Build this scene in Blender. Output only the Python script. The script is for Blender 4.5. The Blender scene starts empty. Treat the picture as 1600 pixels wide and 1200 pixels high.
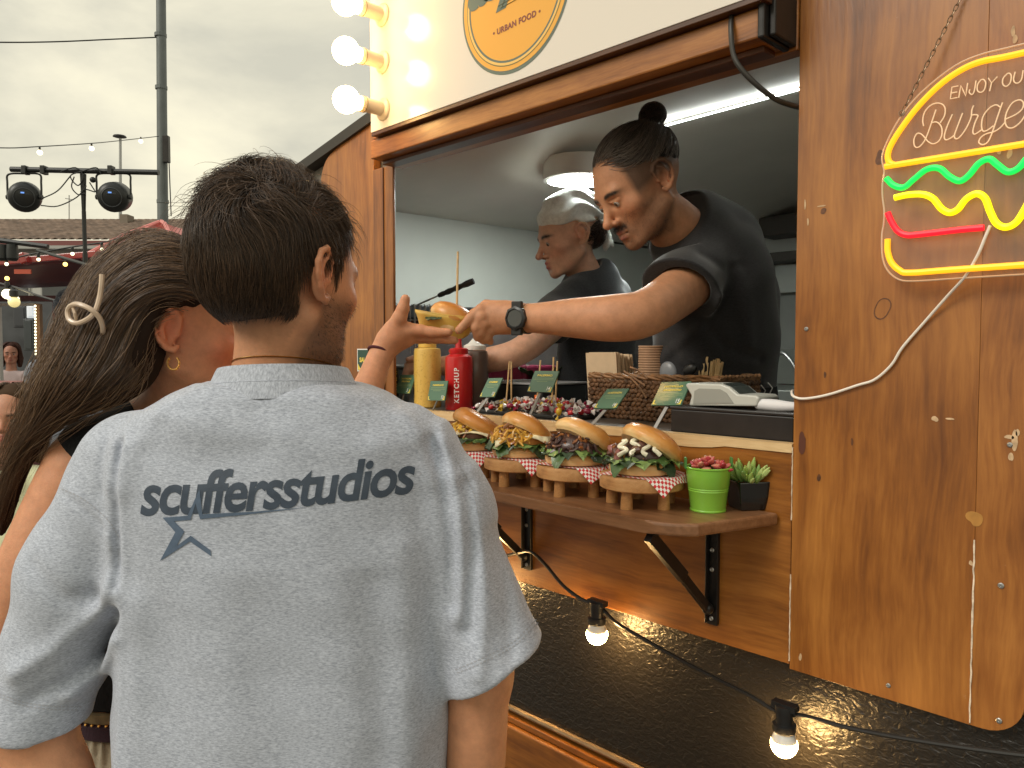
import bpy, bmesh, math, random
import numpy as np
from mathutils import Vector, Matrix
from mathutils.bvhtree import BVHTree

random.seed(7)
rng = np.random.default_rng(7)
sc = bpy.context.scene
col = sc.collection
R = math.radians

# ------------------------------------------------------------------ camera
CAM = np.array([0.0, -1.2, 1.5])
YAW = R(44.2)                                    # truck axis runs away to the left of the view
FH = np.array([-math.cos(YAW), math.sin(YAW), 0.0])
RT = np.array([math.sin(YAW), math.cos(YAW), 0.0])
VANG = math.atan2(RT[1], RT[0])
PITCH = math.atan(54 / 1200.0)
CP, SP = math.cos(PITCH), math.sin(PITCH)
cd = bpy.data.cameras.new('camera')
cam = bpy.data.objects.new('camera', cd); col.objects.link(cam)
fw = Vector(FH * CP) + Vector((0, 0, -SP)); upv = Vector(FH * SP) + Vector((0, 0, CP))
M = Matrix((Vector(RT), upv, -fw)).transposed().to_4x4(); M.translation = Vector(CAM)
cam.matrix_world = M
cd.sensor_fit = 'HORIZONTAL'; cd.sensor_width = 36; cd.lens = 27.0
cd.clip_start = 0.05; cd.clip_end = 2000
sc.camera = cam

# ------------------------------------------------------------------ sky, sun, exposure
SUN_EL, SUN_AZ = R(38), R(192)
world = bpy.data.worlds.new('World'); sc.world = world; world.use_nodes = True
wt = world.node_tree; wt.nodes.clear()
def wn(t): return wt.nodes.new(t)
wo = wn('ShaderNodeOutputWorld'); bg = wn('ShaderNodeBackground'); sky = wn('ShaderNodeTexSky')
sky.sky_type = 'NISHITA'; sky.sun_disc = False; sky.sun_elevation = SUN_EL; sky.sun_rotation = SUN_AZ
sky.dust_density = 4; sky.air_density = 1.5
tc = wn('ShaderNodeTexCoord'); mp = wn('ShaderNodeMapping'); mp.inputs['Scale'].default_value = (1, 1, 2.4)
n1 = wn('ShaderNodeTexNoise'); n1.inputs['Scale'].default_value = 2.6; n1.inputs['Detail'].default_value = 7; n1.inputs['Roughness'].default_value = .55
n1.inputs['Distortion'].default_value = .3
n2 = wn('ShaderNodeTexNoise'); n2.inputs['Scale'].default_value = 1.1; n2.inputs['Detail'].default_value = 4
cr = wn('ShaderNodeValToRGB'); e = cr.color_ramp.elements
e[0].position = .39; e[0].color = (4.9, 4.7, 3.8, 1); e[1].position = .60; e[1].color = (8.3, 7.75, 5.65, 1)
m1 = e.__class__ and cr.color_ramp.elements.new(.5); m1.color = (6.9, 6.45, 4.95, 1)
addn = wn('ShaderNodeMix'); addn.data_type = 'FLOAT'; addn.inputs[0].default_value = .4
mixs = wn('ShaderNodeMix'); mixs.data_type = 'RGBA'; mixs.inputs[0].default_value = .93
L = wt.links
L.new(tc.outputs['Generated'], mp.inputs['Vector'])
L.new(mp.outputs[0], n1.inputs['Vector']); L.new(mp.outputs[0], n2.inputs['Vector'])
L.new(n1.outputs[0], addn.inputs[2]); L.new(n2.outputs[0], addn.inputs[3])
L.new(addn.outputs[0], cr.inputs[0])
sxyz = wn('ShaderNodeSeparateXYZ'); zr = wn('ShaderNodeMapRange'); zr.inputs[1].default_value = .38; zr.inputs[2].default_value = .9; zr.inputs[3].default_value = 0; zr.inputs[4].default_value = .85
cool = wn('ShaderNodeMix'); cool.data_type = 'RGBA'; cool.blend_type = 'MULTIPLY'; cool.inputs[7].default_value = (.88, .95, 1.16, 1)   # overcast turns cooler towards the zenith
L.new(tc.outputs['Generated'], sxyz.inputs[0]); L.new(sxyz.outputs['Z'], zr.inputs[0]); L.new(zr.outputs[0], cool.inputs[0]); L.new(cr.outputs[0], cool.inputs[6])
L.new(sky.outputs[0], mixs.inputs[6]); L.new(cool.outputs[2], mixs.inputs[7])
L.new(mixs.outputs[2], bg.inputs['Color']); bg.inputs['Strength'].default_value = .108
L.new(bg.outputs[0], wo.inputs['Surface'])
sd = bpy.data.lights.new('sun', 'SUN'); sd.energy = 1.35; sd.angle = R(25); sd.color = (1, .94, .84)
sun = bpy.data.objects.new('sun', sd); col.objects.link(sun)
sdir = Vector((math.sin(SUN_AZ) * math.cos(SUN_EL), math.cos(SUN_AZ) * math.cos(SUN_EL), math.sin(SUN_EL)))
sun.rotation_euler = sdir.to_track_quat('Z', 'Y').to_euler()
vs = sc.view_settings
vs.view_transform = 'Standard'; vs.look = 'None'; vs.exposure = 0.4; vs.gamma = 1.0; vs.use_curve_mapping = False
sc.cycles.max_bounces = 8; sc.cycles.transparent_max_bounces = 12
sc.cycles.caustics_reflective = False; sc.cycles.caustics_refractive = False
sc.cycles.use_denoising = True
sc.cycles.sample_clamp_indirect = 4.0

# ------------------------------------------------------------------ pixel -> place
def uw(px, py):
    u = (px - 800) / 1200.0; v = (600 - py) / 1200.0
    k = CP + v * SP
    return u / k, (v * CP - SP) / k
def V(px, py, d):                                # view frame (right, distance, height)
    u, w = uw(px, py); return np.array([u * d, d, 1.5 + w * d])
def v2w(p):
    return np.array([CAM[0], CAM[1], 0]) + RT * p[0] + FH * p[1] + np.array([0, 0, p[2]])
def Wd(px, py, d): return v2w(V(px, py, d))
def onY(px, py, Y):
    u, w = uw(px, py); d = (Y - CAM[1]) / (FH[1] + u * RT[1]); return Wd(px, py, d)
def onZ(px, py, z):
    u, w = uw(px, py); d = (z - 1.5) / w; return Wd(px, py, d)
def w2v(p):
    q = np.array(p, float) - np.array([CAM[0], CAM[1], 0]); return np.array([q @ RT, q @ FH, q[2]])

# ------------------------------------------------------------------ materials
def newmat(name):
    m = bpy.data.materials.new(name); m.use_nodes = True
    nt = m.node_tree; return m, nt, nt.nodes['Principled BSDF']
def plain(name, c, rough=.5, metal=0, spec=.5, noise=0, nscale=30, bump=0, bscale=200, coat=0, emit=None, estr=0, sss=0, trans=0, alpha=1):
    m, nt, b = newmat(name)
    b.inputs['Base Color'].default_value = (*c, 1); b.inputs['Roughness'].default_value = rough
    b.inputs['Metallic'].default_value = metal; b.inputs['Specular IOR Level'].default_value = spec
    b.inputs['Coat Weight'].default_value = coat; b.inputs['Coat Roughness'].default_value = .08
    if sss:
        b.inputs['Subsurface Weight'].default_value = sss; b.inputs['Subsurface Radius'].default_value = (.012, .004, .002); b.inputs['Subsurface Scale'].default_value = 1
    if trans: b.inputs['Transmission Weight'].default_value = trans
    if emit: b.inputs['Emission Color'].default_value = (*emit, 1); b.inputs['Emission Strength'].default_value = estr
    if noise or bump:
        tcn = nt.nodes.new('ShaderNodeTexCoord')
    if noise:
        n = nt.nodes.new('ShaderNodeTexNoise'); n.inputs['Scale'].default_value = nscale; n.inputs['Detail'].default_value = 6
        r = nt.nodes.new('ShaderNodeValToRGB')
        r.color_ramp.elements[0].position = .3; r.color_ramp.elements[1].position = .7
        r.color_ramp.elements[0].color = (*[max(0, x * (1 - noise)) for x in c], 1); r.color_ramp.elements[1].color = (*[min(1, x * (1 + noise)) for x in c], 1)
        nt.links.new(tcn.outputs['Object'], n.inputs['Vector']); nt.links.new(n.outputs[0], r.inputs[0]); nt.links.new(r.outputs[0], b.inputs['Base Color'])
    if bump:
        n = nt.nodes.new('ShaderNodeTexNoise'); n.inputs['Scale'].default_value = bscale; n.inputs['Detail'].default_value = 3
        bp = nt.nodes.new('ShaderNodeBump'); bp.inputs['Strength'].default_value = bump; bp.inputs['Distance'].default_value = .004
        nt.links.new(tcn.outputs['Object'], n.inputs['Vector']); nt.links.new(n.outputs[0], bp.inputs['Height']); nt.links.new(bp.outputs[0], b.inputs['Normal'])
    return m
def wood(name, dark, mid, light, axis='z', rough=.38, coat=.25, scale=1.0, knots=.5, seed=0.0, bump=.25, wear=0.0):
    """stained timber: grain runs along axis"""
    m, nt, b = newmat(name); N = nt.nodes.new; K = nt.links.new
    t = N('ShaderNodeTexCoord'); s = {'x': (1, 13, 13), 'y': (13, 1, 13), 'z': (13, 13, 1)}[axis]
    off = N('ShaderNodeVectorMath'); off.operation = 'ADD'; off.inputs[1].default_value = (seed * 3.1, seed * 1.7, seed * 2.3)
    K(t.outputs['Object'], off.inputs[0])
    # slow warp so the grain wanders
    wz = N('ShaderNodeTexNoise'); wz.inputs['Scale'].default_value = 3.2 * scale; wz.inputs['Detail'].default_value = 2
    K(off.outputs[0], wz.inputs['Vector'])
    ws = N('ShaderNodeVectorMath'); ws.operation = 'SCALE'; ws.inputs['Scale'].default_value = .045 / scale
    K(wz.outputs['Color'], ws.inputs[0])
    ad = N('ShaderNodeVectorMath'); ad.operation = 'ADD'; K(off.outputs[0], ad.inputs[0]); K(ws.outputs[0], ad.inputs[1])
    mp = N('ShaderNodeMapping'); mp.inputs['Scale'].default_value = [x * scale for x in s]; K(ad.outputs[0], mp.inputs['Vector'])
    g1 = N('ShaderNodeTexNoise'); g1.inputs['Scale'].default_value = 2.2; g1.inputs['Detail'].default_value = 5; g1.inputs['Roughness'].default_value = .6
    g2 = N('ShaderNodeTexNoise'); g2.inputs['Scale'].default_value = 14; g2.inputs['Detail'].default_value = 4
    K(mp.outputs[0], g1.inputs['Vector']); K(mp.outputs[0], g2.inputs['Vector'])
    # knots
    mk = N('ShaderNodeMapping'); mk.inputs['Scale'].default_value = [{'x': (2.6, 7, 7), 'y': (7, 2.6, 7), 'z': (7, 7, 2.6)}[axis][i] * scale for i in range(3)]
    K(ad.outputs[0], mk.inputs['Vector'])
    vo = N('ShaderNodeTexVoronoi'); vo.inputs['Scale'].default_value = .8; vo.inputs['Randomness'].default_value = 1; K(mk.outputs[0], vo.inputs['Vector'])
    kr = N('ShaderNodeMapRange'); kr.inputs[1].default_value = .03; kr.inputs[2].default_value = .2; kr.inputs[3].default_value = knots; kr.inputs[4].default_value = 0; K(vo.outputs['Distance'], kr.inputs[0])
    mx = N('ShaderNodeMix'); mx.data_type = 'FLOAT'; mx.inputs[0].default_value = .30; K(g1.outputs[0], mx.inputs[2]); K(g2.outputs[0], mx.inputs[3])
    sb = N('ShaderNodeMath'); sb.operation = 'SUBTRACT'; K(mx.outputs[0], sb.inputs[0])
    k2 = N('ShaderNodeMath'); k2.operation = 'MULTIPLY'; K(kr.outputs[0], k2.inputs[0]); k2.inputs[1].default_value = .3; K(k2.outputs[0], sb.inputs[1])
    # blotchy stain
    bl = N('ShaderNodeTexNoise'); bl.inputs['Scale'].default_value = 5.5 * scale; bl.inputs['Detail'].default_value = 5; K(off.outputs[0], bl.inputs['Vector'])
    bm = N('ShaderNodeMapRange'); bm.inputs[1].default_value = .3; bm.inputs[2].default_value = .7; bm.inputs[3].default_value = -.09; bm.inputs[4].default_value = .09; K(bl.outputs[0], bm.inputs[0])
    a2 = N('ShaderNodeMath'); a2.operation = 'ADD'; K(sb.outputs[0], a2.inputs[0]); K(bm.outputs[0], a2.inputs[1])
    r = N('ShaderNodeValToRGB'); el = r.color_ramp.elements
    el[0].position = .24; el[0].color = (*dark, 1); el[1].position = .72; el[1].color = (*light, 1); q = el.new(.47); q.color = (*mid, 1)
    K(a2.outputs[0], r.inputs[0])
    out = r.outputs[0]
    if wear:
        wn_ = N('ShaderNodeTexNoise'); wn_.inputs['Scale'].default_value = 38; wn_.inputs['Detail'].default_value = 6; wn_.inputs['Roughness'].default_value = .7; K(off.outputs[0], wn_.inputs['Vector'])
        wr = N('ShaderNodeMapRange'); wr.inputs[1].default_value = .70; wr.inputs[2].default_value = .76; wr.inputs[3].default_value = 0; wr.inputs[4].default_value = wear; K(wn_.outputs[0], wr.inputs[0])
        wm = N('ShaderNodeMix'); wm.data_type = 'RGBA'; K(wr.outputs[0], wm.inputs[0]); K(out, wm.inputs[6]); wm.inputs[7].default_value = (.55, .42, .28, 1); out = wm.outputs[2]
    K(out, b.inputs['Base Color'])
    rr = N('ShaderNodeMapRange'); rr.inputs[3].default_value = rough - .1; rr.inputs[4].default_value = rough + .16; K(bl.outputs[0], rr.inputs[0]); K(rr.outputs[0], b.inputs['Roughness'])
    b.inputs['Coat Weight'].default_value = coat; b.inputs['Coat Roughness'].default_value = .22
    bp = N('ShaderNodeBump'); bp.inputs['Strength'].default_value = bump; bp.inputs['Distance'].default_value = .003; K(mx.outputs[0], bp.inputs['Height']); K(bp.outputs[0], b.inputs['Normal'])
    return m

# ------------------------------------------------------------------ objects
def link_mesh(name, me, mat=None, parent=None, smooth=False):
    if mat is not None:
        for mm in (mat if isinstance(mat, (list, tuple)) else [mat]): me.materials.append(mm)
    o = bpy.data.objects.new(name, me); col.objects.link(o)
    if parent is not None: o.parent = parent
    if smooth and len(me.polygons): me.polygons.foreach_set('use_smooth', np.ones(len(me.polygons), dtype=bool))
    return o
def tag(o, label=None, cat=None, group=None, kind=None):
    if label: o['label'] = label
    if cat: o['category'] = cat
    if group: o['group'] = group
    if kind: o['kind'] = kind
    return o
def thing(name, label, cat, loc=(0, 0, 0), rz=0.0, group=None):
    o = bpy.data.objects.new(name, None); col.objects.link(o); o.empty_display_size = .05
    o.location = loc; o.rotation_euler = (0, 0, rz)
    return tag(o, label, cat, group)
def dup(o, parent=None):
    c = o.copy(); col.objects.link(c)
    if parent is not None: c.parent = parent
    for ch in list(o.children): dup(ch, c)
    return c

class MB:
    """collects simple shapes into one mesh"""
    def __init__(self): self.v = []; self.f = []; self.n = 0; self.mi = []
    def add(self, vs, fs, mi=0):
        vs = np.asarray(vs, float).reshape(-1, 3)
        self.v.append(vs); self.f += [tuple(int(i) + self.n for i in q) for q in fs]; self.mi += [mi] * len(fs); self.n += len(vs); return self
    def box(self, c, s, rot=None, mi=0):
        h = np.array(s, float) / 2
        p = np.array([(x, y, z) for x in (-1, 1) for y in (-1, 1) for z in (-1, 1)], float) * h
        if rot is not None: p = p @ np.array(rot, float).T
        return self.add(p + np.array(c, float), [(0, 1, 3, 2), (4, 6, 7, 5), (0, 4, 5, 1), (2, 3, 7, 6), (0, 2, 6, 4), (1, 5, 7, 3)], mi)
    def box2(self, a, b, mi=0):
        a = np.array(a, float); b = np.array(b, float); return self.box((a + b) / 2, np.abs(b - a), None, mi)
    def bar(self, a, b, w, h, up=(0, 0, 1), mi=0):
        a = np.array(a, float); b = np.array(b, float); t = b - a; l = np.linalg.norm(t); t /= l
        u = np.array(up, float); s = np.cross(t, u)
        if np.linalg.norm(s) < 1e-4: s = np.cross(t, (1, 0, 0))
        s /= np.linalg.norm(s); u = np.cross(s, t)
        return self.box((a + b) / 2, (l, w, h), np.stack([t, s, u], 1), mi)
    def tube(self, pts, r, n=8, cap=True, closed=False, mi=0):
        P = np.array(pts, float); m = len(P); rr = np.broadcast_to(np.asarray(r, float), (m,))
        T = np.gradient(P, axis=0) if not closed else np.roll(P, -1, 0) - np.roll(P, 1, 0)
        T /= np.linalg.norm(T, axis=1)[:, None] + 1e-12
        ref = np.array([0, 0, 1.0]) if abs(T[0][2]) < .9 else np.array([1.0, 0, 0])
        s = np.cross(T[0], ref); s /= np.linalg.norm(s); ring = []
        for i in range(m):
            s = s - T[i] * (s @ T[i]); s /= np.linalg.norm(s) + 1e-12; u = np.cross(T[i], s)
            a = np.linspace(0, 2 * math.pi, n, endpoint=False)
            ring.append(P[i] + rr[i] * (np.cos(a)[:, None] * s + np.sin(a)[:, None] * u))
        vs = np.concatenate(ring); fs = []
        for i in range(m if closed else m - 1):
            j = (i + 1) % m
            for k in range(n):
                k2 = (k + 1) % n; fs.append((i * n + k, i * n + k2, j * n + k2, j * n + k))
        if cap and not closed:
            fs.append(tuple(range(n))[::-1]); fs.append(tuple((m - 1) * n + k for k in range(n)))
        return self.add(vs, fs, mi)
    def lathe(self, prof, n=24, c=(0, 0, 0), cap0=True, cap1=True, rot=None, mi=0, wob=None):
        m = len(prof); a = np.linspace(0, 2 * math.pi, n, endpoint=False); vs = []
        for (r, z) in prof:
            q = np.stack([r * np.cos(a), r * np.sin(a), np.full(n, z)], 1)
            if wob is not None: q[:, :2] *= (1 + wob * np.sin(3 * a + r * 50))[:, None]
            vs.append(q)
        vs = np.concatenate(vs)
        if rot is not None: vs = vs @ np.array(rot, float).T
        fs = []
        for i in range(m - 1):
            for k in range(n):
                k2 = (k + 1) % n; fs.append((i * n + k, i * n + k2, (i + 1) * n + k2, (i + 1) * n + k))
        if cap0: fs.append(tuple(range(n))[::-1])
        if cap1: fs.append(tuple((m - 1) * n + k for k in range(n)))
        return self.add(vs + np.array(c, float), fs, mi)
    def ball(self, c, r, n=16, m=10, rot=None, mi=0):
        rr = np.broadcast_to(np.asarray(r, float), (3,)); th = np.linspace(-math.pi / 2, math.pi / 2, m)
        a = np.linspace(0, 2 * math.pi, n, endpoint=False)
        vs = np.array([(math.cos(t) * math.cos(b), math.cos(t) * math.sin(b), math.sin(t)) for t in th for b in a]) * rr
        if rot is not None: vs = vs @ np.array(rot, float).T
        fs = [(i * n + k, i * n + (k + 1) % n, (i + 1) * n + (k + 1) % n, (i + 1) * n + k) for i in range(m - 1) for k in range(n)]
        return self.add(vs + np.array(c, float), fs, mi)
    def prism(self, poly, y0, y1, fn=None, mi=0):
        """poly of (x, z) swept from y0 to y1; fn maps (x, y, z)"""
        n = len(poly); vs = [(x, y0, z) for x, z in poly] + [(x, y1, z) for x, z in poly]
        fs = [tuple(range(n)), tuple(range(2 * n - 1, n - 1, -1))] + [(i, i + n, (i + 1) % n + n, (i + 1) % n) for i in range(n)]
        vs = np.array(vs, float)
        if fn is not None: vs = np.array([fn(*p) for p in vs])
        return self.add(vs, fs, mi)
    def sheet(self, fn, nu, nv, thick=0, mi=0):
        us = np.linspace(0, 1, nu); vv = np.linspace(0, 1, nv)
        vs = np.array([fn(u, v) for u in us for v in vv], float)
        fs = [(i * nv + j, (i + 1) * nv + j, (i + 1) * nv + j + 1, i * nv + j + 1) for i in range(nu - 1) for j in range(nv - 1)]
        return self.add(vs, fs, mi)
    def build(self, name, mat, parent=None, smooth=False, bevel=0, seg=2, sub=(0, 0, 0), recalc=True, angle=35, solid=0):
        V_ = np.concatenate(self.v) - np.array(sub, float)
        me = bpy.data.meshes.new(name); me.from_pydata(V_.tolist(), [], self.f)
        me.polygons.foreach_set('material_index', self.mi)
        if recalc or bevel:
            bm = bmesh.new(); bm.from_mesh(me)
            if recalc: bmesh.ops.recalc_face_normals(bm, faces=bm.faces)
            if bevel:
                eds = [e for e in bm.edges if len(e.link_faces) == 2 and e.calc_face_angle(0) > R(40)]
                bmesh.ops.bevel(bm, geom=eds, offset=bevel, segments=seg, profile=.5, affect='EDGES', clamp_overlap=True)
            bm.to_mesh(me); bm.free()
        o = link_mesh(name, me, mat, parent)
        if smooth:
            me.polygons.foreach_set('use_smooth', np.ones(len(me.polygons), dtype=bool))
            me.set_sharp_from_angle(angle=R(angle))
        if solid:
            md = o.modifiers.new('solid', 'SOLIDIFY'); md.thickness = solid; md.offset = 0
        return o
def arc(cx, cz, r, a0, a1, n=8):
    return [(cx + r * math.cos(R(a0 + (a1 - a0) * i / n)), cz + r * math.sin(R(a0 + (a1 - a0) * i / n))) for i in range(n + 1)]
def rrect(x0, z0, x1, z1, r, n=6):
    return arc(x1 - r, z1 - r, r, 0, 90, n) + arc(x0 + r, z1 - r, r, 90, 180, n) + arc(x0 + r, z0 + r, r, 180, 270, n) + arc(x1 - r, z0 + r, r, 270, 360, n)
def smooth_path(pts, n=8, closed=False):
    """Catmull-Rom through pts"""
    P = np.array(pts, float)
    Q = np.concatenate([P[-1:], P, P[:2]]) if closed else np.concatenate([2 * P[:1] - P[1:2], P, 2 * P[-1:] - P[-2:-1]])
    out = []
    for i in range(1, len(Q) - 2):
        p0, p1, p2, p3 = Q[i - 1], Q[i], Q[i + 1], Q[i + 2]
        for t in np.linspace(0, 1, n, endpoint=False):
            out.append(.5 * ((2 * p1) + (-p0 + p2) * t + (2 * p0 - 5 * p1 + 4 * p2 - p3) * t * t + (-p0 + 3 * p1 - 3 * p2 + p3) * t ** 3))
    if not closed: out.append(P[-1])
    return np.array(out)
def text2d(s, size=1.0, bold=0.0, shear=0.0, spacing=1.0, align='LEFT', extr=0.0):
    cu = bpy.data.curves.new('lettering', 'FONT'); cu.body = s; cu.size = size; cu.offset = bold; cu.shear = shear
    cu.space_character = spacing; cu.align_x = align; cu.fill_mode = 'FRONT'; cu.extrude = extr
    cu.resolution_u = 4
    o = bpy.data.objects.new('lettering_source', cu); col.objects.link(o)
    dg = bpy.context.evaluated_depsgraph_get(); ev = o.evaluated_get(dg); me = ev.to_mesh()
    v = np.array([x.co[:] for x in me.vertices]) if len(me.vertices) else np.zeros((0, 3)); f = [tuple(p.vertices) for p in me.polygons]
    ev.to_mesh_clear(); bpy.data.objects.remove(o); bpy.data.curves.remove(cu)
    return v, f

# ------------------------------------------------------------------ implicit surfaces (bodies, clothes, food)
class SDF:
    def __init__(self, lo, hi, res):
        self.lo = np.array(lo, float); self.res = res
        n = np.ceil((np.array(hi, float) - self.lo) / res).astype(int) + 1; self.n = n
        self.ax = [self.lo[i] + np.arange(n[i]) * res for i in range(3)]
        self.D = np.full(tuple(n), .2, dtype=np.float32)
    def _sub(self, c0, c1, pad):
        i0 = np.clip(np.floor((np.minimum(c0, c1) - pad - self.lo) / self.res).astype(int), 0, self.n - 1)
        i1 = np.clip(np.ceil((np.maximum(c0, c1) + pad - self.lo) / self.res).astype(int) + 1, 1, self.n)
        sl = tuple(slice(a, b) for a, b in zip(i0, i1))
        X = self.ax[0][sl[0]][:, None, None]; Y = self.ax[1][sl[1]][None, :, None]; Z = self.ax[2][sl[2]][None, None, :]
        return sl, X, Y, Z
    def _put(self, sl, d, k, op):
        D = self.D[sl]; d = d.astype(np.float32)
        if op == 'add':
            if k > 0:
                h = np.clip(.5 + .5 * (D - d) / k, 0, 1); D[:] = D + (d - D) * h - k * h * (1 - h)
            else: np.minimum(D, d, out=D)
        elif op == 'cut':
            d = -d
            if k > 0:
                h = np.clip(.5 - .5 * (D - d) / k, 0, 1); D[:] = D + (d - D) * h + k * h * (1 - h)
            else: np.maximum(D, d, out=D)
    def cap(self, a, b, ra, rb=None, k=.01, op='add', sq=None):
        """tapered capsule"""
        rb = ra if rb is None else rb; a = np.array(a, float); b = np.array(b, float)
        sl, X, Y, Z = self._sub(a, b, max(ra, rb) + k + .012)
        if 0 in [s.stop - s.start for s in sl]: return self
        ab = b - a; L2 = ab @ ab + 1e-12
        t = np.clip(((X - a[0]) * ab[0] + (Y - a[1]) * ab[1] + (Z - a[2]) * ab[2]) / L2, 0, 1)
        d = np.sqrt((X - a[0] - t * ab[0]) ** 2 + (Y - a[1] - t * ab[1]) ** 2 + (Z - a[2] - t * ab[2]) ** 2) - (ra + (rb - ra) * t)
        self._put(sl, d, k, op); return self
    def chain(self, pts, rad, k=.01, op='add'):
        for i in range(len(pts) - 1): self.cap(pts[i], pts[i + 1], rad[i], rad[i + 1], k, op)
        return self
    def limb(self, pts, rad, k=.004, n=7):
        """smoothly curved, smoothly tapering limb"""
        P = smooth_path(np.concatenate([np.array(pts, float), np.array(rad, float)[:, None]], 1), n)
        for i in range(len(P) - 1): self.cap(P[i, :3], P[i + 1, :3], P[i, 3], P[i + 1, 3], .02 if i == 0 else k)
        return self
    def ell(self, c, r, rot=None, k=.01, op='add'):
        c = np.array(c, float); r = np.broadcast_to(np.asarray(r, float), (3,)); m = r.max()
        sl, X, Y, Z = self._sub(c - m, c + m, k + .012)
        if 0 in [s.stop - s.start for s in sl]: return self
        P = [X - c[0], Y - c[1], Z - c[2]]
        if rot is not None:
            A = np.array(rot, float); P = [P[0] * A[0, i] + P[1] * A[1, i] + P[2] * A[2, i] for i in range(3)]
        k0 = np.sqrt((P[0] / r[0]) ** 2 + (P[1] / r[1]) ** 2 + (P[2] / r[2]) ** 2)
        k1 = np.sqrt((P[0] / r[0] ** 2) ** 2 + (P[1] / r[1] ** 2) ** 2 + (P[2] / r[2] ** 2) ** 2) + 1e-9
        self._put(sl, k0 * (k0 - 1) / k1, k, op); return self
    def field(self, fn, k=.0, op='add'):
        X = self.ax[0][:, None, None]; Y = self.ax[1][None, :, None]; Z = self.ax[2][None, None, :]
        d = np.broadcast_to(fn(X, Y, Z), self.D.shape); self._put((slice(None),) * 3, d, k, op); return self
    def warp(self, fn):
        X = self.ax[0][:, None, None]; Y = self.ax[1][None, :, None]; Z = self.ax[2][None, None, :]
        self.D += np.broadcast_to(fn(X, Y, Z), self.D.shape).astype(np.float32); return self
    def merge(self, other, k):
        self._put((slice(None),) * 3, other.D, k, 'add'); return self
    def like(self):
        o = SDF.__new__(SDF); o.lo, o.res, o.n, o.ax = self.lo, self.res, self.n, self.ax; o.D = np.full(tuple(self.n), .2, dtype=np.float32); return o
    def smooth(self, it=1):
        for _ in range(it):
            for ax in range(3):
                D = self.D; s = D.copy()
                a = [slice(None)] * 3; b = [slice(None)] * 3; c = [slice(None)] * 3
                a[ax] = slice(1, -1); b[ax] = slice(0, -2); c[ax] = slice(2, None)
                s[tuple(a)] = .5 * D[tuple(a)] + .25 * (D[tuple(b)] + D[tuple(c)]); self.D = s
        return self
    def mesh(self):
        D = self.D.copy()
        D[0] = D[-1] = np.maximum(D[0], .001); D[:, 0] = np.maximum(D[:, 0], .001); D[:, -1] = np.maximum(D[:, -1], .001)
        D[:, :, 0] = np.maximum(D[:, :, 0], .001); D[:, :, -1] = np.maximum(D[:, :, -1], .001); D[-1] = np.maximum(D[-1], .001)
        S = D < 0; nx, ny, nz = D.shape
        cnt = np.zeros((nx - 1, ny - 1, nz - 1), np.int8)
        for i in (0, 1):
            for j in (0, 1):
                for k in (0, 1): cnt += S[i:nx - 1 + i, j:ny - 1 + j, k:nz - 1 + k]
        act = np.argwhere((cnt > 0) & (cnt < 8))
        idx = np.full((nx - 1, ny - 1, nz - 1), -1, np.int64); idx[tuple(act.T)] = np.arange(len(act))
        acc = np.zeros((len(act), 3)); num = np.zeros(len(act))
        cor = [(i, j, k) for i in (0, 1) for j in (0, 1) for k in (0, 1)]
        for a in cor:
            for ax in range(3):
                if a[ax] == 1: continue
                b = list(a); b[ax] = 1
                da = D[tuple((act + a).T)]; db = D[tuple((act + b).T)]
                cr_ = (da < 0) != (db < 0)
                t = np.where(cr_, da / np.where(cr_, da - db, 1), 0)
                p = np.broadcast_to(np.array(a, float), (len(act), 3)).copy(); p[:, ax] += t
                acc += p * cr_[:, None]; num += cr_
        verts = self.lo + (act + acc / np.maximum(num, 1)[:, None]) * self.res
        quads = []
        for ax in range(3):
            o1, o2 = [(1, 2), (2, 0), (0, 1)][ax]
            a = [slice(None)] * 3; b = [slice(None)] * 3; a[ax] = slice(0, -1); b[ax] = slice(1, None)
            sA = S[tuple(a)]; sB = S[tuple(b)]
            e = np.argwhere(sA != sB)
            e = e[(e[:, o1] > 0) & (e[:, o2] > 0) & (e[:, o1] < D.shape[o1] - 1) & (e[:, o2] < D.shape[o2] - 1)]
            if len(e) == 0: continue
            fl = sA[tuple(e.T)]
            u = np.zeros(3, int); u[o1] = 1; w = np.zeros(3, int); w[o2] = 1
            q = np.stack([idx[tuple((e - u - w).T)], idx[tuple((e - w).T)], idx[tuple(e.T)], idx[tuple((e - u).T)]], 1)
            q[~fl] = q[~fl][:, ::-1]; quads.append(q)
        Q = np.concatenate(quads) if quads else np.zeros((0, 4), int)
        Q = Q[(Q >= 0).all(1)]
        return verts, Q
def keep_largest(v, q):
    """drop loose crumbs of an implicit surface"""
    lab = np.arange(len(v))
    while True:
        m = lab[q].min(1); new = lab.copy()
        for c in range(4): np.minimum.at(new, q[:, c], m)
        new = new[new]
        if (new == lab).all(): break
        lab = new
    ids, c = np.unique(lab[q[:, 0]], return_counts=True); best = ids[c.argmax()]
    fm = lab[q[:, 0]] == best; vm = lab == best
    mp_ = np.cumsum(vm) - 1
    return v[vm], mp_[q[fm]]
def np_mesh(name, v, q, smooth=True):
    me = bpy.data.meshes.new(name); v = np.asarray(v, np.float32); q = np.asarray(q, np.int32); k = q.shape[1]
    me.vertices.add(len(v)); me.vertices.foreach_set('co', v.ravel())
    me.loops.add(q.size); me.loops.foreach_set('vertex_index', q.ravel())
    me.polygons.add(len(q)); me.polygons.foreach_set('loop_start', np.arange(len(q), dtype=np.int32) * k)
    if smooth: me.polygons.foreach_set('use_smooth', np.ones(len(q), dtype=bool))
    me.update(calc_edges=True); return me
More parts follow.
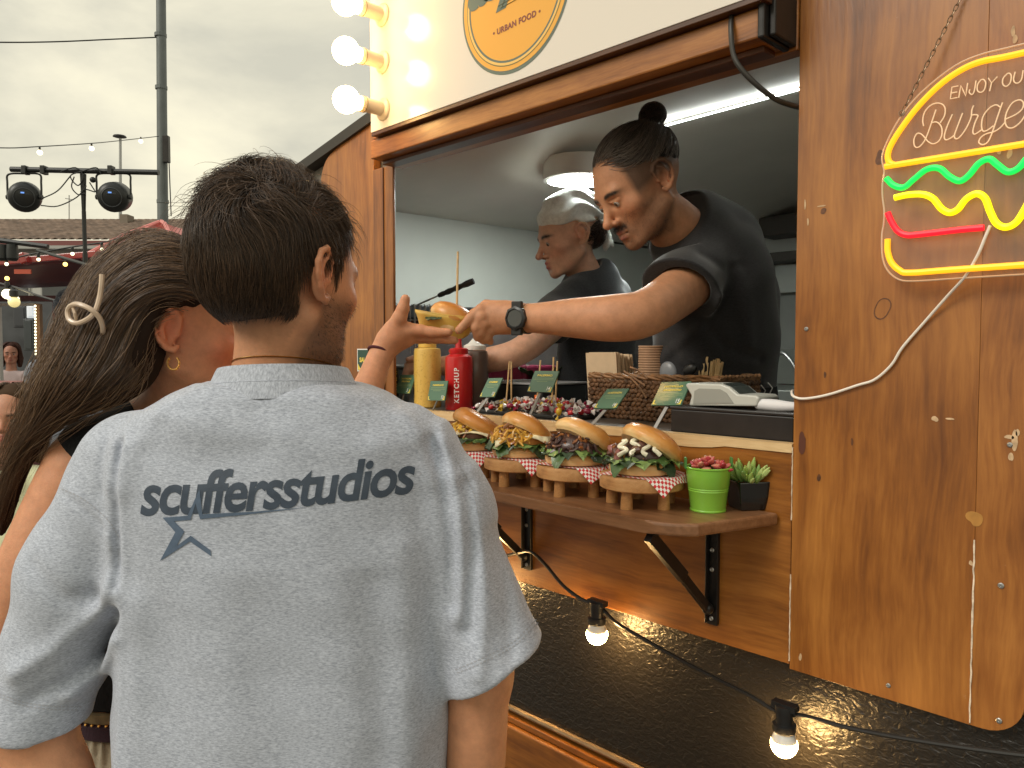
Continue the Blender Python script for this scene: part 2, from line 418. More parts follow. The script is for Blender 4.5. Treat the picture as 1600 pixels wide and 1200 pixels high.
def set_color(me, rgb, name='tint'):
    a = me.color_attributes.new(name, 'FLOAT_COLOR', 'POINT')
    c = np.ones((len(me.vertices), 4), np.float32); c[:, :3] = rgb; a.data.foreach_set('color', c.ravel())
def vnormals(v, q):
    if q.shape[1] == 4: n = np.cross(v[q[:, 2]] - v[q[:, 0]], v[q[:, 3]] - v[q[:, 1]])
    else: n = np.cross(v[q[:, 1]] - v[q[:, 0]], v[q[:, 2]] - v[q[:, 0]])
    o = np.zeros_like(v)
    for c in range(q.shape[1]): np.add.at(o, q[:, c], n)
    return o / (np.linalg.norm(o, axis=1)[:, None] + 1e-12)
class Wav:
    """smooth pseudo-noise: a sum of random waves"""
    def __init__(self, seed, freq, n=14, stretch=(1, 1, 1)):
        g = np.random.default_rng(seed); d = g.normal(size=(n, 3)); d /= np.linalg.norm(d, axis=1)[:, None]
        self.k = d * freq * (0.6 + .9 * g.random((n, 1))) * np.array(stretch); self.p = g.random(n) * 6.28; self.n = n
    def __call__(self, X, Y, Z):
        s = 0
        for (a, b, c), p in zip(self.k, self.p): s = s + np.sin(a * X + b * Y + c * Z + p)
        return s / math.sqrt(self.n / 2)
def strands(name, P, rad, mat, parent, cidx=None, sides=3):
    """P: (n strands, m points, 3); rad: root radius per strand -> tapering hairs in one mesh"""
    n, m, _ = P.shape
    T = np.gradient(P, axis=1); T /= np.linalg.norm(T, axis=2, keepdims=True) + 1e-9
    ref = rng.normal(size=(n, 1, 3)); S = np.cross(T, ref); S /= np.linalg.norm(S, axis=2, keepdims=True) + 1e-9; U = np.cross(T, S)
    tp = np.linspace(0, 1, m); tap = (1 - tp ** 3 * .85)
    rr = np.broadcast_to(np.asarray(rad, float).reshape(-1, 1), (n, 1)) * tap[None]
    a = np.arange(sides) * 2 * math.pi / sides
    ring = P[:, :, None] + rr[:, :, None, None] * (np.cos(a)[None, None, :, None] * S[:, :, None] + np.sin(a)[None, None, :, None] * U[:, :, None])
    v = ring.reshape(-1, 3)
    base = (np.arange(n) * m * sides)[:, None, None] + (np.arange(m - 1) * sides)[None, :, None]
    k = np.arange(sides)[None, None, :]; k2 = (k + 1) % sides
    q = np.stack([base + k, base + k2, base + sides + k2, base + sides + k], -1).reshape(-1, 4)
    me = np_mesh(name, v, q)
    if cidx is not None:
        set_color(me, np.repeat(np.asarray(cidx, np.float32), m * sides, axis=0))
    o = link_mesh(name, me, mat, parent); return o
# ------------------------------------------------------------------ shared materials
WOOD_V = wood('stained_pine_upright', (.105, .029, .004), (.255, .086, .012), (.42, .165, .029), 'z', rough=.36, coat=.3, scale=1.0, seed=1, wear=.25)
WOOD_V2 = wood('stained_pine_upright_b', (.11, .031, .005), (.265, .090, .014), (.43, .17, .032), 'z', rough=.38, coat=.3, scale=1.15, seed=5, wear=.3)
WOOD_H = wood('stained_pine_level', (.095, .027, .004), (.25, .086, .012), (.40, .155, .027), 'x', rough=.36, coat=.3, scale=1.3, seed=3, knots=.8, wear=.2)
WOOD_BEAM = wood('stained_beam', (.12, .034, .005), (.30, .105, .018), (.48, .20, .045), 'x', rough=.4, coat=.2, scale=1.4, seed=9)
WOOD_SHELF = wood('brown_shelf', (.085, .034, .014), (.20, .088, .036), (.31, .150, .068), 'x', rough=.4, coat=.25, scale=1.2, seed=11, knots=.2)
WOOD_RAW = wood('raw_edge', (.42, .25, .10), (.60, .40, .19), (.74, .53, .29), 'x', rough=.6, coat=0, scale=2, seed=4, knots=.1)
WOOD_STAND = wood('pale_disc_wood', (.26, .105, .032), (.46, .225, .078), (.58, .32, .13), 'x', rough=.5, coat=.08, scale=4.5, seed=6, knots=.2)
DARK_METAL = plain('dark_metal', (.018, .016, .015), .38, .3, noise=.3, nscale=40)
BLACK_PLASTIC = plain('black_plastic', (.012, .012, .012), .42)
STEEL = plain('steel', (.45, .45, .44), .32, .9, noise=.1, nscale=15)
WHITE_PLASTIC = plain('white_plastic', (.78, .75, .70), .35)
FILLER = plain('white_filler', (.70, .58, .44), .8, noise=.3, nscale=60, bump=.4)
def pebble():
    m, nt, b = newmat('pebbled_black_skin'); N = nt.nodes.new; K = nt.links.new
    t = N('ShaderNodeTexCoord'); a = N('ShaderNodeTexNoise'); a.inputs['Scale'].default_value = 105; a.inputs['Detail'].default_value = 2.5; a.inputs['Distortion'].default_value = .9
    mpn = N('ShaderNodeMapping'); mpn.inputs['Scale'].default_value = (.62, 1, 1); K(t.outputs['Object'], mpn.inputs['Vector']); K(mpn.outputs[0], a.inputs['Vector'])
    p = N('ShaderNodeBump'); p.inputs['Strength'].default_value = .75; p.inputs['Distance'].default_value = .004; K(a.outputs[0], p.inputs['Height']); K(p.outputs[0], b.inputs['Normal'])
    b.inputs['Base Color'].default_value = (.014, .012, .010, 1); b.inputs['Roughness'].default_value = .37; b.inputs['Specular IOR Level'].default_value = .5
    return m
PEBBLE = pebble()

# ------------------------------------------------------------------ ground
GROUND = plain('pavement', (.13, .12, .11), .85, noise=.22, nscale=28, bump=.3, bscale=60)
mb = MB(); mb.box2((-400, -400, -.05), (400, 400, 0)); tag(mb.build('ground', GROUND), kind='structure')

# ------------------------------------------------------------------ food truck
TL = (-1.1, .9, 0)
truck = thing('food_truck', 'brown wooden food truck with a wide open serving hatch', 'food truck', TL)
def tpart(mb, name, mat, parent=None, **k): return mb.build(name, mat, parent or truck, sub=TL, **k)
ZS = 1.345                                            # sill height
XL, XR = -1.68, -.576                                 # opening
def fY(x, y, z): return (x, y, z)
# right side boards, rounded at the low corner
b1 = tpart(MB().prism([(-.575, .972), (-.3098, .972), (-.3098, 2.62), (-.575, 2.62)], 0, .024), 'wall_board', WOOD_V, bevel=.0004)
poly = [(-.3095, .972)] + arc(-.25 - .045, .972 + .05, .05, 270, 360, 8) + [(-.245, 2.62), (-.3095, 2.62)]
b2 = tpart(MB().prism(poly, .0003, .024), 'wall_board', WOOD_V2, bevel=.0004)
def strip_wobble(a, b, w, seed, y0, n=26):
    g = np.random.default_rng(seed); z = np.linspace(a[1], b[1], n); x = np.linspace(a[0], b[0], n)
    l = [(x[i] - w * (.2 + .8 * g.random()), z[i]) for i in range(n)]; r_ = [(x[i] + w * (.2 + .8 * g.random()), z[i]) for i in range(n)]
    m = MB()
    for i in range(n - 1):
        m.prism([l[i], r_[i], r_[i + 1], l[i + 1]], y0, y0 + .002)
    return m
tpart(strip_wobble((-.3098, .975), (-.3098, 1.235), .0016, 3, -.0012), 'filler_strip', FILLER, b1)
tpart(strip_wobble((-.5755, .985), (-.5755, 1.13), .0013, 4, -.0012), 'filler_strip', FILLER, b1)
tpart(strip_wobble((-.5757, 1.22), (-.5757, 1.34), .0011, 5, -.0012), 'filler_strip', FILLER, b1)
def screw(px, py, r=.0035, Y=0.0, par=None):
    p = onY(px, py, Y)
    m = MB(); rot = Matrix.Rotation(R(90), 3, 'X')
    m.lathe([(r, 0), (r, .0012), (r * .75, .002), (r * .3, .0021), (r * .25, .0012)], 12, p, rot=rot)
    return tpart(m, 'screw', STEEL, par, smooth=True)
for px, py in ((1388, 1071), (1260, 514), (1578, 695)): screw(px, py, par=b1 if px < 1530 else b2)
for px, py in ((1564, 915), (1561, 1126)): screw(px, py, .004, par=b2)
# knots, a plug and chipped spots on the boards
KNOT = plain('knot', (.105, .036, .010), .5, noise=.5, nscale=90); PLUG = plain('wood_plug', (.42, .20, .045), .4, noise=.2, nscale=60); CHIP = plain('bare_chip', (.56, .38, .22), .8, noise=.3, nscale=90)
def spot(px, py, rx, rz, name, mat, par, ring=0, seed=0, Y=-.0004):
    p = onY(px, py, Y); w = Wav(seed, 2.2, 5); a = np.linspace(0, 2 * math.pi, 22, endpoint=False); k = 1 + .22 * w(np.cos(a), np.sin(a), 0)
    o_ = np.stack([p[0] + rx * k * np.cos(a), 0 * a + Y, p[2] + rz * k * np.sin(a)], 1)
    if ring: i_ = np.stack([p[0] + (rx - ring) * k * np.cos(a), 0 * a + Y, p[2] + (rz - ring) * k * np.sin(a)], 1); tpart(MB().add(np.concatenate([o_, i_]), [(j, (j + 1) % 22, (j + 1) % 22 + 22, j + 22) for j in range(22)]), name, mat, par)
    else: tpart(MB().add(o_, [tuple(range(22))]), name, mat, par)
spot(1378, 480, .0125, .0145, 'knot', KNOT, b1, .0016, 1); spot(1523, 812, .0095, .0095, 'plug', PLUG, b1, 0, 2); spot(1254, 688, .008, .0155, 'plug', plain('dark_plug', (.10, .032, .018), .4), b1, 0, 3, -.0006)
for k, (x, y, rx, rz) in enumerate(((1331, 690, .002, .006), (1280, 746, .003, .005), (1376, 246, .006, .010), (1289, 585, .002, .005), (1286, 330, .005, .004))): spot(x, y, rx, rz, 'knot', KNOT, b1, 0, 5 + k)
for k, (x, y, rx, rz) in enumerate(((1461, 655, .004, .004), (1483, 654, .006, .0012), (1258, 320, .0016, .008), (1262, 345, .0016, .006), (1285, 322, .007, .0012), (1250, 1026, .003, .006), (1517, 880, .0025, .0035))): spot(x, y, rx, rz, 'chip', CHIP, b1, 0, 15 + k, -.0007)
for k, (x, y, rx, rz) in enumerate(((1588, 690, .004, .012), (1574, 683, .006, .003), (1580, 715, .003, .006), (1590, 675, .002, .004))): spot(x, y, rx, rz, 'chip', CHIP, b2, 0, 25 + k, -.0004)
for k, (x, y) in enumerate(((1583, 48), (1586, 60), (1561, 235), (1578, 240))): spot(x, y, .003, .006, 'chip', CHIP, b1 if x < 1570 else b2, 0, 35 + k, -.0007)
# left boards
poly = [(-1.772, .972), (-1.772, 2.115)] + [(-1.9, 2.105)] + arc(-2.05 + .085, 2.075 - .085, .085, 100, 180, 8) + [(-2.05, .972)]
tpart(MB().prism(poly[::-1], .0, .024), 'wall_board', WOOD_V2, bevel=.003)
jb = tpart(MB().box2((-1.7705, -.004, .972), (XL, .005, 1.985)), 'jamb', WOOD_V, bevel=.002)
tpart(MB().box2((-1.722, -.0065, 1.0), (-1.719, .0, 1.983)), 'jamb_groove', plain('groove', (.05, .016, .006), .7), jb)
# counter front, its raw upper edge
cp = tpart(MB().box2((XL, .003, .978), (-.5775, .025, ZS - .012)), 'counter_panel', WOOD_H, bevel=.0015)
g = np.random.default_rng(5); n = 46; xs = np.linspace(XL, -.5775, n); zb = ZS - .0125 - .005 * np.abs(Wav(5, 30, 10)(xs, 0, 0)) * (xs < -.7) - .002
m = MB()
for i in range(n - 1): m.prism([(xs[i], zb[i]), (xs[i + 1], zb[i + 1]), (xs[i + 1], ZS), (xs[i], ZS)], .0005, .026)
tpart(m, 'counter_edge', WOOD_RAW, cp)
# beam over the opening
tpart(MB().box2((-1.665, -.082, 1.982), (-.603, -.004, 2.028)), 'beam', WOOD_BEAM, bevel=.003)
tpart(MB().box2((-1.68, -.0035, 1.978), (-.577, .03, 2.12)), 'lintel', WOOD_BEAM, bevel=.002)
tpart(MB().box2((-1.66, -.05, 1.972), (-.61, -.012, 1.9815)), 'beam_moulding', wood('dark_moulding', (.04, .012, .004), (.09, .03, .01), (.15, .055, .02), 'x', seed=2), bevel=.002)
tpart(MB().box2((-1.66, -.078, 2.0285), (-.605, -.004, 2.06)), 'beam_top', WOOD_BEAM, bevel=.004)
m = MB(); m.box2((-.602, -.088, 1.979), (-.5905, -.002, 2.3)); m.box2((-.590, -.074, 1.983), (-.579, -.002, 2.3))
tpart(m, 'beam_end_cap', DARK_METAL, bevel=.003)
tpart(MB().box2((-1.63, .0, 2.121), (-.577, .03, 2.62)), 'upper_wall', WOOD_H)
# skirt and lower trim
tpart(MB().box2((-2.3, .030, .655), (.5, .05, 1.2)), 'skirt', PEBBLE)
m = MB(); m.tube([(-2.3, .024, .664), (.5, .024, .664)], .007, 8); tpart(m, 'metal_strip', plain('aged_strip', (.30, .22, .14), .4, .7, noise=.3, nscale=25), smooth=True)
tpart(MB().box2((-2.3, .012, .636), (.5, .05, .650)), 'trim_board', WOOD_H, bevel=.002)
tpart(MB().box2((-2.3, .002, .53), (.5, .05, .634)), 'trim_board', WOOD_H, bevel=.004)
tpart(MB().box2((-2.3, -.004, .40), (.5, .05, .527)), 'trim_board', WOOD_H, bevel=.004)
tpart(MB().box2((-2.3, .03, .1), (.5, .06, .4)), 'chassis_panel', DARK_METAL)
# room inside
CEIL = plain('ceiling_paint', (.78, .73, .65), .42, noise=.06, nscale=4, bump=.05, bscale=30)
WALLP = plain('grey_wall_paint', (.64, .65, .60), .5, noise=.05, nscale=5)
WALLD = plain('dark_wall_panel', (.30, .305, .28), .5, noise=.1, nscale=5)
zc = lambda X: float(np.interp(X, [-2.3, -2.0, -1.85, -1.65, -1.5, -1.3, 0], [1.985, 2.002, 2.022, 2.065, 2.115, 2.15, 2.155]))
m = MB(); m.sheet(lambda u, v: (-2.4 + 2.6 * u, .031 + 2.12 * v, zc(-2.4 + 2.6 * u) + .02 * v), 40, 4)
tpart(m, 'inner_ceiling', CEIL, smooth=True, recalc=False)
tpart(MB().box2((-2.30, .031, .35), (-2.27, 2.12, 2.015)), 'end_wall', WALLP)
tpart(MB().box2((-2.27, 2.10, 1.78), (-.2, 2.13, 2.2)), 'back_wall', WALLP)
tpart(MB().box2((-2.27, 2.095, .35), (-.2, 2.13, 1.779)), 'back_wall_panel', WALLD)
tpart(MB().box2((-.22, .031, .35), (-.2, 2.1, 2.2)), 'side_wall', WALLP)
tpart(MB().box2((-2.3, .05, .30), (-.2, 2.13, .35)), 'truck_floor', plain('lino', (.38, .36, .33), .5, noise=.2))
RF = plain('roof_edge', (.028, .024, .018), .6)
rp = [(-2.42, 1.955), (-2.30, 2.012), (-2.19, 2.066), (-1.60, 2.175), (-1.4, 2.23), (-.18, 2.24)]
tpart(MB().prism([(x, z - .03) for x, z in rp] + [(x, z) for x, z in rp[::-1]], -.01, 2.16), 'roof', RF)
tpart(MB().prism([(-2.30, .97), (-1.74, .97), (-1.74, 2.110), (-2.19, 2.034), (-2.30, 1.98)], .026, .0305), 'gable_panel', plain('grey_gable', (.16, .15, .125), .6, noise=.1))
tpart(MB().box2((-2.34, 2.131, .3), (-.18, 2.16, 1.95)), 'rear_cladding', WOOD_H)
tpart(MB().box2((-2.34, .031, .3), (-2.301, 2.13, 1.95)), 'side_cladding', WOOD_V)
tpart(MB().bar((-1.40, .668, zc(-1.40) + .0051), (-.22, .668, zc(-.22) + .0051), .008, .0016), 'led_strip', plain('led_strip_glow', (.9, .92, .9), .4, emit=(.93, 1, .95), estr=17))
tpart(MB().box2((-.235, .026, .66), (.45, .05, 1.05)), 'corner_cladding', DARK_METAL); tpart(MB().box2((-.2345, .020, 1.052), (.45, .05, 2.62)), 'corner_cladding', WOOD_V)
# fold-down shelf and its brackets
ZT = 1.229
yf = -.205
pl = [(-1.62, 0), (-1.62, yf)] + [(-.72, yf)] + [(x, z) for x, z in arc(-.72, yf + .09, .09, 270, 325, 6)] + [(-.605, -.03), (-.597, -.002)]
m = MB(); nn = len(pl); vs = [(x, y, ZT - .021) for x, y in pl] + [(x, y, ZT) for x, y in pl]
m.add(vs, [tuple(range(nn)), tuple(range(2 * nn - 1, nn - 1, -1))] + [(i, i + nn, (i + 1) % nn + nn, (i + 1) % nn) for i in range(nn)])
shelf = tpart(m, 'serving_shelf', WOOD_SHELF, bevel=.005, seg=3)
BR = plain('black_bracket', (.010, .009, .009), .35, .2, noise=.4, nscale=60)
def bracket(px_top, py_top, py_bot, X=None):
    t = onY(px_top, py_top, -.002); bt = onY(px_top, py_bot, -.002); x = t[0]
    m = MB(); m.box2((x - .011, -.006, bt[2]), (x + .011, .0025, ZT - .0215)); m.box2((x - .0085, -.016, bt[2] + .004), (x - .006, -.006, ZT - .022))
    zb = bt[2] + .03; m.bar((x - .004, -.012, zb), (x - .004, -.185, ZT - .030), .016, .010, up=(1, 0, 0))
    m.bar((x - .004, -.09, zb + (ZT - .03 - zb) * .46), (x - .004, -.19, ZT - .028), .021, .013, up=(1, 0, 0))
    m.box2((x - .011, -.19, ZT - .026), (x + .011, -.005, ZT - .0215)); m.ball((x - .004, -.012, zb), .011, 10, 8)
    o = tpart(m, 'bracket', BR, shelf, bevel=.0012)
    return x, bt[2], o
bx1, bz1, bo1 = bracket(1115, 836, 976)
bx0, bz0, bo0 = bracket(825, 790, 890)
for x, zb in ((bx1, bz1), (bx0, bz0)):
    for z in (zb + .012, zb + .10, zb + .135):
        q = MB(); q.lathe([(.0042, 0), (.0042, .0012), (.003, .0022), (.0012, .0012)], 10, (x, -.006, z), rot=Matrix.Rotation(R(90), 3, 'X'))
        tpart(q, 'screw', STEEL, shelf, smooth=True)

# ------------------------------------------------------------------ white sign over the hatch
SY = -.10
m, nt, b = newmat('white_gloss_panel')
b.inputs['Base Color'].default_value = (.74, .68, .60, 1); b.inputs['Roughness'].default_value = .16; b.inputs['Coat Weight'].default_value = .3; b.inputs['Coat Roughness'].default_value = .1
SIGNW = m
SL = (-1.12, SY, 2.037)
sign = thing('roof_sign', 'glossy white sign board with a yellow round badge above the hatch', 'sign', SL)
def spart(mb, name, mat, parent=None, **k): return mb.build(name, mat, parent or sign, sub=SL, **k)
board = spart(MB().box2((-1.636, SY, 2.039), (-.598, SY + .035, 2.95)), 'board', SIGNW, bevel=.001)
spart(MB().box2((-1.634, SY + .001, 2.030), (-.585, SY + .08, 2.0388)), 'gap_shade_strip', wood('gap_shade_brown', (.035, .012, .005), (.07, .025, .01), (.12, .045, .018), 'x'), bevel=.001)  # dark strip stands in for the shaded gap under the sign
spart(MB().box2((-.5975, SY - .004, 2.0385), (-.583, SY + .06, 2.95)), 'end_rail', DARK_METAL, bevel=.002)
# badge: printed rings and lettering, a few tenths of a millimetre of vinyl
def disc(r, y, c=(-1.127, 2.214), n=72, r0=0, wob=0.0, seed=0):
    m = MB(); a = np.linspace(0, 2 * math.pi, n, endpoint=False); w = 1 + wob * Wav(seed, 3, 6)(np.cos(a), np.sin(a), 0)
    o = np.stack([c[0] + r * w * np.cos(a), np.full(n, y), c[1] + r * w * np.sin(a)], 1)
    if r0 == 0: return m.add(o, [tuple(range(n))])
    i = np.stack([c[0] + r0 * np.cos(a), np.full(n, y), c[1] + r0 * np.sin(a)], 1)
    return m.add(np.concatenate([o, i]), [(k, (k + 1) % n, (k + 1) % n + n, k + n) for k in range(n)])
VY = plain('yellow_vinyl', (.82, .40, .055), .3, coat=.1); VY2 = plain('light_yellow_vinyl', (.85, .52, .14), .3); VG = plain('green_vinyl', (.115, .155, .125), .35); VR = plain('maroon_vinyl', (.23, .05, .04), .4)
VG2 = plain('olive_vinyl', (.16, .15, .05), .4)
bd = spart(disc(.156, SY - .0006, wob=.006, seed=1), 'badge', VG, recalc=False)
spart(disc(.150, SY - .0009, wob=.004, seed=2), 'badge_ring', VY, bd, recalc=False)
spart(disc(.1405, SY - .0012, r0=.1385), 'badge_line', VG2, bd, recalc=False)
spart(disc(.1385, SY - .00125, r0=.1335), 'badge_ring', VY2, bd, recalc=False)
spart(disc(.1335, SY - .0012, r0=.129), 'badge_line', VG, bd, recalc=False)
def on_face(v, f, org, Y, rot=0.0, sx=1.0):
    c, s = math.cos(rot), math.sin(rot); x = v[:, 0] * sx; y = v[:, 1]
    return MB().add(np.stack([org[0] + x * c - y * s, np.full(len(v), Y), org[1] + x * s + y * c], 1), f)
v, f = text2d('• URBAN FOOD •', .0165, bold=.0006, spacing=1.08, align='CENTER')
pc = onY(806, 39, SY); spart(on_face(v, f, (pc[0] + .002, pc[2] - .002), SY - .0014, R(2)), 'lettering', VR, bd, recalc=False)
v, f = text2d('asy', .135, bold=.007, shear=.15, spacing=.9, align='LEFT')
spart(on_face(v, f, (-1.262, 2.222), SY - .0014, R(4)), 'lettering', VG, bd, recalc=False)
m = MB()
for (a, b_) in (((778, 10), (806, -6)), ((782, 13), (812, -4)), ((784, 12), (792, -10))):
    p, q = onY(*a, SY - .0014), onY(*b_, SY - .0014); m.bar(p, q, .0004, .0016, up=(0, 1, 0))
spart(m, 'underline', VG2, bd)

# bulbs standing out from the sign face
BULB = plain('warm_bulb', (1, .9, .7), .4, emit=(1, .60, .22), estr=22)
SOCK = plain('cream_socket', (.72, .62, .46), .35, coat=.2)
rotm = np.array(Matrix.Rotation(R(90), 3, 'X'))
for k in range(4):
    z = 2.084 + .1125 * k
    t = thing('marquee_bulb', ['glowing round bulb in a cream socket, lowest on the white sign', 'glowing round bulb in a cream socket, second from the bottom of the white sign',
               'glowing round bulb in a cream socket, third up the white sign', 'glowing round bulb in a cream socket, topmost of the row on the white sign'][min(k, 3)], 'light bulb', (-1.58, SY, z), group='bulbs along the left edge of the white sign')
    s = MB(); s.lathe([(.027, 0), (.027, .004), (.024, .007), (.0165, .009), (.0165, .012), (.0165, .05), (.0185, .052), (.0185, .066), (.0175, .068)], 24, rot=rotm); s.build('socket', SOCK, t, smooth=True)
    s = MB(); s.lathe([(.0186, .056), (.0192, .0565), (.0192, .058), (.0186, .0585)], 20, rot=rotm, cap0=False, cap1=False); s.build('socket_ring', plain('ring_groove', (.3, .2, .1), .5) if k == 0 else bpy.data.materials['ring_groove'], t)
    pr = [(.0155, .066), (.0175, .073)] + [(.0315 * math.cos(R(a)), .105 + .0315 * math.sin(R(a))) for a in range(-58, 91, 12)] + [(.0005, .1365)]
    s = MB(); s.lathe(pr, 24, rot=rotm); s.build('bulb', BULB, t, smooth=True)

# black cable hanging from the sign into the hatch
pts = [onY(1144, 14, -.075), onY(1142, 45, -.09), onY(1146, 85, -.09), onY(1160, 110, -.085), onY(1185, 135, -.07), onY(1212, 155, -.045), onY(1238, 165, -.01), onY(1262, 170, .05)]
tag(MB().tube(smooth_path(pts, 6), .0042, 10).build('power_cable', plain('cable_black', (.025, .022, .018), .4), smooth=True), 'thick black cable curving from the white sign into the hatch', 'cable')

# ------------------------------------------------------------------ neon burger sign
NY = -.030
NL = (-.238, NY, 1.7)
neon = thing('neon_sign', 'clear acrylic neon sign shaped like a burger on the wooden wall', 'neon sign', NL)
def npart(mb, name, mat, **k): return mb.build(name, mat, neon, sub=NL, **k)
z6 = lambda p, Y: onY(1370 + p[0] / 3.078, 60 + p[1] / 3.078, Y)
z4 = lambda p, Y: onY(1400 + p[0] / 8.0, 120 + p[1] / 8.0, Y)
XC = -.238
def mirror(P): Q = P[::-1].copy(); Q[:, 0] = 2 * XC - Q[:, 0]; return Q
outl = [(640, 43), (500, 78), (380, 130), (250, 228), (160, 318), (90, 418), (40, 520), (25, 580), (36, 640), (28, 700), (28, 760), (36, 830), (34, 890), (25, 950), (28, 1050), (50, 1112), (92, 1152), (145, 1167), (260, 1163), (420, 1152)]
P = np.array([z6(p, NY) for p in outl]); P = np.concatenate([P, mirror(P)])
P = smooth_path(P, 4, closed=True)
m = MB().prism([(p[0], p[2]) for p in P], NY - .002, NY + .002)
mm, nt, b = newmat('clear_acrylic'); tr_n = nt.nodes.new('ShaderNodeBsdfTransparent'); tr_n.inputs[0].default_value = (.975, .97, .955, 1); mx_n = nt.nodes.new('ShaderNodeMixShader'); mx_n.inputs[0].default_value = .945
b.inputs['Base Color'].default_value = (.85, .80, .70, 1); b.inputs['Roughness'].default_value = .06; b.inputs['Specular IOR Level'].default_value = 1.0
nt.links.new(b.outputs[0], mx_n.inputs[1]); nt.links.new(tr_n.outputs[0], mx_n.inputs[2]); nt.links.new(mx_n.outputs[0], nt.nodes['Material Output'].inputs[0])
npart(m, 'acrylic_panel', mm, recalc=True)
EDGE = plain('acrylic_edge', (.72, .52, .36), .3, coat=.5)
npart(MB().tube(P, .0013, 6, closed=True), 'panel_edge', EDGE, smooth=True)
def tubes(paths, r, name, mat, tr=z6, Y=NY - .006, ext=None, sm=5, n=8):
    m = MB()
    for path in paths:
        q = np.array([tr(p, Y) for p in path]); m.tube(smooth_path(q, sm), r, n)
    return npart(m, name, mat, smooth=True)
NORANGE = plain('neon_orange', (.8, .35, .02), .4, emit=(1, .40, .006), estr=1.0)
NGREEN = plain('neon_green', (.02, .6, .1), .4, emit=(.0, .62, .07), estr=1.0)
NYELLOW = plain('neon_yellow', (.7, .6, .02), .4, emit=(.95, .80, .0), estr=1.05)
NRED = plain('neon_red', (.7, .02, .03), .4, emit=(.86, .005, .02), estr=1.0)
NOFF = plain('unlit_tube_glow', (.82, .60, .40), .35, emit=(1, .66, .38), estr=.18)  # these tubes are off; a faint glow is put into their colour
dome = np.array([z6(p, NY - .006) for p in [(640, 84), (500, 112), (400, 155), (300, 226), (200, 326), (120, 430), (70, 510), (53, 560), (60, 595), (88, 607), (140, 600)]])
dm = np.concatenate([dome, mirror(dome)])
npart(MB().tube(smooth_path(dm, 5, closed=True), .0043, 8, closed=True), 'neon_tube', NORANGE, smooth=True)
def wave_ext(path, Y):
    q = np.array([z6(p, Y) for p in path]); return q
gq = wave_ext([(45, 672), (80, 706), (130, 716), (180, 676), (240, 630), (300, 625), (350, 665), (400, 686), (445, 656), (490, 602), (540, 580), (580, 608), (630, 642), (680, 625), (730, 570), (790, 545), (850, 590), (905, 600), (970, 530)], NY - .006)
npart(MB().tube(smooth_path(gq, 5), .0043, 8), 'neon_tube', NGREEN, smooth=True)
yq = wave_ext([(85, 766), (150, 752), (220, 750), (270, 770), (310, 818), (350, 838), (390, 822), (430, 772), (480, 747), (520, 768), (545, 832), (575, 888), (620, 908), (670, 885), (710, 825), (760, 740), (820, 720), (880, 770)], NY - .006)
npart(MB().tube(smooth_path(yq, 5), .0045, 8), 'neon_tube', NYELLOW, smooth=True)
rq = wave_ext([(52, 838), (70, 880), (100, 925), (140, 945), (200, 943), (400, 920), (515, 910)], NY - .006)
npart(MB().tube(smooth_path(rq, 5), .0043, 8), 'neon_tube', NRED, smooth=True)
oq = np.array([z6(p, NY - .006) for p in [(52, 965), (52, 1022), (70, 1077), (110, 1115), (160, 1127), (400, 1110)]])
npart(MB().tube(smooth_path(np.concatenate([oq, mirror(oq)]), 5), .0043, 8), 'neon_tube', NORANGE, smooth=True)
T = [[(780, 115), (700, 130), (690, 200), (680, 276), (770, 260)], [(694, 204), (765, 190)], [(785, 262), (797, 190), (812, 108), (840, 170), (872, 242), (884, 160), (896, 78)],
     [(1000, 48), (990, 120), (972, 198), (945, 222), (917, 196), (922, 158)], [(1065, 35), (1022, 96), (1018, 170), (1060, 196), (1105, 160), (1122, 80), (1098, 36), (1065, 35)],
     [(1153, 15), (1195, 76), (1268, -2)], [(1195, 76), (1170, 180)], [(1395, -42), (1340, 20), (1335, 90), (1375, 121), (1425, 80), (1442, 0), (1425, -40), (1395, -42)],
     [(1490, -62), (1470, 30), (1490, 75), (1530, 76), (1570, 30), (1590, -82)], [(1640, 58), (1668, -100), (1722, -112), (1742, -72), (1684, -30), (1732, 42)]]
m = MB()
for k, path in enumerate(T):
    q = np.array([z4(p, NY - .004) for p in path]); m.tube(q if k in (0, 2, 5) else smooth_path(q, 5), .00085, 6)
npart(m, 'lettering', NOFF, smooth=True)
S = [[(345, 615), (335, 540), (360, 440), (430, 360), (510, 330), (580, 345), (615, 400), (605, 490), (552, 578)],
     [(450, 574), (505, 566), (552, 600), (576, 660), (570, 740), (530, 808), (462, 838), (400, 808), (360, 760), (312, 714), (262, 712), (226, 780), (230, 858), (262, 884), (312, 858), (370, 775), (430, 618), (500, 410)],
     [(706, 468), (640, 620), (605, 740), (622, 788), (682, 768), (738, 722)], [(834, 452), (762, 640), (730, 738), (752, 776), (802, 748), (880, 640), (938, 510), (948, 420), (970, 358)],
     [(948, 480), (985, 474), (1025, 488), (990, 570), (962, 676), (977, 718), (1022, 698), (1075, 660)],
     [(1305, 380), (1250, 352), (1170, 390), (1092, 490), (1070, 600), (1087, 678), (1142, 668), (1220, 612)], [(1332, 320), (1270, 500), (1192, 728), (1142, 820), (1082, 848), (1036, 820), (1062, 758), (1132, 712), (1222, 688), (1302, 638), (1372, 560)],
     [(1372, 530), (1500, 470), (1580, 400), (1592, 322), (1540, 290), (1452, 330), (1382, 450), (1365, 560), (1392, 628), (1452, 640), (1532, 590), (1600, 505), (1640, 400), (1665, 320)],
     [(1640, 400), (1710, 400), (1680, 500), (1660, 590), (1690, 610), (1750, 560), (1810, 420), (1830, 300)], [(1815, 360), (1850, 420), (1850, 520), (1790, 560), (1750, 530)]]
m = MB()
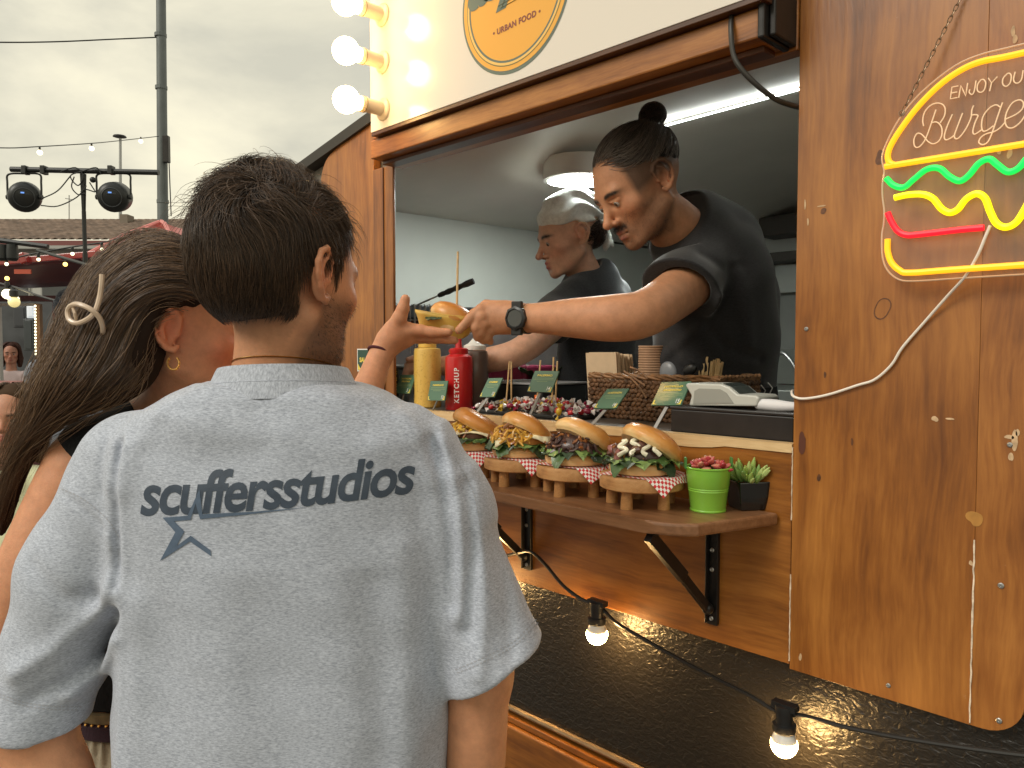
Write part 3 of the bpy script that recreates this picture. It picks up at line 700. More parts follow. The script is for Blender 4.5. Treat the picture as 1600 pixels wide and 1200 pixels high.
for path in S: m.tube(smooth_path([z4(p, NY - .004) for p in path], 6), .0009, 6)
npart(m, 'script_lettering', NOFF, smooth=True)
# chain: each link its own small ring
c0, c1 = z4((75, 455), NY), onY(1512, -24, -.006); LINKM = plain('chain_steel', (.20, .14, .09), .35, .9)
ln = MB(); a = np.linspace(0, 2 * math.pi, 10, endpoint=False)
ln.tube(np.stack([np.clip(np.cos(a) * .0065, -.0045, .0045), np.sin(a) * .0024, 0 * a], 1), .0007, 5, closed=True)
dv = Vector(c1 - c0); nl = int(dv.length / .0078); first = None
for i in range(nl):
    if first is None: first = ln.build('chain_link', LINKM, neon, smooth=True); o = first
    else: o = first.copy(); col.objects.link(o)
    o.location = Vector(c0) + dv * (i / nl) - Vector(NL); q = dv.to_track_quat('X', 'Z') @ Matrix.Rotation(R(90 * (i % 2) + 20), 4, 'X').to_quaternion(); o.rotation_mode = 'QUATERNION'; o.rotation_quaternion = q
npart(MB().tube([c0 + np.array((.004 * math.cos(t), -.001, .004 * math.sin(t))) for t in np.linspace(0, 6.28, 10, endpoint=False)], .0008, 5, closed=True), 'hanging_ring', LINKM, smooth=True)
# white lead of the neon sign
cb = [z6((545, 900), NY - .004), z6((520, 960), NY - .006)] + [onY(x, y, Y) for x, y, Y in ((1527, 400, -.036), (1507, 433, -.03), (1480, 463, -.014), (1443, 505, -.005), (1410, 543, -.005), (1393, 570, -.005), (1367, 593, -.005), (1340, 602, -.005), (1293, 617, -.005), (1257, 623, -.006), (1241, 620, -.006), (1237, 614, .006), (1242, 611, .03), (1275, 625, .09))]
tag(MB().tube(smooth_path(cb, 6), .0021, 8).build('sign_lead', plain('white_cable', (.78, .72, .64), .4), smooth=True), 'thin white cable running down the wooden wall from the neon sign', 'cable')

# ------------------------------------------------------------------ outdoor string lights under the shelf
SB = plain('festoon_bulb', (1, .93, .8), .35, emit=(1, .60, .22), estr=150)
fy = -.035
cab = [(-1.75, -.03, 1.0), (-1.35, -.035, 1.0)] + [tuple(onY(x, y, Y)) for x, y, Y in ((800, 866, -.03), (828, 862, -.045), (850, 880, -.04), (880, 915, fy), (910, 937, fy), (935, 946, fy), (962, 972, fy), (1000, 995, fy), (1080, 1040, fy), (1170, 1086, fy), (1215, 1112, fy), (1262, 1120, fy), (1330, 1138, fy), (1440, 1158, fy), (1600, 1180, fy), (1750, 1190, fy))]
FL = tuple(onY(932, 950, fy)); fest = thing('festoon_lights', 'black cable of lit festoon bulbs strung along the truck below the shelf', 'string lights', FL)
CABM = plain('festoon_cable', (.012, .012, .011), .38)
MB().tube(smooth_path(cab, 6), .0036, 8).build('cable', CABM, fest, smooth=True, sub=FL)
for px, py in ((933, 944), (1226, 1106)):
    p = onY(px, py, fy - .004)
    s = MB(); s.lathe([(.006, .006), (.0145, .004), (.0150, -.004), (.0135, -.012), (.0135, -.024), (.0185, -.026), (.0185, -.036), (.0165, -.039)], 18, p)
    s.box2(p + np.array((-.02, -.007, -.002)), p + np.array((.02, .009, .008))); s.build('lamp_holder', BLACK_PLASTIC, fest, smooth=True, sub=FL)
    s = MB(); s.lathe([(.0135, -.039), (.017, -.045), (.0195, -.052), (.0198, -.054)], 18, p, cap1=False); s.build('bulb_collar', WHITE_PLASTIC, fest, smooth=True, sub=FL)
    s = MB(); s.lathe([(.0198, -.054)] + [(.0212 * math.cos(R(a)), -.0595 - .0212 * math.sin(R(a))) for a in range(-14, 90, 12)] + [(.0005, -.0807)], 18, p, cap0=False); s.build('bulb', SB, fest, smooth=True, sub=FL)
p = np.array((-1.35, fy, 1.0))
s = MB(); s.lathe([(.0145, .004), (.0135, -.024), (.0185, -.026), (.0165, -.039)], 18, p); s.build('lamp_holder', BLACK_PLASTIC, fest, smooth=True, sub=FL)
s = MB(); s.ball(p + np.array((0, 0, -.058)), .0212); s.build('bulb', SB, fest, smooth=True, sub=FL)

# ------------------------------------------------------------------ inside the truck
LP = Wd(906, 260, 2.415)
lamp = thing('ceiling_lamp', 'round white ceiling lamp shining inside the truck', 'ceiling lamp', tuple(LP))
MB().lathe([(.112, .018), (.114, .016), (.114, -.044), (.100, -.046)], 40, cap1=False).build('rim', WHITE_PLASTIC, lamp, smooth=True)
MB().lathe([(.100, -.045), (.07, -.049), (.001, -.051)], 40, cap0=False).build('diffuser', plain('lamp_glow', (1, 1, 1), .5, emit=(.92, 1, .95), estr=84), lamp, smooth=True)
# ------------------------------------------------------------------ people: shared tools
def tint_mat(name, rough=.5, sss=0.0, spec=.4, bump=0, bscale=300, gain=None):
    m, nt, b = newmat(name); N = nt.nodes.new; K = nt.links.new
    a = N('ShaderNodeVertexColor'); a.layer_name = 'tint'
    t = N('ShaderNodeTexCoord'); n = N('ShaderNodeTexNoise'); n.inputs['Scale'].default_value = 48; n.inputs['Detail'].default_value = 9; n.inputs['Roughness'].default_value = .68; K(t.outputs['Object'], n.inputs['Vector'])
    r = N('ShaderNodeMapRange'); r.inputs[1].default_value = .25; r.inputs[2].default_value = .75; r.inputs[3].default_value = .80; r.inputs[4].default_value = 1.16; K(n.outputs[0], r.inputs[0])
    x = N('ShaderNodeVectorMath'); x.operation = 'SCALE'; K(a.outputs[0], x.inputs[0]); K(r.outputs[0], x.inputs['Scale']); K(x.outputs[0], b.inputs['Base Color'])
    b.inputs['Roughness'].default_value = rough; b.inputs['Specular IOR Level'].default_value = spec
    if sss:
        b.inputs['Subsurface Weight'].default_value = sss; b.inputs['Subsurface Radius'].default_value = (.010, .0035, .002); b.inputs['Subsurface Scale'].default_value = .8
    if bump:
        n2 = N('ShaderNodeTexNoise'); n2.inputs['Scale'].default_value = bscale; n2.inputs['Detail'].default_value = 4; K(t.outputs['Object'], n2.inputs['Vector'])
        p = N('ShaderNodeBump'); p.inputs['Strength'].default_value = bump; p.inputs['Distance'].default_value = .001; K(n2.outputs[0], p.inputs['Height']); K(p.outputs[0], b.inputs['Normal'])
    return m
SKIN = tint_mat('skin', .52, .22, .32, .5, 420)
def hair_mat(name, rough=.38, spec=.5):
    m, nt, b = newmat(name); a = nt.nodes.new('ShaderNodeVertexColor'); a.layer_name = 'tint'
    nt.links.new(a.outputs[0], b.inputs['Base Color']); b.inputs['Roughness'].default_value = rough; b.inputs['Specular IOR Level'].default_value = spec
    return m
HAIR = hair_mat('hair')
HAIRCAP = hair_mat('hair_mass', .85, .15)
EYEW = plain('eye_white', (.40, .36, .33), .2, coat=.5); EYEI = plain('eye_iris', (.05, .025, .012), .15, coat=.8)

def fabric(name, c0, c1, sx=60, sz=420, rough=.85, bump=.25, weave=900, axis='z', sheen=.3):
    """jersey: fine streaks running across the body"""
    m, nt, b = newmat(name); N = nt.nodes.new; K = nt.links.new
    t = N('ShaderNodeTexCoord'); mp = N('ShaderNodeMapping'); mp.inputs['Scale'].default_value = (sx, sx, sz); mp.inputs['Rotation'].default_value = (0, R(4), 0); K(t.outputs['Object'], mp.inputs['Vector'])
    n = N('ShaderNodeTexNoise'); n.inputs['Scale'].default_value = 1; n.inputs['Detail'].default_value = 5; n.inputs['Roughness'].default_value = .72; K(mp.outputs[0], n.inputs['Vector'])
    r = N('ShaderNodeValToRGB'); e = r.color_ramp.elements; e[0].position = .36; e[0].color = (*c0, 1); e[1].position = .64; e[1].color = (*c1, 1); K(n.outputs[0], r.inputs[0])
    K(r.outputs[0], b.inputs['Base Color']); b.inputs['Roughness'].default_value = rough; b.inputs['Specular IOR Level'].default_value = .2
    b.inputs['Sheen Weight'].default_value = sheen; b.inputs['Sheen Roughness'].default_value = .5
    n2 = N('ShaderNodeTexNoise'); n2.inputs['Scale'].default_value = weave; n2.inputs['Detail'].default_value = 2; K(t.outputs['Object'], n2.inputs['Vector'])
    ad = N('ShaderNodeMath'); ad.operation = 'ADD'; K(n2.outputs[0], ad.inputs[0]); K(n.outputs[0], ad.inputs[1])
    p = N('ShaderNodeBump'); p.inputs['Strength'].default_value = bump; p.inputs['Distance'].default_value = .0012; K(ad.outputs[0], p.inputs['Height']); K(p.outputs[0], b.inputs['Normal'])
    return m

class Head:
    """places a head: x to its own right, y out of the face, z up"""
    def __init__(self, c, yaw, pitch=0, roll=0, s=1.0):
        # yaw: 0 faces away from the camera, + turns to the picture's right
        self.c = np.array(c, float); self.s = s
        A = Matrix.Rotation(-R(yaw), 3, 'Z') @ Matrix.Rotation(R(pitch), 3, 'X') @ Matrix.Rotation(R(roll), 3, 'Y'); self.A = np.array(A)
    def p(self, x, y, z): return self.c + self.A @ (np.array((x, y, z)) * self.s)
    def inv(self, v): return ((v - self.c) @ self.A) / self.s
    def ell(self, S, c, r, rot=None, k=.01, op='add'):
        A = self.A if rot is None else self.A @ np.array(rot); S.ell(self.p(*c), np.array(np.broadcast_to(r, (3,))) * self.s, A, k * self.s, op)
    def cap(self, S, a, b, ra, rb=None, k=.01, op='add'): S.cap(self.p(*a), self.p(*b), ra * self.s, (ra if rb is None else rb) * self.s, k * self.s, op)
    def build(self, S, nose=1.0, jaw=1.0, fem=0.0, mouth_open=0.0, sides=(1, -1), brow=1.0, ears=True):
        E, C = self.ell, self.cap
        E(S, (0, -.012, .028), (.075, .097, .090), k=.02)
        E(S, (0, .034, -.012), (.062 - .003 * fem, .062, .086), k=.03)
        E(S, (0, .030, -.068), (.050 * jaw - .004 * fem, .056, .046), k=.03)
        for s in (1, -1):
            E(S, (s * .043, .060, -.026), (.020, .020, .016), k=.022)
            C(S, (s * .056 * jaw, -.002, -.058), (s * .022, .076, -.099), .015 - .003 * fem, .012, k=.024)
        E(S, (0, .081, -.101), (.019, .0155, .0155), k=.014)
        C(S, (-.036, .082, .014), (.036, .082, .014), .0105 * brow, k=.016)
        for s in (1, -1):
            E(S, (s * .031, .097, -.005), (.0175, .013, .0105), k=.010, op='cut')
            E(S, (s * .031, .0795, -.006), (.0135, .0125, .0120), k=.004)
            C(S, (s * .019, .0925, -.0005), (s * .043, .086, -.0015), .0028, .0024, k=.004)
        C(S, (0, .088, .006), (0, .1075 * nose, -.034), .0075, .0092, k=.010)
        E(S, (0, .1095 * nose, -.038), (.0105, .0115, .0098), k=.007)
        for s in (1, -1):
            E(S, (s * .0118, .0985, -.0425), (.0078, .0100, .0070), k=.005)
            E(S, (s * .0065, .104, -.0492), (.0034, .0045, .003), k=.002, op='cut')
        E(S, (0, .083, -.072), (.026, .0165, .020), k=.014)
        C(S, (-.019, .0905, -.0655), (0, .0985, -.0635), .0040, .0052, k=.004); C(S, (0, .0985, -.0635), (.019, .0905, -.0655), .0052, .0040, k=.004)
        C(S, (-.017, .0905, -.0765 - mouth_open), (0, .0965, -.0785 - mouth_open), .0045, .0062, k=.004); C(S, (0, .0965, -.0785 - mouth_open), (.017, .0905, -.0765 - mouth_open), .0062, .0045, k=.004)
        C(S, (-.0215, .093, -.0705 - mouth_open * .5), (.0215, .093, -.0705 - mouth_open * .5), .0014 + mouth_open * .4, k=.0015, op='cut'); C(S, (-.014, .1, -.0705 - mouth_open * .5), (.014, .1, -.0705 - mouth_open * .5), .0014 + mouth_open * .4, k=.0015, op='cut')
        if ears:
            for s in sides: self.ear(S, s)
        # philtrum dent under the lip
        E(S, (0, .0995, -.0885), (.012, .006, .005), k=.006, op='cut')
    def ear(self, S, s):
        q = lambda y, z, o=0: (s * (.0735 + o - .32 * (y + .004)), y, z)
        self.ell(S, q(-.012, -.008, .002), (.0060, .0165, .0300), np.array(Matrix.Rotation(s * R(18), 3, 'Z')), k=.006)
        self.ell(S, q(-.007, -.012, .0095), (.0065, .0095, .0150), None, k=.003, op='cut')
        rim = [(.006, -.004), (.006, .010), (-.001, .021), (-.012, .024), (-.024, .018), (-.030, .004), (-.0275, -.010), (-.020, -.024), (-.010, -.035), (-.001, -.037), (.004, -.031)]
        R_ = [.0030, .0036, .0040, .0042, .0042, .0040, .0038, .0036, .0042, .0046, .0036]
        for i in range(len(rim) - 1):
            o0 = .0075 + .0035 * (rim[i][0] < -.01); o1 = .0075 + .0035 * (rim[i + 1][0] < -.01)
            self.cap(S, q(*rim[i], o0), q(*rim[i + 1], o1), R_[i], R_[i + 1], k=.0022)
        anti = [(-.006, .014), (-.016, .006), (-.0185, -.008), (-.012, -.021)]
        for i in range(3): self.cap(S, q(*anti[i], .009), q(*anti[i + 1], .009), .0030, k=.003)
        self.ell(S, q(.004, -.012, .006), (.004, .004, .006), None, k=.003)
    def eyes(self, par, sub, gaze=(0, 0)):
        for s in (1, -1):
            m = MB(); m.ball(self.p(s * .031, .0808, -.006), .0122 * self.s, 16, 12, rot=None); m.build('eyeball', EYEW, par, smooth=True, sub=sub)
            m = MB(); d = self.A @ np.array((gaze[0], 1, gaze[1])); d /= np.linalg.norm(d); m.ball(self.p(s * .031, .0808, -.006) + d * .0062 * self.s, .0072 * self.s, 12, 10); m.build('iris', EYEI, par, smooth=True, sub=sub)
    def face_tint(self, v, base, lips=(.36, .11, .09), stubble=0.0, cheek=.25, brows=None, brow_c=(.03, .018, .012), sg=1.0):
        h = self.inv(v); x, y, z = h.T; c = np.tile(np.array(base), (len(v), 1)).astype(float)
        on = (np.abs(z) < .14) & (np.linalg.norm(h, axis=1) < .17)
        g = lambda cx, cy, cz, w: np.exp(-(((np.abs(x) - cx) ** 2 + (y - cy) ** 2 + (z - cz) ** 2) / w ** 2)) * on
        red = g(.045, .07, -.035, .028) + .8 * g(0, .11, -.04, .02) + .7 * g(.082, -.01, -.008, .03)
        c *= 1 + np.clip(red, 0, 1)[:, None] * cheek * np.array((.35, -.45, -.5))
        lip = (np.exp(-((z + .064) / .0050) ** 2) + np.exp(-((z + .0785) / .0060) ** 2)) * np.exp(-(x / .018) ** 4) * (y > .086) * on
        lip = np.clip(lip, 0, 1)[:, None]; c = c * (1 - lip) + np.array(lips) * lip
        if stubble:
            st = np.clip((-.045 - z) / .02, 0, 1) * np.clip((z + .128) / .02, 0, 1) * np.clip((y + .02) / .03, 0, 1) + np.exp(-((z + .056) / .007) ** 2) * (y > .085) * (np.abs(x) < .028)
            st += np.clip((-.020 - z) / .018, 0, 1) * np.clip((y + .005) / .012, 0, 1) * np.clip((.075 - y) / .02, 0, 1) * (np.abs(x) > .030) * np.clip((z + .128) / .02, 0, 1)
            st = np.clip(st, 0, 1) * on * (1 - lip[:, 0]); nz = 1.0 + 0 * x
            st = (st * stubble * np.clip(nz, 0.2, 1))[:, None]; c = c * (1 - st) + np.array((.075, .045, .03)) * sg * st
        if brows:
            bz = .016 - .25 * (np.abs(x) - .032) ** 2 / .03
            bw = np.exp(-((z - bz) / .0042) ** 2) * np.exp(-((np.abs(x) - .032) / .0185) ** 6) * (y > .05) * on
            bw = np.clip(bw * brows, 0, 1)[:, None]; c = c * (1 - bw) + np.array(brow_c) * bw
        return c

def body_mesh(S, name, par, sub, tint):
    v, q = keep_largest(*S.mesh()); me = np_mesh(name, v - np.array(sub), q); set_color(me, tint(v)); return link_mesh(name, me, SKIN, par), v, q
def view_thing(name, label, cat, p, group=None):
    w = v2w((p[0], p[1], p[2])); return thing(name, label, cat, tuple(w), VANG, group)
def cloth(S, name, mat, par, sub, tintf=None):
    v, q = keep_largest(*S.mesh()); me = np_mesh(name, v - np.array(sub), q)
    if tintf is not None: set_color(me, tintf(v))
    return link_mesh(name, me, mat, par), v, q
def ridges(S, lines, d_ref):
    """cloth folds: each (points in the photo, height, width); + stands out, - is a crease"""
    def fn(X, Y, Z):
        k = d_ref / 1.0; out = np.zeros((X.shape[0], 1, Z.shape[2]))
        x = X[:, :, 0][:, :, None]; z = Z
        for pts, amp, wid in lines:
            Pq = [V(px, py, d_ref) for px, py in pts]; best = None
            for a, b in zip(Pq[:-1], Pq[1:]):
                ax, az, bx, bz = a[0], a[2], b[0], b[2]; L2 = (bx - ax) ** 2 + (bz - az) ** 2 + 1e-9
                t = np.clip(((x - ax) * (bx - ax) + (z - az) * (bz - az)) / L2, 0, 1)
                dd = (x - ax - t * (bx - ax)) ** 2 + (z - az - t * (bz - az)) ** 2
                best = dd if best is None else np.minimum(best, dd)
            out = out - amp * np.exp(-best / wid ** 2)
        return out
    S.warp(fn)
def fingers(S, chains, k=.004):
    for pts, r in chains: S.chain(pts, r, k)

def flow_hair(H, cap_c, cap_r, n, mask, dirf, length, lift, steps=7, seed=1, jitter=.25, wave=.5, wf=38.0, push=1.004, also=None):
    """short hair: strands that run over the ellipsoid cap (head space)"""
    g = np.random.default_rng(seed); cap_c = np.array(cap_c); cap_r = np.array(cap_r)
    p = g.normal(size=(n * 4, 3)); p /= np.linalg.norm(p, axis=1)[:, None]; pos = cap_c + p * cap_r
    pos = pos[mask(pos)][:n]; n = len(pos); Ls = length(pos) * (.65 + .6 * g.random(n)); lf = lift(pos) * (.5 + g.random(n))
    W1, W2, W3 = Wav(seed, wf, 12), Wav(seed + 1, wf, 12), Wav(seed + 2, wf, 12)
    jit = g.normal(size=(n, 3)) * jitter; out = [pos * 1.0]
    for s in range(steps - 1):
        q = (pos - cap_c) / cap_r; nr = q / cap_r; nr /= np.linalg.norm(nr, axis=1)[:, None]
        d = dirf(pos); d = d + (wave if not callable(wave) else wave(pos)[:, None]) * np.stack([W1(*pos.T), W2(*pos.T), W3(*pos.T)], 1) + jit
        d -= nr * (d * nr).sum(1)[:, None]; d /= np.linalg.norm(d, axis=1)[:, None] + 1e-9
        d = d + nr * (lf * (1.15 - 1.5 * s / steps))[:, None]; d /= np.linalg.norm(d, axis=1)[:, None]
        pos = pos + d * (Ls / (steps - 1))[:, None]
        q = (pos - cap_c) / cap_r; f = np.linalg.norm(q, axis=1); ins = f < push
        pos[ins] = cap_c + q[ins] / f[ins][:, None] * push * cap_r
        if also is not None:
            c2, r2 = np.array(also[0]), np.array(also[1]); q = (pos - c2) / r2; f = np.linalg.norm(q, axis=1); ins = f < 1.02; pos[ins] = c2 + q[ins] / f[ins][:, None] * 1.02 * r2
        out.append(pos * 1.0)
    P = np.stack(out, 1); return H.c + (P.reshape(-1, 3) * H.s) @ H.A.T, P.shape
def sheet_hair(guides, n, m, seed, spread=.006, wave=.004, wf=14, tmin=(0, .08), tmax=(.85, 1.0)):
    """long hair: strands between neighbouring guide curves (view space)"""
    g = np.random.default_rng(seed); G = np.stack([smooth_path(x, 8) if len(x) > 2 else np.array(x) for x in guides]); ng, mg, _ = G.shape
    u = g.random(n) * (ng - 1); i = np.minimum(u.astype(int), ng - 2); f = (u - i); f = f * f * (3 - 2 * f)
    t0 = tmin[0] + (tmin[1] - tmin[0]) * g.random(n); t1 = tmax[0] + (tmax[1] - tmax[0]) * g.random(n)
    t = t0[:, None] + (t1 - t0)[:, None] * np.linspace(0, 1, m)[None]; tt = t * (mg - 1); j = np.clip(tt.astype(int), 0, mg - 2); w = (tt - j)[..., None]
    I = i[:, None]; A = G[I, j] * (1 - w) + G[I, j + 1] * w; B = G[I + 1, j] * (1 - w) + G[I + 1, j + 1] * w
    P = A + (B - A) * f[:, None, None]
    cl = np.round(u * 9) / 9; cn = g.normal(size=(int(9 * ng) + 2, 3)); ci = np.round(u * 9).astype(int)
    off = g.normal(size=(n, 3)) * spread; grow = .35 + .65 * np.linspace(0, 1, m)[None, :, None]
    ph = cn[ci][:, None, :] * 2; tl = np.linspace(0, 1, m)[None, :, None]
    P = P + off[:, None] * grow + wave * np.sin(wf * tl + ph + off[:, None] * 120) * grow
    return P
def brown(n, g, a, b): k = g.random((n, 1)) ** 1.5; return np.array(a) * (1 - k) + np.array(b) * k

def beard(v, q, H, mask, n, L, r, par, sub, c0, c1, seed, down=.7, name='stubble'):
    """short hairs standing on the skin"""
    g = np.random.default_rng(seed); vn = vnormals(v, q); h = H.inv(v); ids = np.where(mask(h))[0]
    if len(ids) == 0: return
    k = g.choice(ids, n); p = v[k] + g.normal(size=(n, 3)) * .0012; d = vn[k] * .75 + np.array((0, 0, -down)) + g.normal(size=(n, 3)) * .3; d /= np.linalg.norm(d, axis=1)[:, None]
    l = L * (.5 + g.random(n)); t = np.linspace(-.2, 1, 4); P = p[:, None] + d[:, None] * (l[:, None] * t[None])[..., None]
    strands(name, P - np.array(sub), r, HAIR, par, brown(n, g, c0, c1))['kind'] = 'stuff'
# ------------------------------------------------------------------ customer in the grey T-shirt
TAN = (.57, .275, .150)
SHIRT = fabric('heather_grey_jersey', (.275, .30, .36), (.53, .57, .655), 190, 720, bump=.25)
def legs(par, sub, hl, hr, z0, mat, shoe, fwd, r0=.085):
    S = SDF((min(hl[0], hr[0]) - .16, min(hl[1], hr[1]) - .2, .04), (max(hl[0], hr[0]) + .16, max(hl[1], hr[1]) + .22, z0 + .05), .008)
    for h in (hl, hr):
        h = np.array(h, float); S.chain([(h[0], h[1], z0), (h[0], h[1], z0 - .12), (h[0], h[1], .48), (h[0], h[1], .07)], [r0, r0 + .008, .066, .058], .03)
    S.cap((hl[0], hl[1], z0 - .01), (hr[0], hr[1], z0 - .01), r0 + .01, k=.03)
    S.warp(lambda X, Y, Z: .003 * Wav(4, 26, 8, (1, 1, .4))(X, Y, Z))
    cloth(S, 'trousers', mat, par, sub)
    for h in (hl, hr):
        f = np.array((fwd[0], fwd[1], 0.0)); m = MB(); ang = math.atan2(f[1], f[0]); rot = np.array(Matrix.Rotation(ang, 3, 'Z'))
        m.ball(np.array((h[0], h[1], .045)) + f * .06, (.14, .05, .055), 14, 10, rot); m.box(np.array((h[0], h[1], .012)) + f * .06, (.26, .09, .024), rot)
        m.build('shoe', shoe, par, smooth=True, sub=sub)
DENIM = fabric('dark_denim', (.03, .035, .05), (.06, .07, .10), 300, 300, bump=.3)
SHOE = plain('shoe', (.6, .58, .55), .6)

mb0 = V(440, 1200, 1.0); mb0[2] = 0
man = view_thing('person', 'man with short dark hair in a pale grey printed T-shirt seen from behind', 'person', mb0)
H = Head(V(440, 428, .97), 31, -6, 0)
S = SDF((-.74, .76, .60), (.08, 1.30, 1.67), .0032)
H.build(S)
S.cap(V(446, 480, .972), V(437, 600, .995), .056, .060, .02)
S.cap(V(440, 620, .99), V(300, 700, 1.0), .045, .045, .03); S.cap(V(440, 620, .99), V(575, 690, 1.0), .045, .045, .03)
S.chain([V(205, 745, 1.0), V(122, 895, .985), V(50, 1120, .965), V(78, 1225, .955)], [.050, .048, .047, .047], .02)
S.chain([V(78, 1225, .955), V(130, 1300, 1.06), V(235, 1330, 1.17)], [.046, .042, .030], .02)
S.chain([V(640, 735, 1.0), V(688, 830, .99), V(748, 1050, .98), V(740, 1290, .985)], [.050, .045, .0415, .037], .02)
S.chain([V(737, 1290, .985), V(720, 1400, 1.08)], [.037, .030], .02)
S.ell(V(440, 860, 1.0), (.17, .08, .15), k=.05)
def man_tint(v):
    c = H.face_tint(v, TAN, stubble=.62, brows=.8, cheek=.3)
    h = H.inv(v); neck = np.exp(-((h[:, 2] + .075) / .02) ** 2) * (h[:, 1] < -.02) * .25
    return c * (1 - neck[:, None]) + np.array((.10, .06, .04)) * neck[:, None]
body, bv, bq = body_mesh(S, 'body', man, mb0, man_tint)
H.eyes(man, mb0)
# shirt
lev = np.array([(596, 322, 562, .092), (615, 275, 614, .104), (640, 228, 655, .112), (680, 182, 695, .114), (740, 168, 712, .122), (850, 176, 716, .125), (1000, 186, 710, .120), (1200, 182, 703, .125), (1440, 176, 700, .13)], float)
zl = np.array([V(400, y, 1.0)[2] for y in lev[:, 0]])[::-1]
rl = ((lev[:, 1] - 800) / 1200)[::-1]; rr_ = ((lev[:, 2] - 800) / 1200)[::-1]; tb = lev[:, 3][::-1]
S = SDF((-.74, .80, .70), (.09, 1.17, 1.50), .0034)
def torso(X, Y, Z):
    z = Z[0, 0]; a = np.interp(z, zl, rl); b = np.interp(z, zl, rr_); t = np.interp(z, zl, tb)
    c = ((a + b) / 2)[None, None]; w = ((b - a) / 2)[None, None]; t = t[None, None]
    q = (np.abs((X - c) / w) ** 2.7 + np.abs((Y - 1.0) / t) ** 2.7) ** (1 / 2.7)
    return np.maximum((q - 1) * np.minimum(w, t) * .9, Z - 1.4575 - .10 * np.abs(X - (444 - 800) / 1200.0) * 0)
S.field(torso)
def sleeve(pts, rad, h, nrm, r_in):
    S2 = S.like(); S2.chain(pts, rad, .03); h = np.array(h); nrm = np.array(nrm, float); nrm /= np.linalg.norm(nrm); ax = (np.array(pts[-1]) - np.array(pts[-2])); ax /= np.linalg.norm(ax)
    S2.field(lambda X, Y, Z: -((X - h[0]) * nrm[0] + (Y - h[1]) * nrm[1] + (Z - h[2]) * nrm[2]), op='cut')
    h = np.array(pts[-2]) * 1.0 + ax * ((h - np.array(pts[-2])) @ ax); r_in -= .006
    S2.cap(h - ax * -.022, h + ax * .2, r_in - .003, r_in + .006, k=.002, op='cut'); S.merge(S2, .013)
sleeve([V(212, 725, 1.0), V(124, 895, .985), V(47, 1140, .965), V(32, 1190, .96)], [.072, .067, .062, .062], V(47, 1121, .965), (-.16, .05, -.98), .051)
sleeve([V(635, 715, 1.0), V(688, 800, .99), V(778, 1050, .97), V(795, 1100, .97)], [.066, .066, .0635, .0635], V(777, 1036, .97), (.50, 0, -.86), .054)
L_ = [([(197, 690), (196, 760), (197, 850), (198, 905)], -.0085, .0055), ([(188, 700), (186, 800), (185, 880)], .0018, .012), ([(161, 690), (164, 770)], -.003, .005), ([(205, 690), (203, 900), (196, 1200)], .003, .010),
      ([(90, 762), (130, 778), (172, 812), (190, 850)], .0022, .004), ([(95, 772), (132, 788), (172, 822)], -.0022, .004),
      ([(188, 905), (150, 960), (95, 1010), (40, 1040)], .009, .013), ([(190, 950), (160, 1010), (110, 1060), (60, 1085)], -.008, .010), ([(185, 990), (150, 1050), (110, 1090)], .008, .010), ([(60, 880), (110, 930), (160, 930)], -.005, .011),
      ([(688, 668), (706, 720), (722, 775), (724, 860), (716, 960)], .007, .010), ([(672, 690), (695, 760), (708, 850), (710, 940)], -.007, .007), ([(735, 740), (752, 840), (756, 960), (748, 1040)], .007, .011), ([(728, 760), (738, 860), (735, 980)], -.007, .009), ([(770, 840), (790, 930), (798, 1020)], -.005, .010),
      ([(640, 640), (675, 690), (690, 740)], .004, .014), ([(600, 690), (640, 720), (700, 760)], .0025, .016),
      ([(300, 655), (380, 672), (470, 668)], .0022, .016), ([(420, 640), (520, 650), (600, 640)], -.0022, .014), ([(250, 700), (330, 715), (420, 705)], -.0018, .016), ([(470, 690), (560, 700), (640, 680)], .0018, .018),
      ([(640, 850), (648, 1000), (640, 1200)], .004, .022), ([(590, 900), (600, 1050), (595, 1200)], -.003, .022), ([(300, 900), (290, 1050), (300, 1200)], -.0025, .03), ([(380, 880), (385, 1050), (375, 1200)], .002, .03),
      ([(230, 930), (225, 1060), (215, 1200)], .004, .02), ([(260, 640), (225, 700), (210, 760)], .003, .014), ([(310, 610), (262, 640)], .002, .008)]
ridges(S, L_, .93)
S.warp(lambda X, Y, Z: .0013 * Wav(11, 34, 10, (1, 1, .6))(X, Y, Z) + .0006 * Wav(12, 95, 10)(X, Y, Z))
S.field(lambda X, Y, Z: np.maximum(1.435 - Z, np.sqrt(((X - V(444, 590, .99)[0]) / 1.04) ** 2 + (Y - .99) ** 2) - .088), k=.004, op='cut')   # open neck
S.smooth(1)
shirt, sv, sq_ = cloth(S, 'shirt', SHIRT, man, mb0)
# ribbed collar band
cc = V(444, 590, .99); m = MB(); a = np.linspace(0, 2 * math.pi, 64, endpoint=False)
def ringv(rx, ry, z, dz=0): return np.stack([cc[0] + rx * np.cos(a), cc[1] + ry * np.sin(a), np.full(64, z) - .0085 * np.sin(a) - .004 + .002 * np.cos(a)], 1)
loops = [ringv(.099, .095, 1.438), ringv(.0945, .0905, 1.4505), ringv(.0895, .0855, 1.462), ringv(.0838, .0795, 1.4745), ringv(.0815, .077, 1.4785), ringv(.0795, .075, 1.478), ringv(.080, .0755, 1.470), ringv(.088, .083, 1.448)]
n = 64; m.add(np.concatenate(loops), [(i * n + k, i * n + (k + 1) % n, (i + 1) * n + (k + 1) % n, (i + 1) * n + k) for i in range(len(loops) - 1) for k in range(n)])
m.build('collar', fabric('ribbed_collar', (.30, .325, .385), (.545, .585, .665), 420, 60, bump=.5), man, smooth=True, sub=mb0)
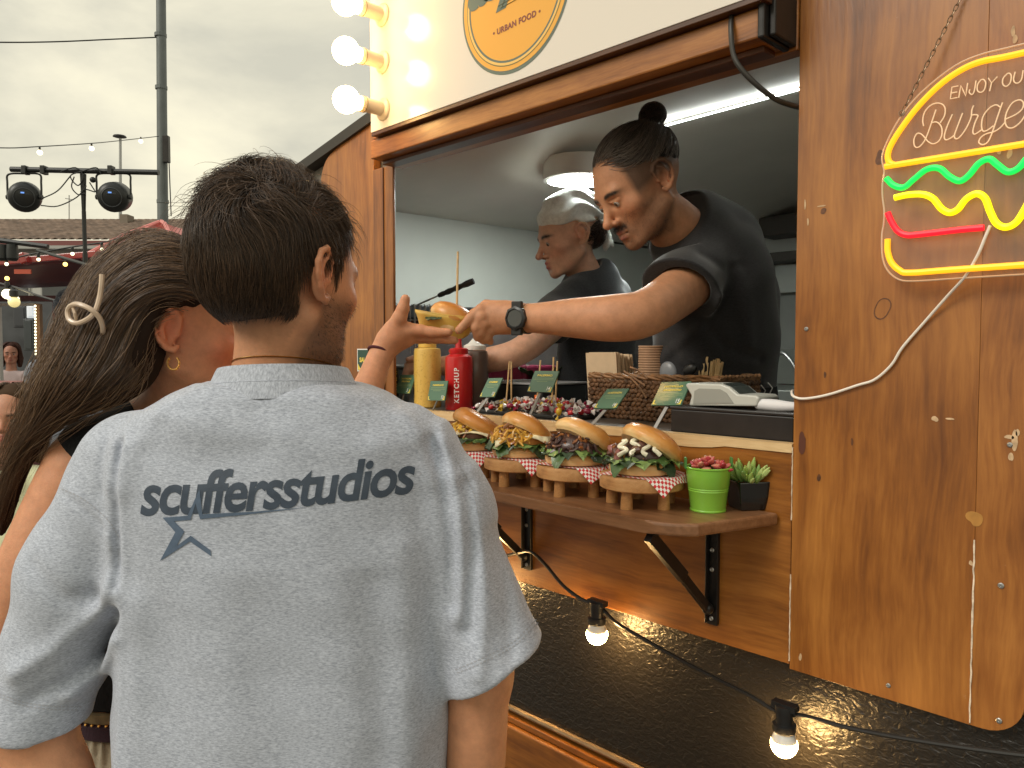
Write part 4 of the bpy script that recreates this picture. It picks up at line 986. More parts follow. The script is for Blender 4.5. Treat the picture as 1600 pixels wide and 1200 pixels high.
m = MB(); m.tube(ringv(.0905, .0865, 1.4585), .0011, 5, closed=True); m.build('collar_seam', SHIRT, man, smooth=True, sub=mb0)
# thin gold necklace
tr = BVHTree.FromPolygons([tuple(x) for x in bv], [tuple(int(i) for i in f) for f in bq])
pts = []
for k in range(60):
    an = 2 * math.pi * k / 60; o = Vector((cc[0] + .2 * math.cos(an), cc[1] + .2 * math.sin(an), 1.480 - .012 * math.sin(an))); hit = tr.ray_cast(o, Vector((-math.cos(an), -math.sin(an), 0)))
    if hit[0] is not None: pts.append(np.array(hit[0] + hit[1] * .0008))
GOLD = plain('gold', (.75, .42, .13), .25, 1)
MB().tube(pts, .0009, 5, closed=True).build('necklace', GOLD, man, smooth=True, sub=mb0)
# print on the back: lettering and star laid on the cloth
ts = BVHTree.FromPolygons([tuple(x) for x in sv], [tuple(int(i) for i in f) for f in sq_])
INK = plain('slate_print', (.040, .058, .088), .55, noise=.12, nscale=120)
INK2 = plain('blue_slate_print', (.085, .125, .19), .55, noise=.12, nscale=120)
def drape(pix, faces, name, mat, sub=0, off=.0007):
    bm = bmesh.new(); vs = [bm.verts.new((x, y, 0)) for x, y in pix]
    for f in faces:
        try: bm.faces.new([vs[i] for i in f])
        except ValueError: pass
    bm.normal_update(); bmesh.ops.triangulate(bm, faces=bm.faces)
    for _ in range(sub):
        eds = [e for e in bm.edges if e.calc_length() > 7]
        if eds: bmesh.ops.subdivide_edges(bm, edges=eds, cuts=1); bmesh.ops.triangulate(bm, faces=bm.faces)
    org = Vector((0, 0, 1.5))
    for v in bm.verts:
        u, w = uw(v.co.x, v.co.y); d = Vector((u, 1, w)).normalized(); hit = ts.ray_cast(org, d)
        p = hit[0] if hit[0] is not None else org + d * .93
        v.co = p - d * off - Vector(mb0)
    me = bpy.data.meshes.new(name); bm.to_mesh(me); bm.free(); return link_mesh(name, me, mat, man)
v, f = text2d('scuffersstudios', 1.0, bold=.023, shear=.19, spacing=.92)
x0, x1 = v[:, 0].min(), v[:, 0].max(); t = (v[:, 0] - x0) / (x1 - x0)
base = 804 - 36 * t + 7 * np.sin(math.pi * t); hgt = (95 - 9 * t)
pix = np.stack([219 + (649 - 219) * t, base - v[:, 1] * hgt], 1)
drape(pix, f, 'print_lettering', INK, 3)
zs = lambda q: (200 + q[0] * .3, 690 + q[1] * .3)
star = [(180, 396), (315, 386), (372, 250), (385, 378), (945, 340), (385, 402), (366, 404), (352, 330), (322, 408), (240, 414), (292, 468), (252, 542), (322, 490), (432, 598), (428, 565), (322, 512), (168, 622), (245, 470)]
outer = [(180, 396), (310, 386), (372, 248), (388, 378), (640, 366), (945, 341), (640, 378), (375, 404), (352, 322), (325, 408), (240, 415), (293, 468), (252, 545), (326, 490), (428, 565), (434, 598), (322, 520), (166, 622), (246, 472)]
drape([zs(q) for q in outer], [tuple(range(len(outer)))], 'print_star', INK2, 3, .0011)
beard(bv, bq, H, lambda h: (h[:, 2] < -.030) & (h[:, 2] > -.118) & (h[:, 1] > .004) & (h[:, 0] > .015), 1500, .0030, .00015, man, mb0, (.02, .012, .008), (.07, .04, .025), 5)
# stitching along hems and shoulder seams
def stitch(lines, name, w=.9, dash=4.2, gap=2.2):
    px_, fc_ = [], []
    for ln in lines:
        Pp = smooth_path(ln, 8); seg = np.linalg.norm(np.diff(Pp, axis=0), axis=1); s_ = np.concatenate([[0], np.cumsum(seg)]); t = 0
        while t + dash < s_[-1]:
            a = np.array([np.interp(t, s_, Pp[:, i]) for i in (0, 1)]); b_ = np.array([np.interp(t + dash, s_, Pp[:, i]) for i in (0, 1)]); n_ = np.array((-(b_ - a)[1], (b_ - a)[0])); n_ = n_ / np.linalg.norm(n_) * w
            k = len(px_); px_ += [a - n_, b_ - n_, b_ + n_, a + n_]; fc_.append((k, k + 1, k + 2, k + 3)); t += dash + gap
    drape(px_, fc_, name, THREAD, 0, .0008)['kind'] = 'stuff'
THREAD = plain('grey_thread', (.36, .37, .41), .9)
stitch([[(-8, 1082), (40, 1098), (90, 1104), (128, 1104)], [(-8, 1087), (40, 1103), (90, 1109), (126, 1109)], [(838, 968), (800, 1004), (750, 1030), (708, 1048)], [(841, 973), (803, 1009), (752, 1036), (708, 1054)], [(96, 764), (130, 780), (168, 812), (188, 842)], [(712, 716), (740, 770), (752, 830)]], 'stitching')
# hair
S = SDF(H.c - .17, H.c + .17, .003)
HC, HR = (.0, -.022, .018), (.081, .100, .101)
H.ell(S, HC, HR, k=.0); H.ell(S, (.0, .03, .066), (.064, .064, .050), k=.02)
hp0 = H.c; A_ = H.A
def hl_cut(X, Y, Z):
    dx, dy, dz = X - hp0[0], Y - hp0[1], Z - hp0[2]
    x = dx * A_[0, 0] + dy * A_[1, 0] + dz * A_[2, 0]; y = dx * A_[0, 1] + dy * A_[1, 1] + dz * A_[2, 1]; z = dx * A_[0, 2] + dy * A_[1, 2] + dz * A_[2, 2]
    a = np.maximum((z - .012) * .55 - (y - .040) * .84, -99)            # forehead line: front-below is bare
    front = -(((y - .036) * .86) - (z - .02) * .52)
    ear = np.sqrt((y + .010) ** 2 + ((z + .012) * .85) ** 2) - .031
    side = np.maximum(-(z + .005), 0) * 0 + np.maximum(front, -99)
    low = np.maximum(z + .028, -(y + .022))                              # below the sideburn
    nape = z + .070 - .30 * np.clip(np.abs(x) - .022, 0, 1)
    return np.minimum(np.minimum(np.minimum(front, np.maximum(ear, .045 - np.abs(x))), np.maximum(low, -1)), nape)
S.field(hl_cut, k=.006, op='cut')
S.warp(lambda X, Y, Z: .0045 + .0015 * Wav(21, 75, 12)(X, Y, Z))
v, q = keep_largest(*S.mesh()); me = np_mesh('hair', v - mb0, q); set_color(me, np.tile((.016, .010, .007), (len(v), 1))); hair_o = link_mesh('hair', me, HAIRCAP, man)
Wc = np.array((.012, -.078, .088))
def mdir(p):
    d = p - Wc; d /= np.linalg.norm(d, axis=1)[:, None] + .02
    sw = np.stack([-d[:, 1], d[:, 0], 0 * d[:, 0]], 1) * .45
    gz = np.clip((.085 - p[:, 2]) / .08, 0, 1.3)[:, None] * np.array((0, -.1, -1.0)); fr = np.clip((p[:, 1] + .02) / .08, 0, 1)[:, None] * np.array((.25, .9, .05))
    return d + sw + gz + fr * (p[:, 2] > .05)[:, None]
def mmask(p):
    x, y, z = p.T; return (z > -.066 + .30 * np.clip(np.abs(x) - .022, 0, 1)) & ((z > -.028) | (y < -.026)) & ((y - .044) * .86 - (z - .02) * .52 < 0) & (z > -9) & ~((np.hypot(y + .010, (z + .012) * .85) < .030) & (np.abs(x) > .05))
ml = lambda p: np.interp(p[:, 2], [-.066, -.04, .0, .05, .09], [.012, .022, .034, .044, .052]) + .016 * (p[:, 1] > .05)
mlift = lambda p: np.interp(p[:, 2], [-.04, .03, .05, .09], [.14, .09, .14, .42])
g = np.random.default_rng(31)
P, sh = flow_hair(H, HC, HR, 19000, mmask, mdir, ml, mlift, 9, 31, .20, lambda p: np.interp(p[:, 2], [-.03, .05, .08], [.25, .6, 1.05]), 58)
strands('hair_strands', P.reshape(sh) - mb0, .00033 * (.7 + .6 * g.random(sh[0])), HAIR, hair_o, brown(sh[0], g, (.026, .016, .010), (.13, .074, .040)))['kind'] = 'stuff'
P, sh = flow_hair(H, HC, np.array(HR) * 1.03, 420, lambda p: (p[:, 2] > .05) & mmask(p), mdir, lambda p: np.full(len(p), .052), lambda p: np.full(len(p), .8), 9, 51, .6, .9, 60)
strands('hair_strands', P.reshape(sh) - mb0, .00030, HAIR, hair_o, brown(sh[0], g, (.06, .035, .02), (.14, .08, .045)))['kind'] = 'stuff'
legs(man, mb0, (V(340, 1200, 1.0)[0], 1.0), (V(545, 1200, 1.0)[0], 1.0), .86, DENIM, SHOE, (.35, .94))

# ------------------------------------------------------------------ customer with long brown hair
wb0 = V(225, 1200, 1.28); wb0[2] = 0
wom = view_thing('person', 'woman with long brown hair held by a beige clip, reaching out for a burger', 'person', wb0)
H2 = Head(V(280, 510, 1.2), 70, -4, 0)
S = SDF((-.82, .98, .80), (-.07, 1.68, 1.66), .0036)
H2.build(S, fem=1.0, jaw=.95)
S.cap(V(284, 560, 1.205), V(278, 655, 1.245), .049, .054, .02)
S.cap(V(255, 655, 1.25), V(140, 715, 1.19), .045, .050, .035); S.cap(V(265, 655, 1.25), V(340, 700, 1.33), .045, .05, .035)
S.limb([V(132, 738, 1.185), V(50, 900, 1.15), V(-8, 1030, 1.13)], [.060, .054, .043])
S.chain([V(-8, 1030, 1.13), V(5, 1120, 1.07), V(8, 1190, 1.0)], [.043, .037, .027], .015)
S.ell(V(235, 760, 1.27), (.15, .10, .13), k=.04); S.cap(V(235, 800, 1.28), V(222, 1080, 1.30), .105, .098, .04)
S.chain([V(335, 700, 1.33), V(520, 745, 1.44)], [.05, .042], .02)
S.limb([V(520, 745, 1.44), V(562, 640, 1.53), V(595, 553, 1.585)], [.041, .0335, .0235])
Z6 = lambda x, y, d: V(600 + x / 7.5, 440 + y / 7.5, d)
# right hand, open under the bowl
hw = Z6(-20, 850, 1.585)
S.chain([hw, Z6(60, 700, 1.59), Z6(150, 600, 1.59), Z6(260, 590, 1.592)], [.0225, .026, .027, .020], .012)
S.chain([Z6(120, 740, 1.60), Z6(250, 660, 1.602), Z6(380, 620, 1.605)], [.018, .018, .013], .012)
fingers(S, [([Z6(110, 560, 1.58), Z6(185, 420, 1.572), Z6(222, 320, 1.568), Z6(250, 205, 1.566)], [.019, .0145, .0125, .0098]),
            ([Z6(280, 570, 1.585), Z6(420, 570, 1.58), Z6(570, 592, 1.576), Z6(760, 595, 1.574)], [.017, .0120, .0105, .0082]),
            ([Z6(300, 620, 1.597), Z6(450, 640, 1.597), Z6(620, 655, 1.594), Z6(830, 690, 1.592)], [.016, .0120, .0105, .0082]),
            ([Z6(280, 640, 1.612), Z6(440, 660, 1.616), Z6(600, 670, 1.614), Z6(800, 690, 1.612)], [.015, .0115, .0098, .008]),
            ([Z6(250, 650, 1.625), Z6(400, 672, 1.632), Z6(520, 680, 1.632), Z6(660, 690, 1.630)], [.013, .0098, .0085, .007])], .005)
S.ell(Z6(150, 610, 1.615), (.025, .02, .016), k=.015)
def wtint(v): return H2.face_tint(v, (.59, .275, .150), cheek=.5, brows=.8)
body_mesh(S, 'body', wom, wb0, wtint); H2.eyes(wom, wb0)
# black vest
S = SDF((-.82, 1.05, .86), (-.25, 1.5, 1.46), .0045)
S.ell(V(235, 770, 1.27), (.156, .106, .125), k=.04); S.cap(V(235, 800, 1.28), V(222, 1058, 1.30), .111, .104, .04)
S.cap(V(150, 708, 1.194), V(240, 663, 1.242), .0565, .0515, .01); S.cap(V(160, 715, 1.19), V(215, 760, 1.2), .055, .06, .02)
S.cap(V(330, 675, 1.30), V(300, 760, 1.28), .03, .05, .02)
zv = V(0, 1072, 1.3)[2]; S.field(lambda X, Y, Z: Z - zv, op='cut')
BLK = fabric('black_rib', (.010, .010, .011), (.022, .022, .024), 300, 60, bump=.4, sheen=0)
S.warp(lambda X, Y, Z: .0008 * Wav(3, 60, 8)(X, Y, Z))
cloth(S, 'vest', BLK, wom, wb0)
# trousers with gathered waist
BEIGE = fabric('beige_cotton', (.28, .235, .165), (.37, .315, .225), 250, 250, bump=.4)
wc = V(218, 1100, 1.30); zw = wc[2]
S = SDF((wc[0] - .2, wc[1] - .22, .04), (wc[0] + .2, wc[1] + .22, zw + .01), .0055)
S.cap((wc[0], wc[1], zw - .03), (wc[0], wc[1], zw - .16), .103, .125, .03)
for s in (-1, 1): S.chain([(wc[0] + s * .065, wc[1] + s * .03, zw - .16), (wc[0] + s * .07, wc[1] + s * .03, .45), (wc[0] + s * .07, wc[1] + s * .03, .07)], [.085, .075, .06], .04)
S.field(lambda X, Y, Z: -(Z - (zw - .012)) * -1 if False else (zw - .012) - Z, op='cut')
S.warp(lambda X, Y, Z: .0042 * np.sin(np.arctan2(Y - wc[1], X - wc[0]) * 34) * np.clip((Z - (zw - .16)) / .12, 0, 1) + .004 * Wav(8, 22, 8, (1, 1, .5))(X, Y, Z))
cloth(S, 'trousers', BEIGE, wom, wb0)
m = MB(); m.lathe([(.104, -.014), (.1085, -.010), (.1085, .010), (.105, .014), (.098, .014)], 48, wc, cap0=False, cap1=False); m.build('waistband', plain('maroon_waistband', (.030, .008, .018), .8, bump=.3), wom, smooth=True, sub=wb0)
m = MB(); m.lathe([(.104, .014), (.1075, .017), (.106, .030), (.100, .032)], 48, wc, cap0=False, cap1=False); m.build('belt', plain('olive_belt', (.17, .12, .055), .7, noise=.3, nscale=80), wom, smooth=True, sub=wb0)
m = MB()
for k in range(56):
    an = 2 * math.pi * k / 56; m.ball(wc + np.array((.1085 * math.cos(an), .1085 * math.sin(an), .0135 + .0015 * math.sin(3 * an))), .0026, 6, 5)
m.build('belt_chain', GOLD, wom, smooth=True, sub=wb0)
for s in (-1, 1):
    q = MB(); q.ball(np.array((wc[0] + s * .07 + .05, wc[1] + s * .03 + .03, .04)), (.12, .05, .045), 12, 8, np.array(Matrix.Rotation(R(20), 3, 'Z'))); q.build('shoe', SHOE, wom, smooth=True, sub=wb0)
# wrist cord, bracelet, earring
def ring_at(c, axis, r, rad, name, mat, par, sub, n=28, wob=0):
    ax = Vector(axis).normalized(); u = ax.orthogonal().normalized(); w = ax.cross(u)
    m = MB(); m.tube([np.array(c) + np.array(u) * r * math.cos(t) + np.array(w) * r * math.sin(t) + np.array(ax) * wob * math.sin(9 * t) for t in np.linspace(0, 2 * math.pi, n, endpoint=False)], rad, 7, closed=True); return m.build(name, mat, par, smooth=True, sub=sub)
fa = Vector(V(595, 553, 1.585) - V(560, 640, 1.53))
ring_at(V(594, 551, 1.584), fa, .0250, .0030, 'wrist_cord', plain('maroon_cord', (.075, .010, .018), .8, bump=.5), wom, wb0)
ring_at(V(8, 1180, 1.005), V(8, 1190, 1.0) - V(5, 1120, 1.07), .0315, .0035, 'bracelet', GOLD, wom, wb0, 60, .002)
ec = H2.p(.082, .000, -.058)
m = MB()
for t in np.linspace(-2.4, 2.4, 24): m.ball(ec + RT * 0 + np.array((.0085 * math.sin(t), 0, -.0095 * math.cos(t) + .002)), .0017, 6, 5)
m.build('earring', GOLD, wom, smooth=True, sub=wb0)
# hair: mass, then strands
GD = [
 [(305, 385, 1.260), (262, 370, 1.280), (205, 385, 1.280), (150, 432, 1.260), (118, 485, 1.230), (92, 540, 1.200), (66, 600, 1.170), (46, 652, 1.155), (28, 706, 1.159), (6, 770, 1.160), (-16, 840, 1.160)],
 [(312, 392, 1.200), (270, 367, 1.200), (215, 370, 1.200), (158, 415, 1.180), (126, 468, 1.160), (98, 532, 1.140), (68, 600, 1.130), (48, 652, 1.134), (30, 706, 1.158), (8, 770, 1.160), (-14, 840, 1.160)],
 [(330, 410, 1.145), (285, 388, 1.120), (225, 392, 1.115), (172, 432, 1.110), (140, 478, 1.100), (113, 535, 1.090), (78, 604, 1.083), (54, 654, 1.114), (32, 704, 1.155), (8, 765, 1.160), (-16, 835, 1.160)],
 [(338, 440, 1.120), (290, 425, 1.100), (235, 425, 1.090), (185, 455, 1.085), (152, 500, 1.080), (130, 550, 1.070), (96, 606, 1.065), (68, 650, 1.103), (40, 698, 1.148), (14, 758, 1.160), (-12, 830, 1.160)],
 [(330, 466, 1.115), (288, 450, 1.100), (242, 454, 1.085), (202, 478, 1.080), (176, 516, 1.075), (156, 560, 1.065), (122.733, 604, 1.059), (79.4, 644, 1.094), (42, 692, 1.141), (12, 750, 1.160), (-14, 822, 1.160)],
 [(272, 470, 1.110), (252, 470, 1.100), (232, 482, 1.095), (214, 508, 1.085), (200, 540, 1.080), (186, 570, 1.070), (154.867, 604, 1.068), (99.6667, 640, 1.093), (44, 688, 1.137), (10, 745, 1.160), (-16, 816, 1.160)],
 [(240, 500, 1.120), (236, 512, 1.115), (231, 530, 1.110), (226, 550, 1.105), (220, 574, 1.100), (207.8, 596, 1.090), (181, 620, 1.095), (128.2, 644, 1.103), (54, 686, 1.135), (18, 742, 1.160), (-10, 812, 1.160)]]
GV = [np.array([V(*p) for p in g_]) for g_ in GD]
S = SDF((-.86, 1.0, .95), (-.40, 1.42, 1.66), .004)
H2.ell(S, (0, -.014, .036), (.083, .105, .090), k=0)
hp0 = H2.c; A_ = H2.A
def wcut(X, Y, Z):
    dx, dy, dz = X - hp0[0], Y - hp0[1], Z - hp0[2]
    y = dx * A_[0, 1] + dy * A_[1, 1] + dz * A_[2, 1]; z = dx * A_[0, 2] + dy * A_[1, 2] + dz * A_[2, 2]
    return np.minimum(-((y - .05) * .86 - (z - .02) * .52), np.maximum(np.hypot(y + .006, (z + .012) * .9) - .034, z - .022))
S.field(wcut, k=.008, op='cut')
for gi, gv in enumerate(GV):
    Q = smooth_path(gv, 3) + np.array((0, .026, 0)); r_ = np.interp(np.linspace(0, 1, len(Q)), [0, .12, .3, .55, .75, 1], [.008, .016, .020, .013, .007, .006]); st = 3 if gi < 6 else 6
    S.chain(Q[st:], r_[st:] * (.8 if gi == 6 else 1), .012)
S.warp(lambda X, Y, Z: .003 + .002 * Wav(61, 60, 12, (1, 1, .4))(X, Y, Z))
H2.ell(S, (.095, .000, -.014), (.045, .026, .040), k=.004, op='cut')
v, q = keep_largest(*S.mesh()); me = np_mesh('hair', v - wb0, q); set_color(me, np.tile((.022, .0125, .008), (len(v), 1))); wh = link_mesh('hair', me, HAIRCAP, wom)
g = np.random.default_rng(77)
P = sheet_hair(GV, 7600, 20, 71, .0036, .0026, 11)
k_ = brown(7600, g, (.034, .019, .011), (.19, .105, .052))
strands('hair_strands', P - wb0, .00040 * (.7 + .6 * g.random(7600)), HAIR, wh, k_)['kind'] = 'stuff'
P = sheet_hair([GV[0] + (-.012, 0, .006), GV[1] + (-.016, 0, .006), GV[2] + (-.006, -.004, .002), GV[4], GV[6] + (.012, -.002, -.006)], 380, 22, 72, .008, .007, 15, (0, .35))
strands('hair_strands', P - wb0, .00034, HAIR, wh, brown(380, g, (.10, .055, .03), (.26, .16, .085)))['kind'] = 'stuff'
P = sheet_hair(GV[4:7], 2600, 20, 75, .0032, .0022, 11); strands('hair_strands', P - wb0, .00038, HAIR, wh, brown(2600, g, (.032, .018, .010), (.16, .09, .045)))['kind'] = 'stuff'
# claw clip
CL = plain('beige_clip', (.56, .42, .30), .28, coat=.4)
cp_ = [(159.5, 429), (158.5, 445), (156, 463), (151, 481), (144, 493), (133, 501), (120, 505), (109, 500), (106, 487), (112, 477), (125, 476), (143, 484), (155, 496), (160, 509), (161, 521)]
dd = [1.075, 1.073, 1.072, 1.066, 1.061, 1.061, 1.064, 1.068, 1.072, 1.068, 1.062, 1.058, 1.062, 1.068, 1.076]
m = MB(); m.tube(smooth_path([V(x, y, d - .006) for (x, y), d in zip(cp_, dd)], 5), .0036, 8)
m.tube([V(114, 480, 1.063), V(117, 490, 1.058), V(119, 499, 1.061)], .0024, 8)
m.build('hair_clip', CL, wom, smooth=True, sub=wb0)
# ------------------------------------------------------------------ cook handing out the burger
kb0 = V(1120, 1000, 1.82); kb0[2] = .35
cook = view_thing('person', 'man with a dark hair bun in a black T-shirt handing a burger through the hatch', 'person', kb0)
K = Head(V(998, 287, 1.66), -111, -33, 3, .99)
S = SDF((.0 - .14, 1.40, 1.20), (.66, 2.02, 2.02), .0027)
K.build(S, nose=1.04, jaw=1.03, sides=(1, -1), mouth_open=.0012)
S.chain([V(1022, 318, 1.672), V(1052, 352, 1.70), V(1078, 372, 1.73)], [.050, .054, .06], .02)
S.cap(V(1078, 380, 1.735), V(1095, 420, 1.72), .06, .055, .03)
S.limb([V(1098, 425, 1.69), V(1052, 462, 1.58), V(1006, 490, 1.485), V(960, 497, 1.475), V(905, 497, 1.51), V(860, 497, 1.54), V(815, 497, 1.575)], [.056, .049, .0445, .0440, .0385, .0320, .0265])
S.cap(V(1130, 440, 1.75), V(1130, 540, 1.80), .09, .09, .04)
# left hand: closing on the edge of the bowl
h6 = lambda x, y, d: V(600 + x / 7.5, 440 + y / 7.5, d)
S.chain([V(818, 497, 1.572), V(800, 496, 1.582), V(778, 496, 1.592)], [.0255, .029, .0275], .012)
S.ell(V(786, 493, 1.586), (.030, .018, .030), k=.012); S.cap(V(800, 487, 1.58), V(765, 484, 1.588), .017, .0125, .012); S.cap(V(800, 508, 1.582), V(768, 514, 1.594), .016, .012, .012)
fingers(S, [([V(772, 484, 1.590), V(752, 484, 1.586), V(735, 498, 1.580), V(717, 516, 1.577)], [.0150, .0120, .0105, .0085]),
            ([V(770, 492, 1.588), V(752, 496, 1.578), V(744, 512, 1.580), V(746, 527, 1.590)], [.0140, .0118, .0108, .0088]),
            ([V(770, 502, 1.590), V(757, 506, 1.580), V(751, 520, 1.584), V(755, 532, 1.594)], [.0135, .0112, .0102, .0085]),
            ([V(776, 512, 1.594), V(766, 517, 1.588), V(762, 527, 1.592), V(766, 534, 1.60)], [.0120, .0098, .0088, .0075]),
            ([V(785, 480, 1.60), V(760, 478, 1.622), V(740, 492, 1.630), V(726, 504, 1.630)], [.0145, .0125, .0115, .0095])], .005)
def ktint(v):
    c = K.face_tint(v, (.50, .24, .128), lips=(.36, .13, .10), stubble=.45, brows=1.6, cheek=.14)
    h = K.inv(v); x, y, z = h.T
    mus = np.exp(-((z + .0560) / .0058) ** 2) * (y > .080) * np.exp(-(x / .024) ** 6) * .55
    fade = np.clip((z + .022 + .25 * np.clip(y, 0, .1)) / .03, 0, 1) * np.clip((np.abs(x) - .035) / .01, 0, 1) * np.clip((.060 - y) / .012, 0, 1) * .85 * (np.linalg.norm(h, axis=1) < .16)
    near = (np.linalg.norm(h, axis=1) < .165); mus = mus * near; fade = fade * near; fade = np.maximum(fade, np.exp(-((y - .020) / .010) ** 2) * (np.abs(x) > .05) * np.clip((z + .04) / .03, 0, 1) * (z < .03) * .45 * near)
    w = np.clip(np.maximum(mus, fade), 0, 1)[:, None]; return c * (1 - w) + np.array((.055, .035, .025)) * w
kbo, kv_, kq_ = body_mesh(S, 'body', cook, kb0, ktint)
beard(kv_, kq_, K, lambda h: (np.abs(h[:, 2] + .0565) < .0055) & (h[:, 1] > .082) & (np.abs(h[:, 0]) < .025) & (np.linalg.norm(h, axis=1) < .15), 330, .0050, .00022, cook, kb0, (.012, .009, .008), (.035, .025, .02), 6, name='moustache')
beard(kv_, kq_, K, lambda h: (h[:, 2] < -.035) & (h[:, 2] > -.115) & (h[:, 1] > .01) & (np.abs(h[:, 0]) > .008) & (np.linalg.norm(h, axis=1) < .15), 2600, .0028, .00015, cook, kb0, (.02, .012, .008), (.06, .035, .022), 7); K.eyes(cook, kb0, (0.0, -.25))
BLACKT = fabric('black_jersey', (.014, .0135, .0145), (.028, .027, .029), 160, 500, rough=.8, bump=.2, sheen=.25)
S = SDF((.10, 1.45, 1.20), (.72, 2.06, 1.86), .0036)
S.chain([V(1090, 378, 1.74), V(1120, 440, 1.76), V(1118, 520, 1.80), V(1112, 640, 1.84)], [.092, .118, .130, .130], .05)
S.chain([V(1058, 372, 1.70), V(1088, 352, 1.78), V(1120, 372, 1.84)], [.062, .070, .075], .04)
S.chain([V(1122, 385, 1.83), V(1150, 470, 1.86), V(1150, 600, 1.88)], [.095, .085, .095], .05)
S.chain([V(1085, 510, 1.72), V(1075, 600, 1.76), V(1075, 660, 1.78)], [.075, .085, .09], .05)
S2 = S.like(); S2.chain([V(1106, 400, 1.70), V(1062, 455, 1.595), V(1040, 478, 1.55)], [.072, .071, .073], .03)
h = V(1066, 452, 1.60); ax = V(1040, 478, 1.55) - V(1106, 400, 1.70); ax /= np.linalg.norm(ax)
nz_ = ax + np.array((.10, 0, -.30)); nz_ /= np.linalg.norm(nz_)
S2.field(lambda X, Y, Z: -((X - h[0]) * nz_[0] + (Y - h[1]) * nz_[1] + (Z - h[2]) * nz_[2]), op='cut'); S2.cap(h - ax * .03, h + ax * .15, .0565, k=.002, op='cut')
S.merge(S2, .025)
nk = V(1052, 362, 1.705); nx = V(1030, 325, 1.675) - V(1075, 385, 1.735); nx /= np.linalg.norm(nx)
S.field(lambda X, Y, Z: np.maximum(-((X - nk[0]) * nx[0] + (Y - nk[1]) * nx[1] + (Z - nk[2]) * nx[2]) + .004, np.sqrt((X - nk[0]) ** 2 + (Y - nk[1]) ** 2 + (Z - nk[2]) ** 2) - .11), k=.006, op='cut')
ridges(S, [([(1100, 470), (1090, 500), (1030, 560)], .006, .012), ([(1080, 500), (1120, 540), (1180, 560)], -.006, .012), ([(1060, 560), (1120, 590), (1190, 600)], .006, .012), ([(1130, 420), (1150, 470), (1160, 540)], .004, .014), ([(1070, 410), (1110, 430), (1140, 420)], -.003, .01), ([(1040, 540), (1080, 600)], -.006, .012)], 1.72)
S.warp(lambda X, Y, Z: .0016 * Wav(15, 42, 10)(X, Y, Z))
cloth(S, 'shirt', BLACKT, cook, kb0)
ring_at(nk - nx * .004 + np.array((.0, .002, -.002)), nx, .0625, .0045, 'collar', BLACKT, cook, kb0, 40)
APR = plain('black_apron', (.012, .012, .013), .8)
m = MB(); m.lathe([(.137, -.03), (.140, .0), (.137, .03)], 40, V(1120, 622, 1.84), cap0=False, cap1=False); m.build('apron_band', APR, cook, smooth=True, sub=kb0)
TIE = plain('pale_tie', (.5, .48, .45), .7)
for k in range(5):
    p = V(1160 + k * 11, 606 + (k % 2) * 4, 1.70); m = MB(); m.tube([p + np.array((-.006, 0, .012)), p + np.array((.003, -.004, .0)), p + np.array((-.002, 0, -.014))], .0013, 5); m.build('apron_stitch', TIE, cook, sub=kb0)
legs(cook, kb0, (V(1080, 700, 1.82)[0], 1.84), (V(1160, 700, 1.86)[0], 1.88), 1.22, DENIM, SHOE, (-.9, -.3), .10)
# watch
wp = V(819, 498, 1.572); wa = V(880, 496, 1.525) - V(800, 497, 1.59); wa /= np.linalg.norm(wa)
WB = plain('watch_rubber', (.016, .017, .017), .45); WD = plain('watch_bezel', (.030, .032, .033), .35, .3)
m = MB(); wu = np.cross(wa, (0, 0, 1)); wu /= np.linalg.norm(wu); wv = np.cross(wu, wa)
loops = []
for o, rr in ((-.011, .0285), (-.011, .0305), (.011, .0315), (.011, .0295)):
    a = np.linspace(0, 2 * math.pi, 32, endpoint=False); loops.append(wp + wa * o + rr * (np.cos(a)[:, None] * wu * .98 + np.sin(a)[:, None] * wv))
m.add(np.concatenate(loops), [(i * 32 + k, i * 32 + (k + 1) % 32, ((i + 1) % 4) * 32 + (k + 1) % 32, ((i + 1) % 4) * 32 + k) for i in range(4) for k in range(32)]); m.build('watch_strap', WB, cook, smooth=True, sub=kb0)
fd = V(819, 498, 1.0) * -1; fd = -(wp - np.array((0, 0, 1.5))); fd[2] *= .1; fd -= wa * (fd @ wa); fd /= np.linalg.norm(fd); fc = wp + fd * .031; fv = np.cross(fd, wa)
rot = np.stack([wa, fv, fd], 1)
m = MB(); m.lathe([(.0225, -.008), (.0255, -.002), (.0245, .005), (.0195, .0075), (.0180, .0048), (.0005, .0048)], 8, fc, rot=rot); m.build('watch_case', WD, cook, smooth=True, sub=kb0, angle=25)
m = MB(); m.lathe([(.0172, .0053), (.0005, .0054)], 20, fc, rot=rot, cap0=False); m.build('watch_face', plain('watch_display', (.09, .095, .09), .2, coat=.6), cook, sub=kb0)
for s in (-1, 1):
    m = MB(); m.box(fc + fv * s * .0262 + fd * -.004, (.023, .016, .010), rot); m.build('watch_lug', WB, cook, bevel=.0015, sub=kb0)
